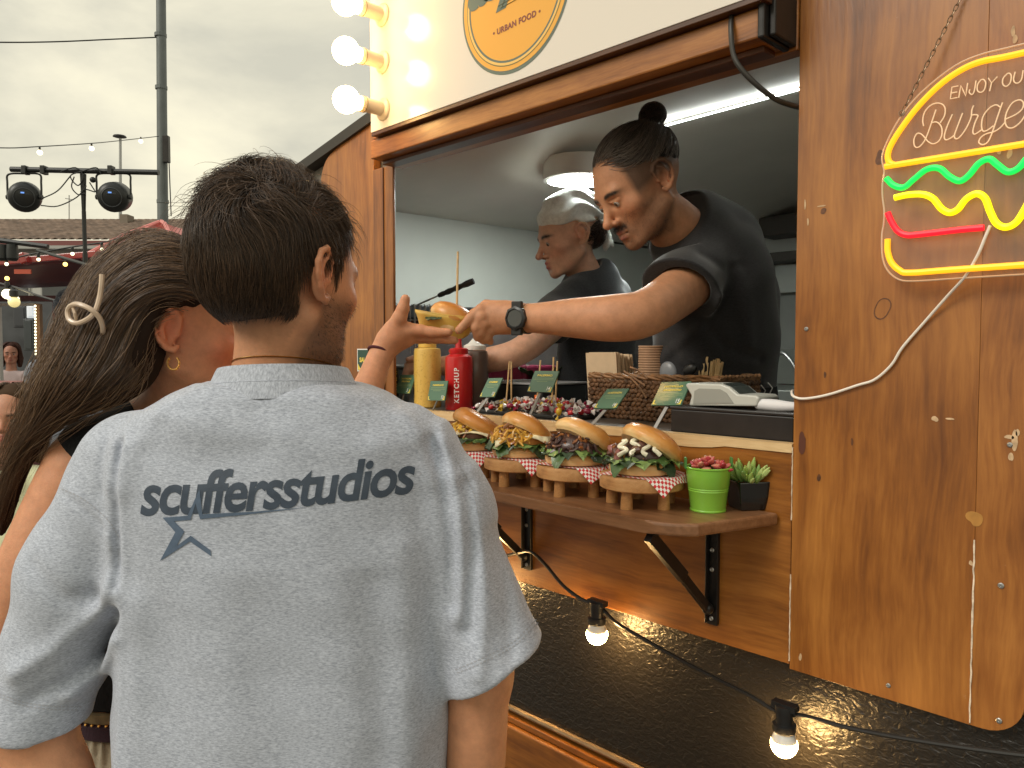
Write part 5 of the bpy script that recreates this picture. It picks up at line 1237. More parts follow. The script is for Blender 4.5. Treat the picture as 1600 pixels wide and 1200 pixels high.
# hair: swept back to the bun
S = SDF(K.c - .19, K.c + .21, .003)
KC, KR = (0, -.017, .038), (.0755, .098, .078)
K.ell(S, KC, KR, k=0)
hpk, Ak = K.c, K.A; ks = K.s
def kcut(X, Y, Z):
    dx, dy, dz = (X - hpk[0]) / ks, (Y - hpk[1]) / ks, (Z - hpk[2]) / ks
    x = dx * Ak[0, 0] + dy * Ak[1, 0] + dz * Ak[2, 0]; y = dx * Ak[0, 1] + dy * Ak[1, 1] + dz * Ak[2, 1]; z = dx * Ak[0, 2] + dy * Ak[1, 2] + dz * Ak[2, 2]
    front = -((y - .066) * .80 - (z - .060) * .60)                      # forehead line
    lowside = np.maximum(z - .036 - .55 * np.clip(y, -.2, .2) * (y > 0) - .25 * (y < -.03) * (y + .03) , -99)
    return np.minimum(front, -lowside * -1 if False else np.maximum(lowside, -99) * 1.0) if False else np.minimum(front, z - (.026 + .34 * np.clip(y, 0, .1) + .65 * np.clip(y + .03, -.1, 0)))
S.field(lambda X, Y, Z: kcut(X, Y, Z), k=.006, op='cut')
S.warp(lambda X, Y, Z: .001 * Wav(23, 120, 12)(X, Y, Z))
bun = (0, -.112, .106)
K.ell(S, bun, (.024, .024, .022), k=.004); K.cap(S, (0, -.085, .078), bun, .017, .020, k=.008)
v, q = keep_largest(*S.mesh()); me = np_mesh('hair', v - kb0, q); set_color(me, np.tile((.020, .016, .014), (len(v), 1))); kh = link_mesh('hair', me, HAIRCAP, cook)
B3 = np.array((0, -.096, .090))
def kdir(p): d = B3 - p; return d / (np.linalg.norm(d, axis=1)[:, None] + .01)
def kmask(p):
    x, y, z = p.T; return ((y - .066) * .8 - (z - .060) * .60 < 0) & (z > .024 + .34 * np.clip(y, 0, .1) + .65 * np.clip(y + .03, -.1, 0))
P, sh = flow_hair(K, KC, KR, 5200, kmask, kdir, lambda p: np.clip(np.linalg.norm(B3 - p, axis=1) * .8, .02, .10), lambda p: np.full(len(p), .05), 9, 61, .10, .18, 40, 1.012)
strands('hair_strands', P.reshape(sh) - kb0, .00055, HAIR, kh, brown(sh[0], g, (.030, .023, .019), (.27, .215, .175)))['kind'] = 'stuff'
n = 700; t = np.linspace(0, 1, 12); ax_ = g.normal(size=(n, 3)); ax_ /= np.linalg.norm(ax_, axis=1)[:, None]; u_ = np.cross(ax_, g.normal(size=(n, 3))); u_ /= np.linalg.norm(u_, axis=1)[:, None]; w_ = np.cross(ax_, u_)
th = g.random((n, 1)) * 6.28 + t[None] * (1.2 + g.random((n, 1)) * 1.6); rb = (1.0 + .16 * g.random((n, 1)) + .12 * t[None] ** 3 * g.random((n, 1)))
P = np.array(bun) + (np.cos(th)[..., None] * u_[:, None] + np.sin(th)[..., None] * w_[:, None]) * np.array((.027, .026, .025)) * rb[..., None]
P = K.c + (P.reshape(-1, 3) * ks) @ Ak.T
strands('hair_strands', P.reshape(n, 12, 3) - kb0, .0005, HAIR, kh, brown(n, g, (.03, .020, .015), (.17, .11, .08)))['kind'] = 'stuff'

# ------------------------------------------------------------------ cook with the head scarf
cb0 = V(930, 1000, 2.42); cb0[2] = .35
ck2 = view_thing('person', 'woman with a pale grey head scarf in a black T-shirt working inside the truck', 'person', cb0)
Q2 = Head(V(890, 368, 2.36), -106, -17, 0, .97)
S = SDF((-.42, 1.9, 1.30), (.42, 2.62, 1.98), .0033)
Q2.build(S, fem=1.0, jaw=.96, nose=1.07)
S.chain([V(899, 388, 2.37), V(912, 425, 2.40), V(920, 445, 2.42)], [.046, .047, .056], .02)
S.chain([V(920, 452, 2.42), V(905, 466, 2.37), V(893, 478, 2.32)], [.05, .048, .046], .02); S.limb([V(893, 478, 2.32), V(850, 520, 2.22), V(805, 552, 2.14), V(740, 566, 2.16), V(672, 574, 2.20)], [.046, .042, .037, .033, .024])
S.ell(V(655, 577, 2.21), (.040, .022, .024), k=.012)
fingers(S, [([V(655, 570, 2.20), V(638, 570, 2.19), V(632, 586, 2.185)], [.012, .010, .008]), ([V(655, 576, 2.195), V(637, 580, 2.185), V(634, 594, 2.18)], [.011, .0095, .008]), ([V(657, 582, 2.20), V(642, 590, 2.19), V(641, 600, 2.18)], [.011, .009, .007]), ([V(660, 586, 2.21), V(648, 597, 2.20), V(648, 604, 2.19)], [.010, .008, .007]), ([V(660, 566, 2.20), V(648, 560, 2.19), V(638, 562, 2.18)], [.011, .010, .008])], .004)
def ctint(v): return Q2.face_tint(v, (.66, .375, .255), lips=(.42, .11, .10), brows=1.6, cheek=.18)
body_mesh(S, 'body', ck2, cb0, ctint); Q2.eyes(ck2, cb0, (0, -.5))
S = SDF((-.15, 2.0, 1.15), (.55, 2.75, 1.78), .0042)
S.chain([V(925, 452, 2.42), V(932, 500, 2.44), V(930, 600, 2.46), V(930, 680, 2.46)], [.092, .118, .125, .125], .05)
S.chain([V(900, 466, 2.36), V(930, 436, 2.42), V(955, 462, 2.52)], [.066, .058, .068], .04)
S2 = S.like(); S2.chain([V(895, 468, 2.34), V(862, 502, 2.25), V(845, 518, 2.2)], [.060, .060, .062], .03); h = V(858, 505, 2.24); ax = V(845, 518, 2.2) - V(895, 468, 2.34); ax /= np.linalg.norm(ax)
S2.field(lambda X, Y, Z: -((X - h[0]) * ax[0] + (Y - h[1]) * ax[1] + (Z - h[2]) * ax[2]), op='cut'); S.merge(S2, .025)
S.field(lambda X, Y, Z: np.sqrt((X - V(908, 408, 2.39)[0]) ** 2 + (Y - 2.385) ** 2 + (Z - V(908, 408, 2.39)[2]) ** 2) - .058, k=.01, op='cut')
S.warp(lambda X, Y, Z: .003 * Wav(16, 36, 10)(X, Y, Z))
cloth(S, 'shirt', fabric('charcoal_jersey', (.022, .024, .028), (.045, .048, .055), 160, 500, bump=.2), ck2, cb0)
m, nt, b = newmat('striped_apron'); N = nt.nodes.new; t_ = N('ShaderNodeTexCoord'); wv_ = N('ShaderNodeTexWave'); wv_.wave_type = 'BANDS'; wv_.bands_direction = 'X'; wv_.inputs['Scale'].default_value = 22; r_ = N('ShaderNodeValToRGB')
r_.color_ramp.elements[0].position = .90; r_.color_ramp.elements[0].color = (.014, .014, .016, 1); r_.color_ramp.elements[1].position = .94; r_.color_ramp.elements[1].color = (.34, .34, .34, 1)
nt.links.new(t_.outputs['Object'], wv_.inputs['Vector']); nt.links.new(wv_.outputs[0], r_.inputs[0]); nt.links.new(r_.outputs[0], b.inputs['Base Color']); b.inputs['Roughness'].default_value = .85
ac = V(930, 640, 2.46); q_ = MB(); q_.lathe([(.150, -.55), (.142, -.2), (.136, .0), (.132, .09)], 40, ac, cap0=False, cap1=False); q_.build('apron', m, ck2, smooth=True, sub=cb0)
legs(ck2, cb0, (V(905, 700, 2.46)[0], 2.44), (V(955, 700, 2.46)[0], 2.48), 1.20, DENIM, SHOE, (-.9, -.3), .085)
# scarf: wrapped cap with pleats to the knot, and hair below
S = SDF(Q2.c - .17, Q2.c + .17, .003)
Q2.ell(S, (0, -.020, .050), (.086, .108, .090), k=0); Q2.ell(S, (0, -.105, .020), (.026, .022, .024), k=.02); Q2.cap(S, (0, -.112, .01), (.006, -.118, -.06), .014, .018, k=.01)
hq, Aq = Q2.c, Q2.A
def loc(X, Y, Z, c, A): dx, dy, dz = X - c[0], Y - c[1], Z - c[2]; return [dx * A[0, i] + dy * A[1, i] + dz * A[2, i] for i in range(3)]
def scut(X, Y, Z):
    x, y, z = loc(X, Y, Z, hq, Aq); return np.where(y > -.085, z - (.030 + .10 * np.clip(y, -.05, .12)), z + .09)
S.field(scut, k=.004, op='cut')
def pleat(X, Y, Z):
    x, y, z = loc(X, Y, Z, hq, Aq); an = np.arctan2(z - .02, np.abs(x) * .6 - 0 * y + (y + .13) * 1.0); return .0060 * np.sin(an * 18 + 2 * np.sin(40 * y)) * np.clip((.10 - y) / .08, 0, 1) + .0012 * Wav(33, 70, 10)(X, Y, Z)
S.warp(pleat)
cloth(S, 'head_scarf', fabric('grey_scarf', (.70, .70, .66), (.88, .88, .84), 120, 120, bump=.3), ck2, cb0)
S = SDF(Q2.c - .17, Q2.c + .17, .0035)
Q2.ell(S, (0, -.058, -.006), (.064, .058, .048), k=0); S.field(lambda X, Y, Z: loc(X, Y, Z, hq, Aq)[1] * -1 - .012, op='cut'); S.warp(lambda X, Y, Z: .004 * Wav(34, 90, 12)(X, Y, Z))
v, q = keep_largest(*S.mesh()); me = np_mesh('hair', v - cb0, q); set_color(me, np.tile((.024, .013, .009), (len(v), 1))); ch = link_mesh('hair', me, HAIRCAP, ck2)
P, sh = flow_hair(Q2, (0, -.058, -.006), (.065, .059, .049), 900, lambda p: (p[:, 1] < -.02) & (p[:, 2] < .02), lambda p: np.tile((0, -.35, -1.0), (len(p), 1)), lambda p: np.full(len(p), .035), lambda p: np.full(len(p), .3), 7, 81, .4, 1.2, 70)
strands('hair_strands', P.reshape(sh) - cb0, .0006, HAIR, ch, brown(sh[0], g, (.03, .016, .010), (.10, .055, .03)))['kind'] = 'stuff'
m = MB(); c_ = Q2.p(.082, -.002, -.046); m.tube([c_ + np.array((.006 * math.cos(t), 0, .006 * math.sin(t))) for t in np.linspace(0, 6.28, 12, endpoint=False)], .0008, 5, closed=True); m.build('earring', GOLD, ck2, sub=cb0)
# ------------------------------------------------------------------ counter top and what stands on it
ZC = ZS - .001
tpart(MB().box2((-2.0, .0265, ZC - .03), (-.23, .50, ZC)), 'counter_top', plain('counter_laminate', (.10, .085, .07), .4, noise=.2), bevel=.002)
RED = plain('ketchup_red', (.52, .012, .014), .3, coat=.25); WHT = plain('white_print', (.82, .80, .78), .5)
def base(px, py, Y): p = onY(px, py, Y); return (p[0], p[1], ZC)
dirc = lambda p: math.atan2(CAM[1] - p[1], CAM[0] - p[0])
# ketchup
p = base(717, 600, .095); t = thing('ketchup_bottle', 'red squeeze bottle marked ketchup on the counter behind the sill', 'squeeze bottle', p); bk = t
MB().lathe([(.0335, 0), (.0358, .004), (.0358, .128), (.0345, .137), (.026, .143), (.0235, .144)], 32).build('body', RED, t, smooth=True)
MB().lathe([(.0235, .1445), (.0245, .146), (.0245, .157), (.0215, .159), (.0095, .161), (.0085, .168), (.0055, .192), (.0035, .193)], 24).build('cap', RED, t, smooth=True)
v, f = text2d('KETCHUP', .0172, bold=.0006, spacing=1.28)
a0 = dirc(p) - R(10); rr = .0361; ang = a0 + (v[:, 1] - .006) / rr * -1.0
MB().add(np.stack([rr * np.cos(ang), rr * np.sin(ang), .018 + v[:, 0]], 1), f).build('lettering', WHT, t, recalc=False)
m = MB(); m.tube([(.026 * math.cos(a0 - 1.9) + .004 * math.cos(x), .026 * math.sin(a0 - 1.9), .152 + .004 * math.sin(x)) for x in np.linspace(0, 6.28, 10, endpoint=False)], .0012, 5, closed=True); m.build('cap_loop', RED, t)
# yellow sauce
m_, nt, b = newmat('mustard_mayo'); N = nt.nodes.new; tc_ = N('ShaderNodeTexCoord'); vo_ = N('ShaderNodeTexNoise'); vo_.inputs['Scale'].default_value = 170; vo_.inputs['Detail'].default_value = 3; rp_ = N('ShaderNodeValToRGB')
rp_.color_ramp.elements[0].position = .27; rp_.color_ramp.elements[0].color = (.55, .31, .06, 1); rp_.color_ramp.elements[1].position = .44; rp_.color_ramp.elements[1].color = (.74, .48, .11, 1)
nt.links.new(tc_.outputs['Object'], vo_.inputs['Vector']); nt.links.new(vo_.outputs[0], rp_.inputs[0]); nt.links.new(rp_.outputs[0], b.inputs['Base Color']); b.inputs['Roughness'].default_value = .3; b.inputs['Coat Weight'].default_value = .2
p = base(668, 600, .08); t = thing('sauce_bottle', 'squeeze bottle of speckled yellow sauce left of the ketchup', 'squeeze bottle', p)
MB().lathe([(.034, 0), (.0368, .003), (.0368, .10), (.0362, .150), (.0345, .158), (.024, .161)], 32).build('body', m_, t, smooth=True)
MB().lathe([(.024, .1615), (.0245, .163), (.0240, .172), (.009, .175), (.004, .192)], 20).build('cap', plain('yellow_cap', (.78, .52, .12), .35), t, smooth=True)
p = base(742, 600, .17); t = thing('sauce_bottle', 'grey brown sauce bottle with a white cap right of the ketchup', 'squeeze bottle', p)
MB().lathe([(.034, 0), (.0365, .004), (.0365, .140), (.034, .150), (.028, .154)], 32).build('body', plain('brown_sauce', (.115, .075, .060), .28, coat=.3, noise=.12, nscale=25), t, smooth=True)
MB().lathe([(.030, .1545), (.0305, .156), (.0300, .166), (.018, .172), (.006, .185), (.003, .186)], 24).build('cap', WHITE_PLASTIC, t, smooth=True)
# black tub, magenta crate, salad, steel tray
p = base(832, 600, .36); t = thing('black_tub', 'black plastic tub behind the pile of sweets', 'tub', p)
tub = MB(); tub.box2((-.125, -.09, 0), (.125, .09, .060)); tub.build('body', BLACK_PLASTIC, t, bevel=.004)
MB().box2((-.13, -.095, .0605), (.13, .095, .066)).build('rim', plain('grey_rim', (.30, .30, .30), .4), t, bevel=.002)
p = base(812, 600, .62); p = (p[0], p[1], ZC - .005); t = thing('magenta_crate', 'dark magenta plastic crate in the kitchen behind the tub', 'crate', p)
MG = plain('magenta_plastic', (.24, .022, .060), .4)
MB().box2((-.11, -.08, 0), (.11, .08, .108)).build('body', MG, t, bevel=.006)
for k in (-.06, .02, .085): MB().box2((k - .006, -.083, .004), (k + .006, -.0805, .104)).build('rib', MG, t, bevel=.001)
tpart(MB().box2((-2.0, .501, ZC - .03), (-1.35, .80, ZC - .006)), 'work_top', STEEL, bevel=.002)
g = np.random.default_rng(9); LEAF = plain('dark_leaf', (.045, .085, .022), .5, noise=.5, nscale=60); LEAF2 = plain('pale_leaf', (.13, .20, .05), .5, noise=.4, nscale=60)
def leaf_sheet(m, c, L, W, rz, droop, ruffle, seed, up=0.0, mi=0):
    gg = np.random.default_rng(seed); ph = gg.random(3) * 6
    def fn(u, v):
        w = W * math.sin(math.pi * min(1, .12 + u * .88)) ** .7 * (v - .5) * 2; x = L * u; z = up * L * u - droop * u * u + ruffle * math.sin(9 * u + ph[0]) * abs(v - .5) * 2 + ruffle * .8 * math.sin(14 * u + ph[1] + 5 * v)
        ca, sa = math.cos(rz), math.sin(rz); return (c[0] + x * ca - w * sa, c[1] + x * sa + w * ca, c[2] + z)
    m.sheet(fn, 7, 6, mi=mi)
p = base(856, 600, .62); t = thing('lettuce_bunch', 'bunch of dark green lettuce standing behind the sticks', 'lettuce', p)
for k in range(14):
    m = MB(); leaf_sheet(m, (g.normal() * .025, g.normal() * .025, .02), .10, .035, g.random() * 6.28, .03, .006, k, 1.1); m.build('leaf', LEAF if k % 3 else LEAF2, t, smooth=True, recalc=False)
p = base(636, 600, .22); t = thing('steel_tray', 'steel food tray beside the left post inside the hatch', 'tray', p)
m = MB(); m.box2((-.10, -.07, 0), (.10, .07, .10)); m.build('body', STEEL, t, bevel=.006); MB().box2((-.106, -.076, .1005), (.106, .076, .107)).build('rim', STEEL, t, bevel=.002)
p = onY(617, 582, .05); t = thing('price_board', 'narrow board of yellow printed lines beside the left post', 'menu board', (p[0], p[1], ZC))
MB().box2((-.014, 0, .0), (.014, .003, .105)).build('board', plain('board_black', (.03, .032, .022), .6), t)
m = MB()
for k in range(16): m.box2((-.012, -.0006, .012 + k * .0058), (.010 - .004 * (k % 3 == 0), -.0001, .0150 + k * .0058))
m.build('printed_lines', plain('yellow_ink', (.62, .50, .05), .6), t)
# wrapped sweets in a shallow tray
p = base(838, 650, .115); t = thing('sweet_tray', 'shallow dark tray that holds the wrapped sweets', 'tray', p); TP = p
MB().box2((-.155, -.062, .0), (.165, .075, .010)).build('tray', BLACK_PLASTIC, t, bevel=.003)
CM = [plain('sweet_' + n, c, .25, coat=.4) for n, c in (('white', (.72, .68, .66)), ('maroon', (.30, .02, .06)), ('yellow', (.68, .45, .04)), ('orange', (.62, .13, .02)), ('red', (.55, .03, .04)), ('brown', (.14, .05, .03)))]
cm = []
for k in range(6):
    m = MB(); m.ball((0, 0, 0), (.0085, .0062, .0058), 10, 7)
    for s in (-1, 1): m.lathe([(.0018, s * .007), (.0022, s * .009), (.0062, s * .0155), (.0045, s * .0158)], 8, rot=np.array(Matrix.Rotation(R(90), 3, 'Y')), cap1=False, wob=.25, mi=1 if k not in (0,) else 1)
    o = m.build('wrapped_sweet', [CM[k], CM[0] if k in (1, 4, 5) else CM[k if k else 1]], None, smooth=True); cm.append(o)
spots = [(x, y) for x in np.linspace(-.145, .155, 15) for y in (-.05, -.025, .0, .028, .055)]
for k, (x, y) in enumerate(spots):
    h = .014 + .020 * max(0, 1 - ((x - .03) / .13) ** 2) * (1 - abs(y - .01) / .09) * (.6 + .6 * g.random())
    src = cm[k % 6] if k < 6 else cm[int(g.choice([0, 1, 1, 2, 3, 4, 4, 5]))]
    o = src if k < 6 else src.copy()
    if k >= 6: col.objects.link(o)
    o.location = (TP[0] + x + g.normal() * .004, TP[1] + y + g.normal() * .004, TP[2] + h + .003); o.rotation_euler = (g.normal() * .6, g.normal() * .6, g.random() * 6.28); s_ = .9 + .35 * g.random(); o.scale = (s_,) * 3
    tag(o, ('white', 'maroon', 'yellow', 'orange', 'red', 'brown')[k if k < 6 else cm.index(src)] + ' wrapped sweet in the colourful pile on the tray behind the sill', 'sweet', 'wrapped sweets in the tray')
STK = plain('bamboo', (.62, .42, .20), .55, noise=.15, nscale=80)
for lab, a, b_, Y in (('left of the pair of crossed wooden skewers in the sweets', (796, 565), (790, 646), .12), ('right of the pair of crossed wooden skewers in the sweets', (799, 565), (799, 650), .12), ('wooden skewer standing behind the dark green menu card', (844.6, 563), (838, 640), .13), ('taller of two crossed wooden skewers right of the menu card', (865, 558), (862, 645), .12), ('shorter of two crossed wooden skewers right of the menu card', (871, 564), (867, 645), .12)):
    A, B = onY(*b_, Y), onY(*a, Y); A[2] = max(A[2], ZC + .006)
    MB_ = MB(); MB_.tube([A, B], .0021, 6); tag(MB_.build('skewer', STK, smooth=True), lab, 'skewer', 'wooden skewers in the sweets')
# menu cards on stakes
GREEN = plain('card_green', (.075, .165, .105), .38, coat=.25); GREY_ST = plain('stake_grey', (.22, .21, .195), .4, .4); CY = plain('card_yellow', (.80, .62, .10), .5); CW = plain('card_white', (.80, .80, .76), .5); CL_ = plain('card_pale_line', (.30, .40, .20), .5)
def menu_card(quad, stake, title, price, lab, Y0=.034):
    TLq, TRq, BRq, BLq = quad
    A = onY(*BLq, Y0); B = onY(*BRq, Y0)
    u, w = uw(*TLq); Yt = A[0] * (FH[1] + RT[1] * u) / (FH[0] + RT[0] * u) + CAM[1]; Yt = min(max(Yt, Y0 + .01), Y0 + .09); D = onY(*TLq, Yt)
    D = np.array((A[0], D[1], D[2])); Cc = B + (D - A); nrm = np.cross(B - A, D - A); nrm /= np.linalg.norm(nrm)
    S0, S1 = onY(*stake[1], .012), (onY(*stake[0], Y0)); org = np.array((S0[0], .012, ZS))
    t = thing('menu_card', lab, 'menu card', tuple(org), group='green menu cards on stakes along the sill')
    def bl(x, y, o): return A + (B - A) * x + (D - A) * y + nrm * o
    m = MB(); m.add([bl(0, 0, 0), bl(1, 0, 0), bl(1, 1, 0), bl(0, 1, 0), bl(0, 0, -.003), bl(1, 0, -.003), bl(1, 1, -.003), bl(0, 1, -.003)], [(0, 1, 2, 3), (7, 6, 5, 4), (0, 4, 5, 1), (1, 5, 6, 2), (2, 6, 7, 3), (3, 7, 4, 0)])
    cd_ = m.build('card', GREEN, t, sub=org)
    m = MB(); foot = np.array((S0[0], .012, ZS + .002)); mid = bl(.5, .12, -.006); m.bar(foot, mid, .007, .0025, up=(0, 1, 0)); m.build('stake', GREY_ST, t, sub=org)
    yy = .86
    for line in title:
        v, f = text2d(line, 1.0, bold=.035, align='CENTER'); wd = v[:, 0].max() - v[:, 0].min(); hh = .105 if len(title) > 1 else .12; sx = min(.62 / wd, .17)
        v2 = np.array([bl(.5 + x * sx, yy - hh + y * hh, .0006) for x, y, _ in v]); MB().add(v2, f).build('title', CY, cd_, sub=org, recalc=False); yy -= .155
    m = MB()
    for k, (x0, x1) in enumerate(((.12, .90), (.10, .92), (.25, .70))):
        y = yy - .07 - k * .075; m.add([bl(x0, y, .0006), bl(x1, y, .0006), bl(x1, y + .018, .0006), bl(x0, y + .018, .0006)], [(0, 1, 2, 3)])
    m.build('small_print', CL_, cd_, sub=org, recalc=False)
    v, f = text2d(price, 1.0, bold=.02); v2 = np.array([bl(.76 + x * .15, .09 + y * .24, .0006) for x, y, _ in v]); MB().add(v2, f).build('price', CW, cd_, sub=org, recalc=False)
    m = MB()
    for cx, sg in ((.03, 1), (.97, -1)):
        m.add([bl(cx, .03, .0005), bl(cx + sg * .15, .03, .0005), bl(cx + sg * .05, .07, .0005), bl(cx + sg * .04, .22, .0005), bl(cx, .22, .0005)], [(0, 1, 2, 3, 4)])
    m.build('corner_mark', CY, cd_, sub=org, recalc=False)
LB = 'green menu card on a stake '
menu_card(((626, 585.7), (649.4, 586.8), (639.8, 615), (616.4, 614.3)), ((630, 612), (625, 632)), ['PATATAS', 'FRITAS'], '5', LB + 'by the left post, in front of yellow sauce', .030)
menu_card(((672.8, 595.3), (701, 594.5), (694.8, 626), (667.8, 625.6)), ((681, 626), (677, 654)), ['PARMESANO'], '13', LB + 'overlapping the red ketchup bottle')
menu_card(((763, 591), (788.8, 590.4), (771.8, 620), (749.2, 620)), ((761, 620), (744, 655)), ['CHEESE'], '12', LB + 'with a pale glare, left of the crossed skewers')
menu_card(((835.9, 579.4), (872.7, 579.4), (861, 613), (823.5, 611.6)), ((841, 614), (826, 652)), ['PALERMO'], '14', LB + 'in front of the heap of sweets')
menu_card(((948.6, 607.7), (982.2, 607), (962, 637.7), (927.2, 637.7)), ((944, 638), (926, 663)), ['LA BOTANZINI'], '14', LB + 'before the left half of the basket')
menu_card(((1033.8, 597), (1079, 595.8), (1063.8, 633), (1017.5, 633)), ((1039, 635), (1022, 670)), ['NOVILLO', 'ARGENTINO'], '15', LB + 'priced 15, beside the black cash box')
# woven basket
bx0_, bx1_, by0, by1 = -1.150, -.815, .170, .335; bp = ((bx0_ + bx1_) / 2, .25, ZC); t = thing('woven_basket', 'brown woven basket of napkins, cups and cutlery on the counter', 'basket', bp)
WEAVE = plain('brown_rush', (.155, .075, .032), .6, noise=.55, nscale=55, bump=.4, bscale=350)
MB().box2((bx0_ + .01, by0 + .01, ZC + .001), (bx1_ - .01, by1 - .01, ZC + .012)).build('bottom', WEAVE, t, sub=bp)
m = MB(); m2 = MB(); nrow = 9
def bead(m, c, d, L, r, tilt):
    d = np.array(d, float); up = np.array((0, 0, 1.0)); n_ = np.cross(d, up); a = d * math.cos(tilt) + up * math.sin(tilt); b = np.cross(n_, a); m.ball(c, (L, r, r * .8), 7, 5, np.stack([a, b, n_], 1))
per = [((bx0_, by0), (bx1_, by0)), ((bx1_, by0), (bx1_, by1)), ((bx1_, by1), (bx0_, by1)), ((bx0_, by1), (bx0_, by0))]
for k in range(nrow):
    z = ZC + .006 + k * .0098
    for (a, b_) in per:
        a = np.array(a); b_ = np.array(b_); L = np.linalg.norm(b_ - a); nb = int(L / .0125); d = np.append((b_ - a) / L, 0)
        for i in range(nb):
            c = np.append(a + (b_ - a) * (i + .5 * (k % 2) + .25) / nb, z + g.normal() * .0007); bead(m, c + np.append(g.normal(size=2) * .0008, 0), d, .0088, .0052 + g.random() * .0008, (.45 if k % 2 else -.45) + g.normal() * .12)
m.build('weave', WEAVE, t, smooth=True, sub=bp, recalc=False)['kind'] = 'stuff'
rim = MB()
cs = [(bx0_, by0), (bx1_, by0), (bx1_, by1), (bx0_, by1)]
path = []
for i in range(4):
    a = np.array(cs[i]); b_ = np.array(cs[(i + 1) % 4])
    for q in np.linspace(0, 1, 12, endpoint=False): path.append(np.append(a + (b_ - a) * q, ZC + .0965))
path = np.array(path); tt = np.arange(len(path))
for ph in (0, 2.1, 4.2):
    pp = smooth_path(path + np.stack([.0015 * np.sin(tt * 1.9 + ph), .0045 * np.cos(tt * 1.9 + ph), .0045 * np.sin(tt * 1.9 + ph)], 1), 3, closed=True); rim.tube(pp, .0036, 6, closed=True)
for q in (((975, 580), (990, 590), (1008, 603)), ((985, 574), (1000, 580), (1012, 592)), ((985, 590), (1000, 606), (1010, 622)), ((1070, 592), (1095, 588), (1126, 594))):
    rim.tube(smooth_path([onY(x, y, by0 - .006) for x, y in q], 5), .0026, 5)
rim.build('rim', plain('rush_rim', (.27, .135, .055), .6, noise=.5, nscale=60), t, smooth=True, sub=bp, recalc=False)
# napkins: a block of single sheets
NAP = plain('kraft_napkin', (.60, .45, .29), .8, noise=.06, nscale=40); n0 = onY(921, 551, .20); n1 = onY(967, 551, .20); nw = n1[0] - n0[0]; nz0, nz1 = ZC + .03, n0[2]
t = thing('napkin_stack', 'stack of kraft paper napkins standing in the woven basket', 'napkins', (n0[0] + nw / 2, .23, nz0)); nap = None
for k in range(15):
    o = MB(); ln_ = .0009 if k else .0016
    o.box2((-nw / 2, -ln_, 0), (nw / 2, ln_, nz1 - nz0)); o = o.build('napkin', NAP, t) if nap is None or k == 1 else nap.copy()
    if k == 0: nap = o
    elif k > 1: col.objects.link(o)
    if k == 1: nap = o
    o.location = (g.normal() * .0006, -.028 + k * .0042 + (.003 if k else 0), g.normal() * .0012 - (.006 if k > 4 else 0)); o.rotation_euler = (.10 + g.normal() * .03, g.normal() * .01, g.normal() * .03)
# paper cups, nested
CUPM = plain('kraft_cup', (.42, .255, .15), .7, noise=.08, nscale=60); cpp = onY(1019, 598, .235); t = thing('paper_cup_stack', 'tall stack of brown paper cups in the woven basket', 'paper cups', (cpp[0], cpp[1], ZC + .02))
zt = onY(1019, 541, .235)[2] - ZC - .02; ncup = 18; first = None
for k in range(ncup):
    z = zt - (ncup - 1 - k) * .0056
    if k in (0, ncup - 1):
        m = MB(); m.lathe([(.022, -.05), (.0302, -.003), (.0316, -.0015), (.0318, .0), (.0310, .0012), (.0296, .0), (.0290, -.004), (.0215, -.049)], 28, cap0=False); o = m.build('cup', CUPM, t, smooth=True) if first is None else first.copy()
        if first is not None: col.objects.link(o)
        first = first or o
    else: o = first.copy(); col.objects.link(o)
    o.location = (0, 0, z)
# cutlery in the basket
gs = plain('grey_spoon', (.20, .21, .225), .35, noise=.1); c0_ = onY(1044, 582, .225)
t = thing('serving_spoon', 'grey egg shaped spoon standing in the woven basket', 'spoon', tuple(c0_))
m = MB(); m.ball((0, 0, 0), (.022, .009, .025), 16, 12, np.array(Matrix.Rotation(R(-12), 3, 'Y'))); m.build('spoon_bowl', gs, t, smooth=True); MB().tube([(-.002, 0, -.02), (-.008, .004, -.085)], .003, 6).build('handle', gs, t, smooth=True)
t = thing('scissors', 'black handled scissors pointing down in the woven basket', 'scissors', tuple(onY(1066, 585, .26)))
for (cx, cy, rx, rz) in ((1055, 568, .0105, .0165), (1076, 567, .0145, .0195)):
    c = onY(cx, cy, .26) - onY(1066, 585, .26); a = np.linspace(0, 6.28, 20, endpoint=False); MB().tube([c + np.array((rx * math.cos(x), 0, rz * math.sin(x))) for x in a], .0042, 7, closed=True).build('finger_loop', BLACK_PLASTIC, t, smooth=True)
MB().bar((-.004, 0, -.01), (.002, 0, -.10), .012, .003, up=(0, 1, 0)).build('blade', STEEL, t); MB().bar((.006, .0035, -.01), (-.002, .0035, -.10), .012, .003, up=(0, 1, 0)).build('blade', STEEL, t)
c0_ = onY(1078, 578, .215); t = thing('black_spoon', 'black spoon with a round bowl in front of the scissors', 'spoon', tuple(c0_))
MB().ball((0, 0, 0), (.019, .008, .013), 14, 10, np.array(Matrix.Rotation(R(-30), 3, 'Y'))).build('spoon_bowl', BLACK_PLASTIC, t, smooth=True); MB().tube([(-.01, 0, -.006), (-.04, .01, -.06)], .0035, 6).build('handle', BLACK_PLASTIC, t, smooth=True)
c0_ = onY(1105, 580, .25); t = thing('stirrer_bundle', 'bundle of pale wooden stirrers standing in the woven basket', 'stirrers', (c0_[0], c0_[1], ZC + .01)); st0 = None
top = c0_[2] + .022 - ZC - .01
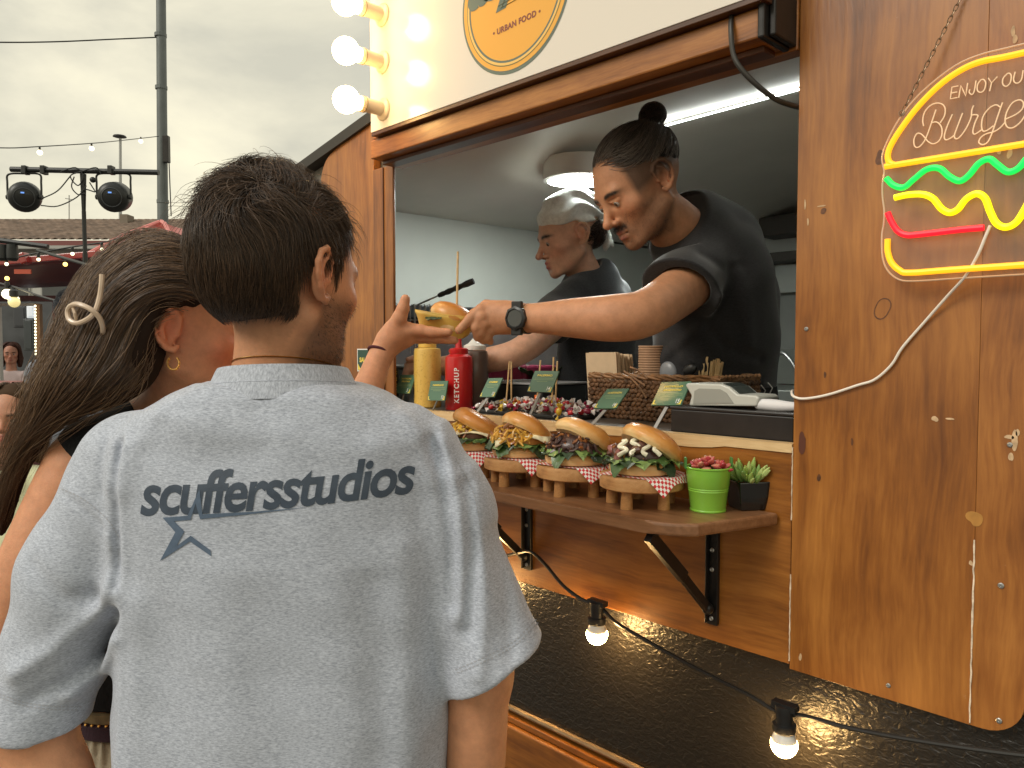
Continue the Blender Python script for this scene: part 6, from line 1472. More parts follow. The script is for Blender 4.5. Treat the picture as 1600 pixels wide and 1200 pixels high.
for k in range(16):
    if st0 is None: o = st0 = MB().box2((-.0028, -.0009, 0), (.0028, .0009, .105)).build('stirrer', STK, t)
    else: o = st0.copy(); col.objects.link(o)
    o.location = (-.016 + .0048 * (k % 8) + g.normal() * .001, -.006 + .008 * (k // 8), top - .105 + g.normal() * .004); o.rotation_euler = (g.normal() * .04, .10 + .03 * (k % 8 - 3), g.random() * 2)
for q in ((1058, 573), (1082, 566)):
    c = onY(*q, .25); tag(MB().box(c + np.array((0, 0, -.02)), (.009, .002, .07)).build('ice_cream_stick', STK, bevel=.001), 'pale wooden stick seen through the ' + ('left' if q[0] < 1070 else 'right') + ' loop of the scissors', 'wooden stick')
# cash box, card terminal, paper
p = (-.71, .10, ZC); t = thing('cash_box', 'long black cash box on the counter beside the right post', 'cash box', p)
MB().box2((-.125, -.066, .0), (.118, .05, .0425)).build('body', plain('black_box', (.014, .011, .010), .4, noise=.3, nscale=30), t, bevel=.002)
MB().box2((-.127, -.068, .0430), (.120, .052, .0490)).build('lid', plain('black_lid', (.022, .020, .020), .3, coat=.2), t, bevel=.002)
YT = .050; pr = [onY(x, y, YT) for x, y in ((1076, 634), (1080, 618), (1070, 601), (1076, 598.5), (1126, 600), (1139, 605), (1152, 616), (1181, 618), (1186, 622), (1182, 635))]; zl_ = ZC + .0492
prf = [(q[0], max(q[2], zl_)) for q in pr]; c0_ = (prf[4][0], YT + .03, zl_); TER = plain('terminal_grey', (.52, .52, .47), .4)
t = thing('card_terminal', 'pale grey card terminal on the black cash box', 'card terminal', c0_)
MB().prism(prf, YT, YT + .075).build('body', TER, t, bevel=.003, sub=c0_)
pi = [onY(x, y, YT - .0012) for x, y in ((1083, 631), (1085, 611), (1092, 607), (1125, 608), (1135, 614), (1146, 630))]
MB().prism([(q[0], max(q[2], zl_ + .002)) for q in pi], YT - .0012, YT + .004).build('side_recess', plain('terminal_shadow_grey', (.30, .30, .265), .5), t, sub=c0_)
MB().prism([(q[0] + .001, q[2] + .0012) for q in pr[4:7]] + [(q[0] + .001, q[2] - .001) for q in pr[4:7]][::-1], YT + .008, YT + .066).build('screen', plain('terminal_screen', (.05, .06, .055), .15), t, sub=c0_)
A = onY(1168, 630, .04); B = onY(1238, 628, .04); S = SDF((A[0] - .01, .035, zl_ - .002), (-.572, .10, zl_ + .03), .0018)
S.cap((A[0] + .012, .062, zl_ + .0095), (-.590, .060, zl_ + .0095), .0105, .0095, k=.0); S.warp(lambda X, Y, Z: .0016 * Wav(44, 120, 12, (.5, 1, 1))(X, Y, Z))
v, q = keep_largest(*S.mesh()); tag(link_mesh('paper_roll', np_mesh('paper_roll', v, q), plain('white_paper', (.74, .73, .74), .7)), 'crumpled white paper roll lying on the black cash box by the post', 'paper')
# sticker on the left boards
A = onY(558, 545, -.0012); B = onY(583, 581, -.0012); t = thing('sticker', 'green sticker with a white border on the left wooden boards', 'sticker', (A[0], -.0005, B[2]))
def rect(x0, x1, z0, z1, y): return MB().add([(x0, y, z0), (x1, y, z0), (x1, y, z1), (x0, y, z1)], [(0, 1, 2, 3)])
sp = (A[0], -.0005, B[2]); w_, h_ = .075, A[2] - B[2]
MB().box2((A[0], -.0012, B[2]), (A[0] + w_, -.0003, A[2])).build('border', WHT, t, sub=sp)
rect(A[0] + .003, A[0] + w_ - .003, B[2] + .003, A[2] - .003, -.0015).build('field', plain('sticker_green', (.025, .075, .055), .4), t, sub=sp)
v, f = text2d('SALON', .0175, bold=.0008); MB().add(np.stack([A[0] + .013 + v[:, 0], np.full(len(v), -.0018), B[2] + h_ * .42 + v[:, 1]], 1), f).build('lettering', CY, t, sub=sp)
MB().add([(A[0] + .004, -.0018, B[2] + .004), (A[0] + .022, -.0018, B[2] + .004), (A[0] + .012, -.0018, B[2] + .013), (A[0] + .004, -.0018, B[2] + .022)], [(0, 1, 2, 3)]).build('corner_mark', CY, t, sub=sp)

# ------------------------------------------------------------------ kitchen at the end of the truck
t = thing('kitchen_grill', 'dark steel grill with a black hood edge against the grey end wall', 'grill', (-2.1, .9, .35)); kp = (-2.1, .9, .35)
MB().box2((-2.262, .06, .35), (-2.02, 1.9, 1.56)).build('body', plain('grill_steel', (.14, .12, .115), .4, .5, noise=.3, nscale=8), t, bevel=.004, sub=kp)
MB().box2((-2.266, .05, 1.60), (-2.00, 1.92, 1.645)).build('hood_edge', BLACK_PLASTIC, t, bevel=.004, sub=kp)
MB().box2((-2.255, .06, 1.561), (-2.05, 1.9, 1.599)).build('warm_shelf', plain('rust_panel', (.10, .045, .035), .5, noise=.3, nscale=10), t, sub=kp)
m = MB()
for k in range(5):
    a = Wd(641 + k * 8, 478, 2.30); b_ = Wd(641 + k * 8, 552, 2.30); m.tube([b_, a, a + RT * .012 + np.array((0, 0, .006)), b_ + RT * .014], .0018, 5)
for y in (500, 525): m.tube([Wd(632, y, 2.30), Wd(690, y, 2.30)], .0016, 5)
tag(m.build('wire_rack', STEEL, smooth=True), 'wire rack standing on the counter behind the reaching hand', 'rack')
a, b_, c_ = Wd(653, 476, 2.32), Wd(685, 462, 2.3), Wd(740, 439, 2.27); t = thing('spatula', 'spatula with a long black handle leaning in the kitchen', 'spatula', tuple(a))
MB().tube([a, b_], .0028, 6).build('shaft', STEEL, t, sub=a, smooth=True); MB().tube(smooth_path([b_, b_ * .75 + c_ * .25, (b_ + c_) / 2, b_ * .25 + c_ * .75, c_], 4), np.array([.006, .0075, .008, .007, .0085, .009, .008, .0072, .0088, .0092, .008, .0075, .009, .0100, .0098, .0095, .009]), 8).build('handle', BLACK_PLASTIC, t, sub=a, smooth=True)
MB().bar(a - (b_ - a) * 1.2, a, .05, .002, up=(0, 0, 1)).build('blade', STEEL, t, sub=a)
# wall shelves, note and sink at the back
YB = 2.08
for k, (y0, y1, lb) in enumerate(((345, 372, 'upper dark shelf on the back wall beside the right post'), (400, 413, 'lower dark shelf on the back wall above the paper note'))):
    A = onY(1206, y0, YB); B = onY(1262, y1, YB); tag(MB().box2((A[0], YB - .12, B[2] + .01), (-1.0, 2.098, A[2])).build('wall_shelf', plain('brown_shelf_board', (.045, .036, .026), .5), bevel=.003), lb, 'shelf')
A = onY(1214, 416, 2.05); B = onY(1246, 456, 2.05); tag(MB().box2((A[0], 2.046, B[2]), (B[0] + .06, 2.05, A[2])).build('paper_note', plain('note_paper', (.55, .57, .53), .7)), 'pale paper note hanging under the lower wall shelf', 'note')
A = onY(1200, 545, 1.9); t = thing('sink', 'steel sink unit with a curved tap at the back of the truck', 'sink', (-1.3, 1.9, .35)); kp = (-1.3, 1.9, .35)
MB().box2((-1.9, 1.62, .35), (-.85, 2.09, A[2] - .16)).build('body', plain('sink_steel', (.33, .34, .31), .4, .6), t, bevel=.004, sub=kp); MB().box2((-1.9, 2.06, A[2] - .158), (-.85, 2.094, A[2])).build('splashback', plain('splash', (.26, .265, .235), .45), t, bevel=.003, sub=kp)
c = onY(1222, 600, 1.85); MB().tube(smooth_path([c + np.array((-.03, 0, -.12)), c + np.array((-.03, 0, .08)), c + np.array((.0, 0, .13)), c + np.array((.06, 0, .06)), c + np.array((.07, 0, -.03))], 6), .008, 8).build('tap', STEEL, t, smooth=True, sub=kp)

pw = [onY(1040, 176, .62), onY(1005, 168, .62), onY(967, 160, .62), onY(966, 170, .62), onY(966, 181, .62)]
tag(MB().tube(pw, .0013, 5).build('ceiling_wire', WHITE_PLASTIC), 'thin pale wire dangling from the ceiling beside the hair bun', 'wire')
# ------------------------------------------------------------------ burgers on wooden stands
def bun_mat(name, lo, hi):
    m, nt, b = newmat(name); N = nt.nodes.new; K = nt.links.new
    tcn = N('ShaderNodeTexCoord'); n = N('ShaderNodeTexNoise'); n.inputs['Scale'].default_value = 35; n.inputs['Detail'].default_value = 5; sx = N('ShaderNodeSeparateXYZ'); K(tcn.outputs['Object'], sx.inputs[0]); K(tcn.outputs['Object'], n.inputs['Vector'])
    a = N('ShaderNodeMath'); a.operation = 'MULTIPLY_ADD'; a.inputs[1].default_value = .030; K(n.outputs[0], a.inputs[0]); K(sx.outputs['Z'], a.inputs[2])
    r = N('ShaderNodeMapRange'); r.inputs[1].default_value = lo + .012; r.inputs[2].default_value = hi + .012; K(a.outputs[0], r.inputs[0])
    c = N('ShaderNodeValToRGB'); e = c.color_ramp.elements; e[0].color = (.76, .52, .24, 1); e[1].color = (.52, .195, .034, 1); q = e.new(.35); q.color = (.65, .31, .075, 1); K(r.outputs[0], c.inputs[0]); K(c.outputs[0], b.inputs['Base Color'])
    b.inputs['Roughness'].default_value = .36; b.inputs['Coat Weight'].default_value = .12; b.inputs['Coat Roughness'].default_value = .3; b.inputs['Subsurface Weight'].default_value = .1; b.inputs['Subsurface Radius'].default_value = (.01, .005, .002)
    bp = N('ShaderNodeBump'); bp.inputs['Strength'].default_value = .15; bp.inputs['Distance'].default_value = .002; n3 = N('ShaderNodeTexNoise'); n3.inputs['Scale'].default_value = 160; K(tcn.outputs['Object'], n3.inputs['Vector']); K(n3.outputs[0], bp.inputs['Height']); K(bp.outputs[0], b.inputs['Normal'])
    return m
BUNT = bun_mat('bun_crust', .004, .034); BUNT2 = bun_mat('bun_crust_dark', -.004, .028); BUNT3 = bun_mat('bun_crust_pale', .010, .046); BUNB = bun_mat('bun_base', .010, .06); CRUMB = plain('bun_crumb', (.74, .53, .27), .8, noise=.15, nscale=90, bump=.5, bscale=200)
FOOD = {n: plain('food_' + n, c, ro, coat=co, noise=.35, nscale=70) for n, c, ro, co in (('onion', (.62, .33, .045), .45, .2), ('gold', (.50, .21, .03), .45, .2), ('cheese', (.74, .46, .06), .3, .3), ('whitecheese', (.80, .68, .44), .35, .2), ('patty', (.085, .032, .016), .5, .2), ('meat', (.115, .040, .022), .45, .3),
        ('darkmeat', (.050, .020, .016), .45, .3), ('caramel', (.30, .105, .028), .35, .5), ('pink', (.27, .085, .07), .4, .3), ('sauce', (.80, .72, .55), .3, .3), ('leaf', (.060, .120, .028), .4, .2), ('paleleaf', (.22, .32, .09), .4, .2), ('darkleaf', (.035, .062, .026), .45, .2), ('pickle', (.26, .28, .05), .35, .3), ('crumbed', (.42, .17, .035), .6, 0))}
def shreds(n, c, rx, ry, rz, L, r, seed, zmin=0.0, dome=True):
    g = np.random.default_rng(seed); m = MB()
    for k in range(n):
        q = g.normal(size=3); q /= np.linalg.norm(q); q[2] = abs(q[2]); s = .80 + .25 * g.random(); pnt = np.array(c) + q * np.array((rx, ry, rz)) * s; d = g.normal(size=3); d -= q * (d @ q) * .6; d /= np.linalg.norm(d); b = g.normal(size=3) * .5
        l = L * (.5 + g.random()); m.tube([pnt - d * l / 2, pnt + b * l * .22, pnt + d * l / 2], [r * .7, r * (.8 + .5 * g.random()), r * .6], 5)
    return m
def burger(px, kind, lab, lab2, lab3, tilt, back, grp):
    c = onY(px, 745, -.105); X = c[0]; o = (X, -.105, ZT)
    # stand: disc on four peg legs
    st = thing('serving_stand', lab2, 'wooden stand', o, group='round wooden stands on the shelf')
    d = MB(); d.lathe([(.0715, .031), (.0735, .033), (.0740, .050), (.0725, .0545), (.0005, .0548)], 40, cap1=False); d.build('disc', WOOD_STAND, st, smooth=True)
    lg = MB().lathe([(.0105, 0), (.0108, .001), (.0095, .031)], 14).build('leg', WOOD_STAND, st, smooth=True)
    for k in range(5):
        a = VANG - R(90) + R(-38 + 72 * k); q = lg if k == 0 else lg.copy()
        if k: col.objects.link(q)
        q.location = (.053 * math.cos(a), .053 * math.sin(a), 0)
    # checked paper, a corner hanging towards the front
    zt = .0553; ga = VANG - R(90) + R(4) - R(45); ca, sa = math.cos(ga), math.sin(ga); half = .067; NN = 28; rg = np.random.default_rng(px)
    def pf(u, v):
        x, y = (u - .5) * 2 * half, (v - .5) * 2 * half; X_, Y_ = x * ca - y * sa + RT[0] * .017 - FH[0] * .004, x * sa + y * ca + RT[1] * .017 - FH[1] * .004; rr = math.hypot(X_, Y_)
        z = zt + .0006 - max(0, rr - .0735) * 1.0 + .0012 * math.sin(14 * u + px) * max(0, rr - .05) / .03
        k = 1 - .42 * max(0, rr - .0735) / rr if rr > .0735 else 1
        return (X_ * k, Y_ * k, max(z, .02))
    pm = MB(); pm.sheet(pf, NN + 1, NN + 1); pm.mi = [1 if ((i // 1) % 2) == ((j // 1) % 2) else 0 for i in range(NN) for j in range(NN)]
    pp = thing('checked_paper', lab3, 'paper', (X, -.105, ZT + .055), group='red and white checked papers under the burgers')
    pm.build('sheet', [CHK_W, CHK_R], pp, sub=(0, 0, .055), recalc=False)
    bz = ZT + .0562; b = thing('burger', lab, 'burger', (X, -.105, bz), group=grp)
    wob = Wav(px, 40, 8)
    MB().lathe([(.048, 0), (.0545, .002), (.0570, .008), (.0565, .017), (.0535, .0215)], 36, cap1=False, wob=.012).build('bottom_bun', BUNB, b, smooth=True)
    MB().lathe([(.0535, .0214), (.030, .0225), (.0005, .0228)], 30, cap0=False).build('cut_face', CRUMB, b, smooth=True)
    # top bun, tipped back
    prof = [(.0005, -.001), (.040, -.001), (.0525, .001), (.0575, .006), (.0590, .012), (.0570, .020), (.0505, .0285), (.040, .0345), (.026, .0385), (.012, .0402), (.0005, .0405)]
    ax = Vector(FH); Mr = Matrix.Rotation(R(tilt), 3, ax) @ Matrix.Rotation(R(back), 3, Vector(RT))
    S = MB(); S.sheet(lambda u, v: (lambda r_, z_, a_: (r_ * math.cos(a_) * (1 + .03 * wob(math.cos(a_) * .03, math.sin(a_) * .03, 0)), r_ * math.sin(a_) * (1 + .03 * wob(math.cos(a_) * .03, math.sin(a_) * .03, 0)), z_ * (1 + .05 * wob(r_ * math.cos(a_) * 1.2, r_ * math.sin(a_) * 1.2, .3)) + .0011 * wob(r_ * math.cos(a_) * 2.2, .1, r_ * math.sin(a_) * 2.2)))(float(np.interp(u, np.linspace(0, 1, len(prof) - 2), [q_[0] for q_ in prof[2:]])), float(np.interp(u, np.linspace(0, 1, len(prof) - 2), [q_[1] for q_ in prof[2:]])), v * 2 * math.pi), 25, 41); tb = S.build('top_bun', {'sauce': BUNT, 'pulled': BUNT3, 'onion': BUNT, 'fries': BUNT2}[kind], b, smooth=True, angle=60); tb.location = Vector(RT) * .010 + Vector(FH) * .003 + Vector((0, 0, .0375)); tb.rotation_euler = Mr.to_euler()
    S = MB(); S.lathe(prof[:3], 40, cap1=False, wob=.012); uf = S.build('cut_face', CRUMB, tb, smooth=True)
    # lettuce
    for k in range(11):
        a = VANG - R(90) + R(-95 + 19 * k) + rg.normal() * .1; m = MB(); L = .026 + .012 * rg.random()
        leaf_sheet(m, (.040 * math.cos(a), .040 * math.sin(a), .0275 + .003 * rg.random()), L, .017 + .006 * rg.random(), a, .010 + (.016 if k in (3, 7) else 0) * (1 + rg.random()), .0042, px + k)
        m.build('lettuce_leaf', FOOD['leaf'] if k % 3 == 0 else FOOD['darkleaf'] if k % 3 == 1 else FOOD['paleleaf'], b, smooth=True, recalc=False)
    fr = -Vector(FH); f = np.array(fr)
    if kind == 'fries':
        MB().lathe([(.050, .025), (.054, .028), (.054, .036), (.050, .040)], 30, f * .002 - RT * 0, wob=.03).build('patty', FOOD['patty'], b, smooth=True)
        m = MB(); m.sheet(lambda u, v: tuple(f * .004 + RT * (u - .5) * .108 + FH * (v - .5) * .108 + np.array((0, 0, .0425 - .02 * max(0, (abs(u - .5) * 2) ** 2 + (abs(v - .5) * 2) ** 2 - .9)))), 9, 9); m.build('cheese_slice', FOOD['whitecheese'], b, smooth=True, recalc=False, solid=.002)
        shreds(60, f * .014 - RT * .016 + np.array((0, 0, .038)), .036, .038, .016, .020, .0036, 3).build('cheese_shreds', FOOD['cheese'], b, smooth=True, recalc=False)['kind'] = 'stuff'
        shreds(30, f * .012 - RT * .012 + np.array((0, 0, .038)), .036, .038, .016, .016, .0034, 4).build('bacon_shreds', FOOD['caramel'], b, smooth=True, recalc=False)['kind'] = 'stuff'
    elif kind == 'onion':
        MB().lathe([(.050, .025), (.055, .028), (.055, .040), (.050, .044)], 30, RT * .004, wob=.03).build('patty', FOOD['crumbed'], b, smooth=True)
        m = MB(); m.sheet(lambda u, v: tuple(RT * .006 + RT * (u - .5) * .112 + FH * (v - .5) * .112 + np.array((0, 0, .0462 - .022 * max(0, (abs(u - .5) * 2) ** 2 + (abs(v - .5) * 2) ** 2 - .9)))), 9, 9); m.build('cheese_slice', FOOD['whitecheese'], b, smooth=True, recalc=False, solid=.002)
        shreds(150, f * .010 - RT * .006 + np.array((0, 0, .032)), .052, .052, .032, .022, .0030, 5).build('crispy_onion', FOOD['onion'], b, smooth=True, recalc=False)['kind'] = 'stuff'
        shreds(60, f * .008 - RT * .008 + np.array((0, 0, .032)), .052, .052, .032, .016, .0032, 6).build('fried_bits', FOOD['caramel'], b, smooth=True, recalc=False)['kind'] = 'stuff'
        shreds(22, RT * .022 + f * .004 + np.array((0, 0, .042)), .03, .034, .020, .022, .0042, 7).build('pickle_strips', FOOD['pickle'], b, smooth=True, recalc=False)['kind'] = 'stuff'
    elif kind == 'pulled':
        shreds(170, f * .006 + np.array((0, 0, .028)), .052, .051, .033, .016, .0034, 8).build('pulled_meat', FOOD['darkmeat'], b, smooth=True, recalc=False)['kind'] = 'stuff'
        shreds(60, f * .007 + np.array((0, 0, .029)), .052, .051, .034, .011, .0030, 9).build('meat_bits', FOOD['meat'], b, smooth=True, recalc=False)['kind'] = 'stuff'
        shreds(55, f * .009 - RT * .006 + np.array((0, 0, .030)), .052, .052, .034, .012, .0027, 10).build('caramel_onion', FOOD['caramel'], b, smooth=True, recalc=False)['kind'] = 'stuff'
        MB().ball(f * .006 + np.array((0, 0, .032)), (.049, .048, .029), 18, 10).build('meat_heap', FOOD['darkmeat'], b, smooth=True)
    else:
        g2 = np.random.default_rng(12)
        for k in range(20):
            q = g2.normal(size=3); q /= np.linalg.norm(q); q[2] = abs(q[2]) * .9; pnt = f * .005 + np.array((0, 0, .030)) + q * np.array((.047, .047, .028)); rt = np.array(Matrix.Rotation(g2.random() * 6, 3, Vector(g2.normal(size=3)).normalized()))
            MB().ball(pnt, (.015 + .005 * g2.random(), .010, .008), 10, 7, rt).build('meat_chunk', FOOD['pink'] if k % 4 == 0 else FOOD['meat'] if k % 2 else FOOD['darkmeat'], b, smooth=True)
        MB().ball(f * .004 + np.array((0, 0, .030)), (.045, .045, .026), 18, 10).build('meat_heap', FOOD['darkmeat'], b, smooth=True)
        for k, (u0, u1) in enumerate(((-.036, -.040), (-.014, -.022), (.006, -.004), (.022, .016))):
            pts = []
            for s in np.linspace(0, 1, 9):
                lat = u0 + (u1 - u0) * s + .006 * math.sin(s * 11 + k); el = .25 + 1.15 * (1 - s); pts.append(f * .005 + RT * lat * (1.0) + f * (.053 * math.cos(el)) * math.sqrt(max(.1, 1 - (lat / .056) ** 2)) + np.array((0, 0, .029 + .035 * math.sin(el) * math.sqrt(max(.1, 1 - (lat / .06) ** 2)))))
            MB().tube(smooth_path(pts, 4), np.interp(np.linspace(0, 1, 33), [0, .3, .6, 1], [.003, .0044, .0034, .0042]), 7).build('sauce_swirl', FOOD['sauce'], b, smooth=True)
        shreds(30, f * .006 - RT * .006 + np.array((0, 0, .030)), .048, .048, .030, .016, .0022, 14).build('onion_strips', FOOD['caramel'], b, smooth=True, recalc=False)['kind'] = 'stuff'
    return X
CHK_W = plain('paper_white', (.80, .77, .72), .6); CHK_R = plain('paper_red', (.58, .030, .035), .6)
GB = 'burgers on display along the shelf'
burger(1003, 'sauce', 'burger with meat chunks and white sauce beside the green bucket', 'round wooden stand under the white sauce burger by the green bucket', 'checked paper under the white sauce burger by the green bucket', 33, -14, GB)
burger(899, 'pulled', 'burger heaped with dark pulled meat and caramelised bits', 'round wooden stand under the dark pulled meat burger', 'checked paper under the dark pulled meat burger', 31, -15, GB)
burger(813, 'onion', 'burger heaped with crispy yellow onions', 'round wooden stand under the crispy yellow onion burger', 'checked paper under the crispy yellow onion burger', 30, -15, GB)
burger(737, 'fries', 'burger with melted white cheese, half hidden by the grey T-shirt', 'round wooden stand under the melted cheese burger by the grey T-shirt', 'checked paper under the melted cheese burger by the grey T-shirt', 26, -8, GB)

# ------------------------------------------------------------------ plants on the shelf end
c = onZ(1106, 797, ZT); LIME = plain('lime_enamel', (.235, .52, .055), .3, coat=.4)
t = thing('lime_bucket', 'lime green metal bucket planted with a red succulent', 'bucket', (c[0], c[1], ZT))
m = MB(); m.lathe([(.0285, .0), (.0300, .0005), (.0302, .0025), (.0292, .004), (.0325, .033), (.0334, .0345), (.0328, .0365), (.0337, .038), (.0331, .0400), (.0341, .0415), (.0372, .0715), (.0388, .0725), (.0388, .0745), (.0370, .0750), (.0355, .0735), (.0315, .038)], 40, cap1=False); m.build('bucket', LIME, t, smooth=True)
for s in (-1, 1):
    d = RT * s; m = MB(); m.box(d * .0385 + np.array((0, 0, .080)), (.003, .013, .020), np.stack([RT, FH, (0, 0, 1)], 1)); m.build('lug', plain('green_lug', (.07, .22, .05), .4) if s < 0 else bpy.data.materials['green_lug'], t, bevel=.0012)
MB().lathe([(.036, .066), (.0005, .067)], 24, cap0=False).build('soil', plain('soil', (.04, .025, .015), .9, noise=.4, bump=.6), t)
def rosette(par, n, z0, r0, L, W, mats, seed, el0=.15, el1=1.35, flat=.45):
    g = np.random.default_rng(seed)
    for k in range(n):
        q = k / n; a = k * 2.39996; el = el0 + (el1 - el0) * q; l = L * (1 - .35 * q); rad = r0 * (1 - q)
        ax_ = np.array((math.cos(a) * math.cos(el), math.sin(a) * math.cos(el), math.sin(el))); sd_ = np.array((-math.sin(a), math.cos(a), 0)); nr = np.cross(ax_, sd_)
        p0 = np.array((math.cos(a) * rad * .5, math.sin(a) * rad * .5, z0 + .006 * q)); m = MB(); m.ball(p0 + ax_ * l * .5, (l * .55, W * (1 - .3 * q), W * flat), 9, 7, np.stack([ax_, sd_, nr], 1)); m.build('succulent_leaf', mats[int(g.integers(len(mats)))], par, smooth=True)
PK = [plain('pink_leaf', (.50, .115, .095), .4, sss=.15), plain('rose_leaf', (.40, .045, .055), .4, sss=.15), plain('peach_leaf', (.52, .22, .14), .4, sss=.15)]
for k, (dx, dy, dz) in enumerate(((0, 0, .076), (.018, -.010, .070), (-.018, -.006, .071), (.006, .016, .072), (-.010, .014, .070))):
    e_ = bpy.data.objects.new('rosette', None); col.objects.link(e_); e_.parent = t; e_.location = tuple(RT * dx + FH * dy + np.array((0, 0, 0)))
    rosette(e_, 12 if k == 0 else 9, dz, .012, .017, .0072, PK if k % 2 == 0 else [PK[1], PK[0]], k)
c = onZ(1167, 794, ZT); t = thing('black_planter', 'small square black pot planted with a pale green succulent', 'plant pot', (c[0], c[1], ZT))
m = MB(); a = np.array([VANG + R(12 + 45 + 90 * k) for k in range(4)])
lo = np.stack([.0315 * np.cos(a), .0315 * np.sin(a), 0 * a], 1); mi_ = np.stack([.0365 * np.cos(a), .0365 * np.sin(a), 0 * a + .022], 1); hi_ = np.stack([.0395 * np.cos(a), .0395 * np.sin(a), 0 * a + .049], 1); in_ = np.stack([.034 * np.cos(a), .034 * np.sin(a), 0 * a + .049], 1); bt = np.stack([.031 * np.cos(a), .031 * np.sin(a), 0 * a + .04], 1)
m.add(np.concatenate([lo, mi_, hi_, in_, bt]), [(0, 1, 2, 3)] + [(i * 4 + k, i * 4 + (k + 1) % 4, i * 4 + 4 + (k + 1) % 4, i * 4 + 4 + k) for i in range(4) for k in range(4)] + [(16, 17, 18, 19)]); m.build('pot', plain('black_glaze', (.008, .008, .008), .16, coat=.5), t, bevel=.0025)
PG = [plain('lime_leaf', (.30, .42, .10), .4, sss=.15), plain('pale_lime_leaf', (.42, .50, .17), .4, sss=.15), plain('mid_leaf', (.19, .31, .08), .4, sss=.15)]
gg = np.random.default_rng(5)
for k in range(44):
    a = gg.random() * 6.28; el = .25 + 1.2 * gg.random(); r0 = .020 * math.sqrt(gg.random()); L = .022 + .012 * gg.random(); ax_ = np.array((math.cos(a) * math.cos(el), math.sin(a) * math.cos(el), math.sin(el))); p0 = np.array((math.cos(a) * r0, math.sin(a) * r0, .046 + .010 * (1 - r0 / .02)))
    MB().tube([p0, p0 + ax_ * L * .35, p0 + ax_ * L * .75 + np.array((0, 0, .002)), p0 + ax_ * L + np.array((0, 0, .004))], [.0030, .0046, .0040, .0010], 7).build('succulent_leaf', PG[k % 3], t, smooth=True)

# ------------------------------------------------------------------ the burger changing hands
zc6 = lambda x, y, d: Wd(600 + x / 7.5, 440 + y / 7.5, d)
bc = Wd(697, 505, 1.634); YB_ = plain('yellow_card', (.70, .46, .10), .5, noise=.06, nscale=40)
tr_ = thing('card_tray', 'yellow card food tray passed between the two hands', 'food tray', tuple(bc))
lx = RT * math.cos(R(7)) + np.array((0, 0, -1)) * math.sin(R(7)); up_ = RT * math.sin(R(7)) + np.array((0, 0, 1)) * math.cos(R(7))
def tray(u, v):
    t_ = 2 * u - 1; ph = (v - .5) * math.pi * 1.0; w = .046 * (1 - abs(t_) ** 3.2) ** .6 + .001; bt = .62; zz = -.030 * (1 - abs(t_) ** 5)
    s = (v - .5) * 2; sl = np.sign(s) * min(1, abs(s) * 1.55) if abs(s) < .55 else np.sign(s) * 1
    if abs(s) < .5: lat = s / .5 * bt * w; z = zz
    else: k = (abs(s) - .5) / .5; lat = math.copysign(bt * w + (1 - bt) * w * k, s); z = zz * (1 - k) + .016 * k + .004 * abs(t_) ** 2 * k
    return tuple(lx * t_ * .068 * (1 if abs(s) > .9 else .86 + .14 * max(0, (abs(s) - .5) / .5)) + FH * lat + up_ * z)
m = MB(); m.sheet(tray, 25, 25); m.build('tray', YB_, tr_, smooth=True, recalc=False, solid=.0016, angle=50)
m = MB(); m.tube(smooth_path([tray(u, .0) for u in np.linspace(0, 1, 20)], 2), .0011, 6); m.tube(smooth_path([tray(u, 1.0) for u in np.linspace(0, 1, 20)], 2), .0011, 6); m.build('rim', YB_, tr_, smooth=True)
bb = thing('burger', 'burger in the yellow tray held between two hands', 'burger', tuple(bc))
rot = np.array(Matrix.Rotation(R(20), 3, Vector(FH)))
MB().lathe([(.020, -.022), (.038, -.018), (.041, -.008), (.039, .0)], 28, RT * .006).build('bottom_bun', BUNB, bb, smooth=True)
MB().lathe([(.040, .001), (.043, .004), (.042, .011), (.038, .013)], 28, RT * .006, wob=.03).build('patty', FOOD['patty'], bb, smooth=True)
S = MB(); S.lathe([(.034, -.001), (.044, .001), (.0475, .006), (.0478, .012), (.044, .022), (.034, .031), (.018, .0355), (.0005, .0365)], 32, wob=.012); q = S.build('top_bun', BUNT, bb, smooth=True); q.location = Vector(RT * .010 + np.array((0, 0, .006))); q.rotation_euler = Matrix.Rotation(R(20), 3, Vector(FH)).to_euler()
m = MB(); leaf_sheet(m, -FH * .03 - RT * .02 + np.array((0, 0, .012)), .03, .018, VANG - R(100), .008, .003, 5); m.build('lettuce_leaf', FOOD['darkleaf'], bb, smooth=True, recalc=False)
A, B = Wd(714, 476, 1.632), Wd(715.5, 393, 1.632); tag(MB().tube([A - (B - A) * .25, B], .0024, 8).build('skewer', STK, smooth=True), 'tall wooden skewer standing in the burger between the two hands', 'skewer')
# ------------------------------------------------------------------ behind the customers: house, poles, stage lights, red stall, people
def vt(name, label, cat, px, d, group=None, z=0.0):
    u, w = uw(px, 600); return view_thing(name, label, cat, (u * d, d, z), group), np.array((u * d, d, z))
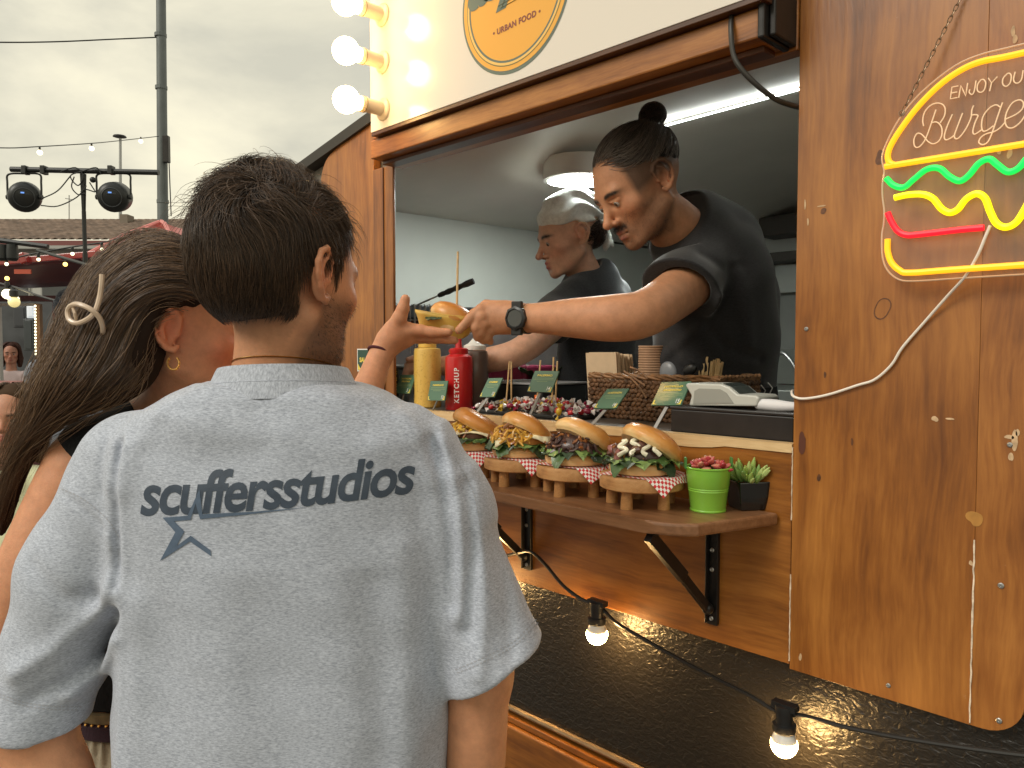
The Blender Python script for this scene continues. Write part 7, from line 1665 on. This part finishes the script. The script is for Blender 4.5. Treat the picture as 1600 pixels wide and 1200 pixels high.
# tiled house
DB = 24.0; k_ = DB / 1200
t, o = vt('house', 'long pale house with a brown tiled roof behind the red stall', 'house', 60, DB)
def rz(px, py, d=DB): return V(px, py, d)
xl, xr = V(-700, 500, DB)[0], V(640, 500, DB)[0]; ze = V(0, 377, DB)[2]; zr_ = V(0, 343, DB + 5.0)[2]
HW = plain('house_wall', (.50, .50, .47), .8, noise=.08, nscale=2); TILE = plain('roof_tile', (.155, .108, .078), .8, noise=.45, nscale=2.5); FAS = plain('red_fascia', (.17, .05, .045), .6); GUT = plain('gutter', (.36, .36, .34), .5)
MB().box2((xl, DB + .5, 0), (xr, DB + 9, ze - .05)).build('wall', HW, t, sub=o)
nx, nr = 420, 14; X = np.linspace(xl - .3, xr + .3, nx); rows = []
for j in range(nr):
    for e_ in (0, 1):
        s_ = (j + e_ * .98) / nr; rows.append(np.stack([X, np.full(nx, DB + 5.2 * s_), ze + (zr_ - ze) * s_ + .055 * np.abs(np.sin(X * math.pi / .26)) + .05 * (1 - e_)], 1))
rv = np.concatenate(rows) - o; nq = len(rows); ii = np.arange(nq - 1)[:, None] * nx + np.arange(nx - 1)[None]; Q_ = np.stack([ii, ii + 1, ii + nx + 1, ii + nx], -1).reshape(-1, 4)
rf = link_mesh('roof', np_mesh('roof', rv, Q_, False), TILE, t)
MB().box2((xl - .3, DB - .02, ze - .14), (xr + .3, DB + .1, ze + .02)).build('fascia', FAS, t, sub=o); MB().box2((xl - .3, DB - .12, ze - .24), (xr + .3, DB + .02, ze - .145)).build('gutter', GUT, t, sub=o)
c = V(197, 350, DB + 4.2); ch_ = MB().box2(c + (-.13, -.2, -.5), c + (.15, .3, .32)).build('chimney', plain('chimney', (.19, .155, .12), .8), rf, sub=o)
for px in (20, 92, 165): c = V(px, 470, DB + .48); w_ = MB().box2(c + (-.5, -.04, -.5), c + (.5, .02, .5)).build('window', plain('far_glass', (.05, .055, .06), .15) if px == 20 else bpy.data.materials['far_glass'], t, sub=o); MB().box2(c + (-.56, -.02, -.58), c + (.56, .01, .58)).build('frame', GUT, w_, sub=o)
m = MB(); m.tube([V(108, 345, DB + 5), V(108, 305, DB + 5)], .02, 5); m.tube([V(102, 310, DB + 5), V(114, 312, DB + 5)], .015, 5); m.build('aerial', GUT, t, sub=o)
# big pole, thin lamp post
DP = 14.0; t, o = vt('utility_pole', 'tall dark grey utility pole rising behind the red stall', 'pole', 254, DP); GP = plain('galvanised', (.125, .14, .14), .5, .3, noise=.15, nscale=3)
hw = V(0, 0, DP); m = MB(); a, b_ = V(254.5, 360, DP), V(249.5, -260, DP); a0_ = a + (a - b_) * (a[2] / (b_[2] - a[2])); m.tube([a0_, a, b_], [.115, .095, .075], 14); m.build('shaft', GP, t, smooth=True, sub=o)
for y in (55, 137, 315): m = MB(); c = V(250.2 + y * .013, y, DP); m.lathe([(.103, -.03), (.103, .03)], 14, c); m.build('joint_band', GP, t, sub=o)
m = MB(); c = V(261, 232, DP - .1); m.box2(c + (-.06, -.05, -.25), c + (.04, .05, .22)); m.tube([c + (.03, 0, -.2), c + (.05, 0, -1.2)], .012, 5); m.build('junction_box', DARK_METAL, t, bevel=.01, sub=o)
DL = 30.0; t, o = vt('street_lamp', 'thin grey street lamp with a flat round head beyond the roof', 'street lamp', 188, DL)
m = MB(); m.tube([(o[0], DL, 0), V(188, 216, DL)], [.09, .05], 8); m.build('post', plain('lamp_post_grey', (.36, .37, .36), .5), t, smooth=True, sub=o); m = MB(); m.lathe([(.02, .06), (.22, .05), (.25, .0), (.1, -.04)], 14, V(187, 214, DL)); m.build('lamp_head', DARK_METAL, t, smooth=True, sub=o)
def wire(pts, r, n): return MB().tube(smooth_path([Wd(*p) for p in pts], 6), r, 5)
tag(wire([(250, 58, 14), (180, 61, 13.5), (90, 65, 13), (0, 66, 12.5), (-120, 63, 12)], .012, 'w').build('overhead_wire', CABM, smooth=True), 'thin overhead wire running from the tall pole to the left', 'wire')
FB = plain('small_festoon_glow', (1, .95, .8), .4, emit=(1, .88, .55), estr=2.2)
def festoon(pts, bulbs, lab, d0, br=.030):
    P0 = Wd(*pts[0]); t = thing('festoon_string', lab, 'string lights', tuple(P0)); m = wire(pts, .007, 'f'); m.build('cable', CABM, t, smooth=True, sub=P0)
    for (x, y, d) in bulbs:
        c = Wd(x, y, d); MB().lathe([(.010, .0), (.013, -.01), (.013, -.04), (.009, -.045)], 8, c).build('lamp_holder', BLACK_PLASTIC, t, sub=P0); MB().ball(c + np.array((0, 0, -.045 - br * .8)), br, 10, 8).build('bulb', FB, t, smooth=True, sub=P0)
festoon([(248, 213, 13.8), (185, 220, 12), (143, 224, 11), (62, 229, 10), (0, 231, 9.5), (-120, 224, 9)], [(220, 214, 13), (143, 224, 11), (62, 229.5, 10)], 'string of small lit bulbs hung across the sky from the tall pole', 10, .034)
# T-bar with two stage lights
DT = 5.6; t, o = vt('light_stand', 'black T-bar stand holding two round stage lights', 'light stand', 133, DT); BM = plain('stand_black', (.016, .018, .018), .4, .2)
m = MB(); m.tube([(o[0], DT, 0), V(133, 396, DT)], .018, 8); m.tube([V(133, 396, DT), V(131, 330, DT)], .015, 8); m.tube([V(131, 335, DT), V(130, 272, DT)], [.013, .022], 8); m.build('mast', BM, t, smooth=True, sub=o)
for k in range(3): a = 2.1 * k + .3; MB().tube([(o[0], DT, .75), (o[0] + .5 * math.cos(a), DT + .5 * math.sin(a), .02)], .013, 6).build('leg', BM, t, smooth=True, sub=o)
m = MB(); m.tube([V(17, 264.5, DT), V(248, 269.5, DT)], .0195, 10); m.build('crossbar', BM, t, smooth=True, sub=o)
for (x0, x1) in ((36, 44), (66, 72), (170, 178)):
    c = V((x0 + x1) / 2, 266, DT); MB().box2(c + (-.016, -.03, -.03), c + (.016, .03, .03)).build('clamp', BM, t, bevel=.004, sub=o)
g = np.random.default_rng(3)
for q in (((95, 268), (118, 262), (130, 275), (122, 290), (110, 275), (128, 268), (150, 262), (158, 272)), ((110, 275), (90, 298), (66, 310)), ((135, 290), (120, 308), (90, 322), (64, 321)), ((116, 276), (112, 292), (122, 304), (132, 302)), ((140, 285), (150, 300), (158, 304)), ((126, 300), (134, 296), (148, 300))):
    MB().tube(smooth_path([V(x, y, DT - .03) for x, y in q], 5), .0045, 5).build('loose_cable', BM, t, smooth=True, sub=o)
MB().ball(V(145, 281, DT - .03), .021, 10, 8).build('knob', BM, t, smooth=True, sub=o)
for px, lb, yaw in ((38.5, 'left', 29), (178, 'right', 15)):
    c = V(px, 308, DT); u_, o2 = view_thing('stage_light', 'round black stage light on the %s end of the T-bar' % lb, 'stage light', c, 'stage lights on the T-bar'), c
    rot = np.array(Matrix.Rotation(R(yaw), 3, 'Z') @ Matrix.Rotation(R(-90 + 12), 3, 'X'))
    m = MB(); m.lathe([(.002, -.080), (.04, -.079), (.075, -.070), (.098, -.050), (.107, -.020), (.108, .02), (.108, .10), (.100, .104), (.098, .09), (.001, .088)], 28, rot=rot); m.build('housing', BM, u_, smooth=True)
    m = MB(); a = np.linspace(0, 2 * math.pi, 20, endpoint=False); m.tube([tuple(rot @ np.array((.066 * math.cos(x), .066 * math.sin(x), -.074))) for x in a], .004, 5, closed=True)
    for x in (-.02, .02): m.box(rot @ np.array((x, -.028, -.078)), (.022, .012, .008), rot)
    m.build('rear_panel', plain('panel_grey', (.05, .055, .058), .35) if lb == 'left' else bpy.data.materials['panel_grey'], u_, smooth=True)
    MB().box(rot @ np.array((-.008, -.034, -.081)), (.022, .010, .004), rot).build('display', plain('blue_display', (.1, .2, .5), .2, emit=(.20, .42, 1), estr=.7) if lb == 'left' else bpy.data.materials['blue_display'], u_)
    m = MB(); m.tube(smooth_path([(-.122, 0, .0), (-.122, 0, .10), (-.112, 0, .162), (0, 0, .168), (.112, 0, .162), (.122, 0, .10), (.122, 0, 0)], 5), .007, 6); m.build('yoke', BM, u_, smooth=True)
    for s in (-1, 1): MB().lathe([(.013, 0), (.018, .004), (.018, .020), (.010, .022)], 10, (s * .108, 0, 0), rot=np.array(Matrix.Rotation(R(90 * s), 3, 'Y'))).build('side_knob', BM, u_, smooth=True)
    c2 = np.array((0, 0, .178)); MB().box2(c2 + (-.012, -.02, -.012), c2 + (.012, .02, .02)).build('hook', BM, u_, bevel=.003)
# second, lower bar with lamps at the left edge
DQ = 6.2; t, o = vt('light_stand', 'lower black lighting bar jutting in over the red canopy', 'light stand', 0, DQ)
MB().tube([V(-160, 355, DQ), V(75, 385.5, DQ)], .020, 8).build('crossbar', BM, t, smooth=True, sub=o); MB().tube([(V(-40, 0, DQ)[0], DQ, 0), V(-40, 372, DQ)], .02, 8).build('mast', BM, t, smooth=True, sub=o)
for x in (4, 19): c = V(x, 392, DQ); MB().lathe([(.04, .05), (.045, .0), (.045, -.06), (.03, -.08)], 12, c).build('lamp_can', BM, t, smooth=True, sub=o)
# red stall
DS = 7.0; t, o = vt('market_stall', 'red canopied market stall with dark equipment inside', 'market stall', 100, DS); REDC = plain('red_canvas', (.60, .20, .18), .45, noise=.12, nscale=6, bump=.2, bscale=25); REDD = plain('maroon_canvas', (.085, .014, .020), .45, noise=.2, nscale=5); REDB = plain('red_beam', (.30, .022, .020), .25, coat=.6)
e0, e1 = V(-260, 424, DS), V(170, 394, DS); pk0 = V(252, 346, DS + .35); pk1 = V(330, 347, DS + 1.6); fr0 = V(420, 400, DS + .4); bk = V(-250, 372, DS + 2.6)
def quadm(p, n=12, sag=.0, seed=1):
    w = Wav(seed, 4, 8)
    def fn(u, v):
        q = (p[0] * (1 - u) + p[1] * u) * (1 - v) + (p[3] * (1 - u) + p[2] * u) * v; return q + np.array((0, 0, -sag * 4 * u * (1 - u) * v + .018 * w(*q) * (0 < u < 1)))
    return fn
m = MB(); m.sheet(quadm([e1, fr0, pk1, pk0], sag=.05), 14, 8); m.sheet(quadm([V(150, 396, DS), e1, pk0, pk0 + (-.02, 0, -.01)]), 6, 8)
m.add([V(128, 402, DS + .02), e1, pk0, V(246, 349, DS + .5)], [(0, 1, 2, 3)]); m.build('canopy', REDC, t, smooth=True, sub=o, recalc=False, solid=.012)
m = MB(); m.tube([V(126, 403, DS), V(190, 370, DS + .2), V(250, 347, DS + .34)], [.02, .026, .022], 8); m.tube([pk0, V(258, 350, DS + .2), V(270, 375, DS)], .02, 6); m.build('canopy_hem', REDC, t, smooth=True, sub=o)
m = MB(); m.bar(V(-260, 432, DS - .02), V(152, 397, DS - .02), .05, .055); m.build('front_beam', REDB, t, bevel=.006, sub=o)
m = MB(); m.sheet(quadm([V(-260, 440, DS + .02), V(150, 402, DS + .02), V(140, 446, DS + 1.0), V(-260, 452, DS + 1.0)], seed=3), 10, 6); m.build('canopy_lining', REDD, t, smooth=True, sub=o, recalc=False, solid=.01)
m = MB(); a, b_ = V(23, 421, DS - .06), V(49, 428, DS - .06); m.box2((a[0], DS - .07, b_[2]), (b_[0], DS - .055, a[2])); m.build('orange_label', plain('orange_label', (.45, .075, .035), .5), t, sub=o)
MB().bar(V(36, 396, DS - .05), V(42, 412, DS - .05), .10, .06).build('beam_bracket', REDB, t, bevel=.01, sub=o)
for px in (-4, 60): m = MB(); a, b_ = V(px, 475, DS + .9), V(px, 640, DS + .9); m.bar((a[0], a[1], 0), a, .05, .05); m.build('post', plain('pale_post', (.45, .44, .43), .5) if px < 0 else plain('brown_post', (.19, .10, .05), .6), t, sub=o)
m = MB(); a, b_ = V(-60, 462, DS + .95), V(200, 471, DS + .95); m.box2((a[0], DS + .93, b_[2]), (b_[0], DS + .99, a[2])); m.build('header_board', REDD, t, sub=o)
m = MB(); a, b_ = V(0, 474, DS + .9), V(56, 478, DS + .9); m.box2((a[0], DS + .88, b_[2]), (b_[0], DS + .93, a[2])); m.build('header_rail', GUT, t, sub=o)
MB().box2((V(-200, 0, DS + 2.4)[0], DS + 2.4, 0), (V(330, 0, DS + 2.4)[0], DS + 2.46, V(0, 462, DS + 2.4)[2])).build('back_wall', plain('stall_dark', (.060, .064, .068), .7, noise=.4, nscale=4), t, sub=o)
MB().box2((V(-300, 0, DS - .1)[0], DS - .2, V(0, 606, DS - .1)[2] - .75), (V(16, 0, DS - .1)[0], DS + .5, V(0, 606, DS - .1)[2])).build('counter', REDD, t, bevel=.01, sub=o); MB().box2((V(-300, 0, DS - .1)[0], DS - .24, V(0, 605.5, DS - .1)[2]), (V(17, 0, DS - .1)[0], DS + .5, V(0, 599, DS - .1)[2])).build('counter_top', plain('pale_red_top', (.50, .22, .20), .4), t, bevel=.005, sub=o)
m = MB()
for k in range(16): m.ball(V(55 + .05 * k, 478 + k * 5, DS + .84), .012, 6, 5)
m.build('light_strip', FB, t, smooth=True, sub=o)
def slab(px0, py0, px1, py1, d, th, name, mat, lab, cat): a, b_ = V(px0, py0, d), V(px1, py1, d); c = np.array(((a[0] + b_[0]) / 2, d, b_[2])); q = view_thing(name, lab, cat, c); MB().box2((a[0], d, b_[2]), (b_[0], d + th, a[2])).build('panel', mat, q, bevel=.006, sub=c); MB().box2((a[0] + .02, d - .006, b_[2] + .02), (b_[0] - .02, d, a[2] - .02)).build('face', mat, q, bevel=.003, sub=c); return q
slab(20, 478, 41, 512, DS + 1.6, .3, 'loudspeaker', plain('speaker_grey', (.055, .060, .066), .5), 'dark grey loudspeaker hung inside the red stall', 'loudspeaker'); slab(36, 498, 53, 548, DS + 1.5, .1, 'display_screen', plain('slate_screen', (.055, .068, .075), .3), 'tall slate grey screen standing inside the red stall', 'screen')
slab(41, 476, 54, 497, DS + 1.55, .05, 'notice_sheet', plain('white_sheet_glow', (.78, .80, .80), .6, emit=(.8, .9, 1), estr=.25), 'bright white sheet beside the loudspeaker in the stall', 'sheet')  # the sheet is no lamp; its brightness is added as a faint glow
slab(81, 471, 95, 500, DS + .9, .04, 'menu_board', plain('menu_maroon', (.14, .02, .028), .5), 'maroon menu board on the stall behind the hair clip', 'menu board')
# nearer festoon across the stall
festoon([(-80, 424, 4.4), (20, 448, 4.2), (60, 462, 4.1), (110, 476, 4.0), (170, 490, 3.9)], [(11, 440, 4.2), (21, 449, 4.2)], 'black festoon cable with glass bulbs strung in front of the stall', 4, .028)
c = Wd(22, 470, 3.9); GLS = plain('clear_bulb', (.8, .75, .5), .1, coat=.6, emit=(1, .8, .3), estr=.5); t = thing('festoon_lamp', 'single clear glass bulb under a black holder at the left', 'light bulb', tuple(c)); MB().lathe([(.012, .058), (.022, .05), (.022, .022), (.014, .018)], 12).build('lamp_holder', BLACK_PLASTIC, t, smooth=True); MB().ball((0, 0, -.006), .028, 14, 10).build('bulb', GLS, t, smooth=True)
c = Wd(123, 464, 4.0); t = thing('festoon_lamp', 'yellow glowing bulb just left of the hair clip', 'light bulb', tuple(c)); MB().lathe([(.012, .08), (.026, .07), (.026, .03), (.016, .016)], 12, (-.01, 0, 0)).build('lamp_holder', BLACK_PLASTIC, t, smooth=True); MB().ball((0, 0, 0), .019, 12, 10).build('bulb', plain('yellow_glow', (1, .8, .3), .4, emit=(1, .66, .16), estr=2.2), t, smooth=True)
festoon([(-60, 402, 6.6), (10, 404, 6.6), (60, 395, 6.6), (112, 386, 6.6), (165, 378, 6.6), (200, 368, 6.6)], [(10, 402, 6.6), (60, 395, 6.6), (113, 386, 6.6), (159, 379, 6.6)], 'string of lit bulbs above the red canopy beam', 6.6, .015)
for k, (x, y, lb) in enumerate(((102, 413, 'yellow bulb glowing under the dark canopy lining'), (11, 435, 'lower yellow bulb at the left edge below the canopy'))): tag(MB().ball(Wd(x, y, 6.75), .019, 12, 9).build('festoon_lamp', bpy.data.materials['yellow_glow'], smooth=True), lb, 'light bulb')
tag(MB().tube([Wd(58, 391, 5.0), Wd(150, 418, 4.6)], .010, 6).build('black_pole', BM, smooth=True), 'thin black pole slanting across the red canopy', 'pole')

# ------------------------------------------------------------------ people in the background
def figure(px, py, d, s, yaw, skin, hair_c, top_mat, lab, hair_len=.0, arms=None, res=.006, bot=None, fem=1, sh=.17):
    b0 = V(px, py, d); b0[2] = 0; t = view_thing('person', lab, 'person', b0); Hh = Head(V(px, py, d), yaw, -3, 0, s); c = Hh.c
    S = SDF(c + (-.36, -.40, -.75), c + (.36, .40, .17), res); Hh.build(S, fem=fem)
    S.cap(c + (0, -.0, -.06), c + (0, 0, -.2), .05, .055, .02); S.cap(c + (-sh + .04, 0, -.25), c + (sh - .04, 0, -.25), .05, k=.03); S.ell(c + (0, 0, -.42), (sh, .10, .22), k=.03)
    for a in (arms or [[(-sh, 0, -.26), (-sh - .03, .02, -.5), (-sh + .02, .10, -.70)], [(sh, 0, -.26), (sh + .03, .02, -.5), (sh - .02, .10, -.70)]]): S.chain([c + np.array(q) for q in a], [.045, .040, .030], .02)
    body_mesh(S, 'body', t, b0, lambda v: Hh.face_tint(v, skin, brows=1.2)); Hh.eyes(t, b0)
    S = SDF(c + (-.4, -.42, -.75), c + (.4, .42, -.1), .008); S.ell(c + (0, 0, -.42), (sh + .012, .115, .235), k=.03); S.cap(c + (-sh + .03, 0, -.255), c + (sh - .03, 0, -.255), .062, k=.03); S.cap(c + (0, 0, -.5), c + (0, 0, -.8), .14, .15, .04)
    for a in (arms or [[(-sh, 0, -.26), (-sh - .03, .02, -.46)], [(sh, 0, -.26), (sh + .03, .02, -.46)]]): S.cap(c + np.array(a[0]), c + np.array(a[0]) * .35 + np.array(a[1]) * .65, .060, .058, .03)
    S.field(lambda X, Y, Z: np.sqrt((X - c[0]) ** 2 + (Y - c[1]) ** 2 + ((Z - c[2] + .16) * 1.0) ** 2) - .07, k=.01, op='cut'); S.warp(lambda X, Y, Z: .004 * Wav(5, 30, 8)(X, Y, Z)); cloth(S, 'top', top_mat, t, b0)
    S = SDF(c - .2 - np.array((0, 0, hair_len)), c + .2, .006); Hh.ell(S, (0, -.014, .036), (.084, .106, .090), k=0)
    A_ = Hh.A
    def cut(X, Y, Z):
        dx, dy, dz = X - c[0], Y - c[1], Z - c[2]; y = dx * A_[0, 1] + dy * A_[1, 1] + dz * A_[2, 1]; z = dx * A_[0, 2] + dy * A_[1, 2] + dz * A_[2, 2]; return -((y - .035) * .86 - (z - .03) * .40)
    S.field(cut, k=.01, op='cut')
    if hair_len:
        for sx in (-1, 1): S.chain([Hh.p(sx * .07, -.03, .03), Hh.p(sx * .085, -.02, -.06), Hh.p(sx * .085, .01, -hair_len)], [.03, .032, .022], .02)
        S.chain([Hh.p(0, -.09, .03), Hh.p(0, -.10, -.06), Hh.p(0, -.09, -hair_len)], [.04, .05, .04], .03)
    S.warp(lambda X, Y, Z: .003 * Wav(9, 80, 10, (1, 1, .3))(X, Y, Z)); v, q = keep_largest(*S.mesh()); me = np_mesh('hair', v - b0, q); set_color(me, np.tile(hair_c, (len(v), 1))); hh = link_mesh('hair', me, HAIRCAP, t)
    if not hair_len:
        gq_ = np.random.default_rng(8); P, sh_ = flow_hair(Hh, (0, -.014, .036), (.0845, .1065, .0905), 2200, lambda p: (p[:, 1] - .035) * .86 - (p[:, 2] - .03) * .40 < 0, lambda p: np.stack([p[:, 0], p[:, 1] + .07, p[:, 2] * 0 - .06], 1) * 12, lambda p: np.full(len(p), .035), lambda p: np.full(len(p), .3), 6, 8, .3, .7, 50)
        strands('hair_strands', P.reshape(sh_) - b0, .0008, HAIR, hh, brown(sh_[0], gq_, np.array(hair_c), np.array(hair_c) * 4))['kind'] = 'stuff'
    if hair_len:
        gd = [[Hh.p(x * .4, .03 - abs(x) * .2, .125), Hh.p(x, .035, .075), Hh.p(x * 1.25, .02, .0), Hh.p(x * 1.3, .025, -.07), Hh.p(x * 1.25, .03, -hair_len)] for x in (-.085, -.07)] + [[Hh.p(x * .4, .0, .13), Hh.p(x, .0, .10), Hh.p(x * 1.2, -.04, .0), Hh.p(x * 1.2, -.05, -.07), Hh.p(x * 1.1, -.05, -hair_len)] for x in (-.08, -.03)] + [[Hh.p(0, -.03, .13), Hh.p(.0, -.10, .09), Hh.p(0, -.13, 0), Hh.p(0, -.13, -.08), Hh.p(0, -.12, -hair_len)]] + [[Hh.p(x * .4, .0, .13), Hh.p(x, .0, .10), Hh.p(x * 1.2, -.03, .0), Hh.p(x * 1.25, -.02, -.07), Hh.p(x * 1.2, .0, -hair_len)] for x in (.05, .08)] + [[Hh.p(x * .4, .03, .125), Hh.p(x, .035, .075), Hh.p(x * 1.25, .02, .0), Hh.p(x * 1.3, .025, -.07), Hh.p(x * 1.25, .03, -hair_len)] for x in (.085,)]
        P = sheet_hair([np.array(q_) for q_ in gd], 1400, 12, 91, .006, .004, 9); strands('hair_strands', P - b0, .0011, HAIR, hh, brown(1400, np.random.default_rng(2), np.array(hair_c), np.array(hair_c) * 4))['kind'] = 'stuff'
    legs(t, b0, (b0[0] - .08, d), (b0[0] + .08, d), max(.5, c[2] - .78), bot or DENIM, SHOE, (0, 1), .085); return t
figure(23, 650, 3.0, 1.0, 172, (.46, .23, .145), (.055, .032, .018), fabric('pale_yellow_cotton', (.52, .54, .34), (.66, .68, .46), 200, 200), 'girl with long brown hair at the left edge of the photo', .17, sh=.13)
figure(17, 552, 8.7, .98, 150, (.46, .23, .16), (.05, .022, .016), fabric('pale_pink_cotton', (.42, .33, .33), (.55, .44, .44), 200, 200), 'distant woman in a pale pink top inside the red stall', .14, arms=[[(-.17, 0, -.26), (-.20, -.05, -.48), (.0, -.24, -.42)], [(.17, 0, -.26), (.24, -.06, -.45), (.26, -.28, -.33)]])
figure(130, 494, 3.4, 1.0, 20, (.42, .21, .14), (.012, .014, .020), fabric('slate_cotton', (.12, .135, .165), (.20, .22, .26), 200, 300), 'person in a slate grey shirt standing behind the long haired woman', 0, fem=0, sh=.20)
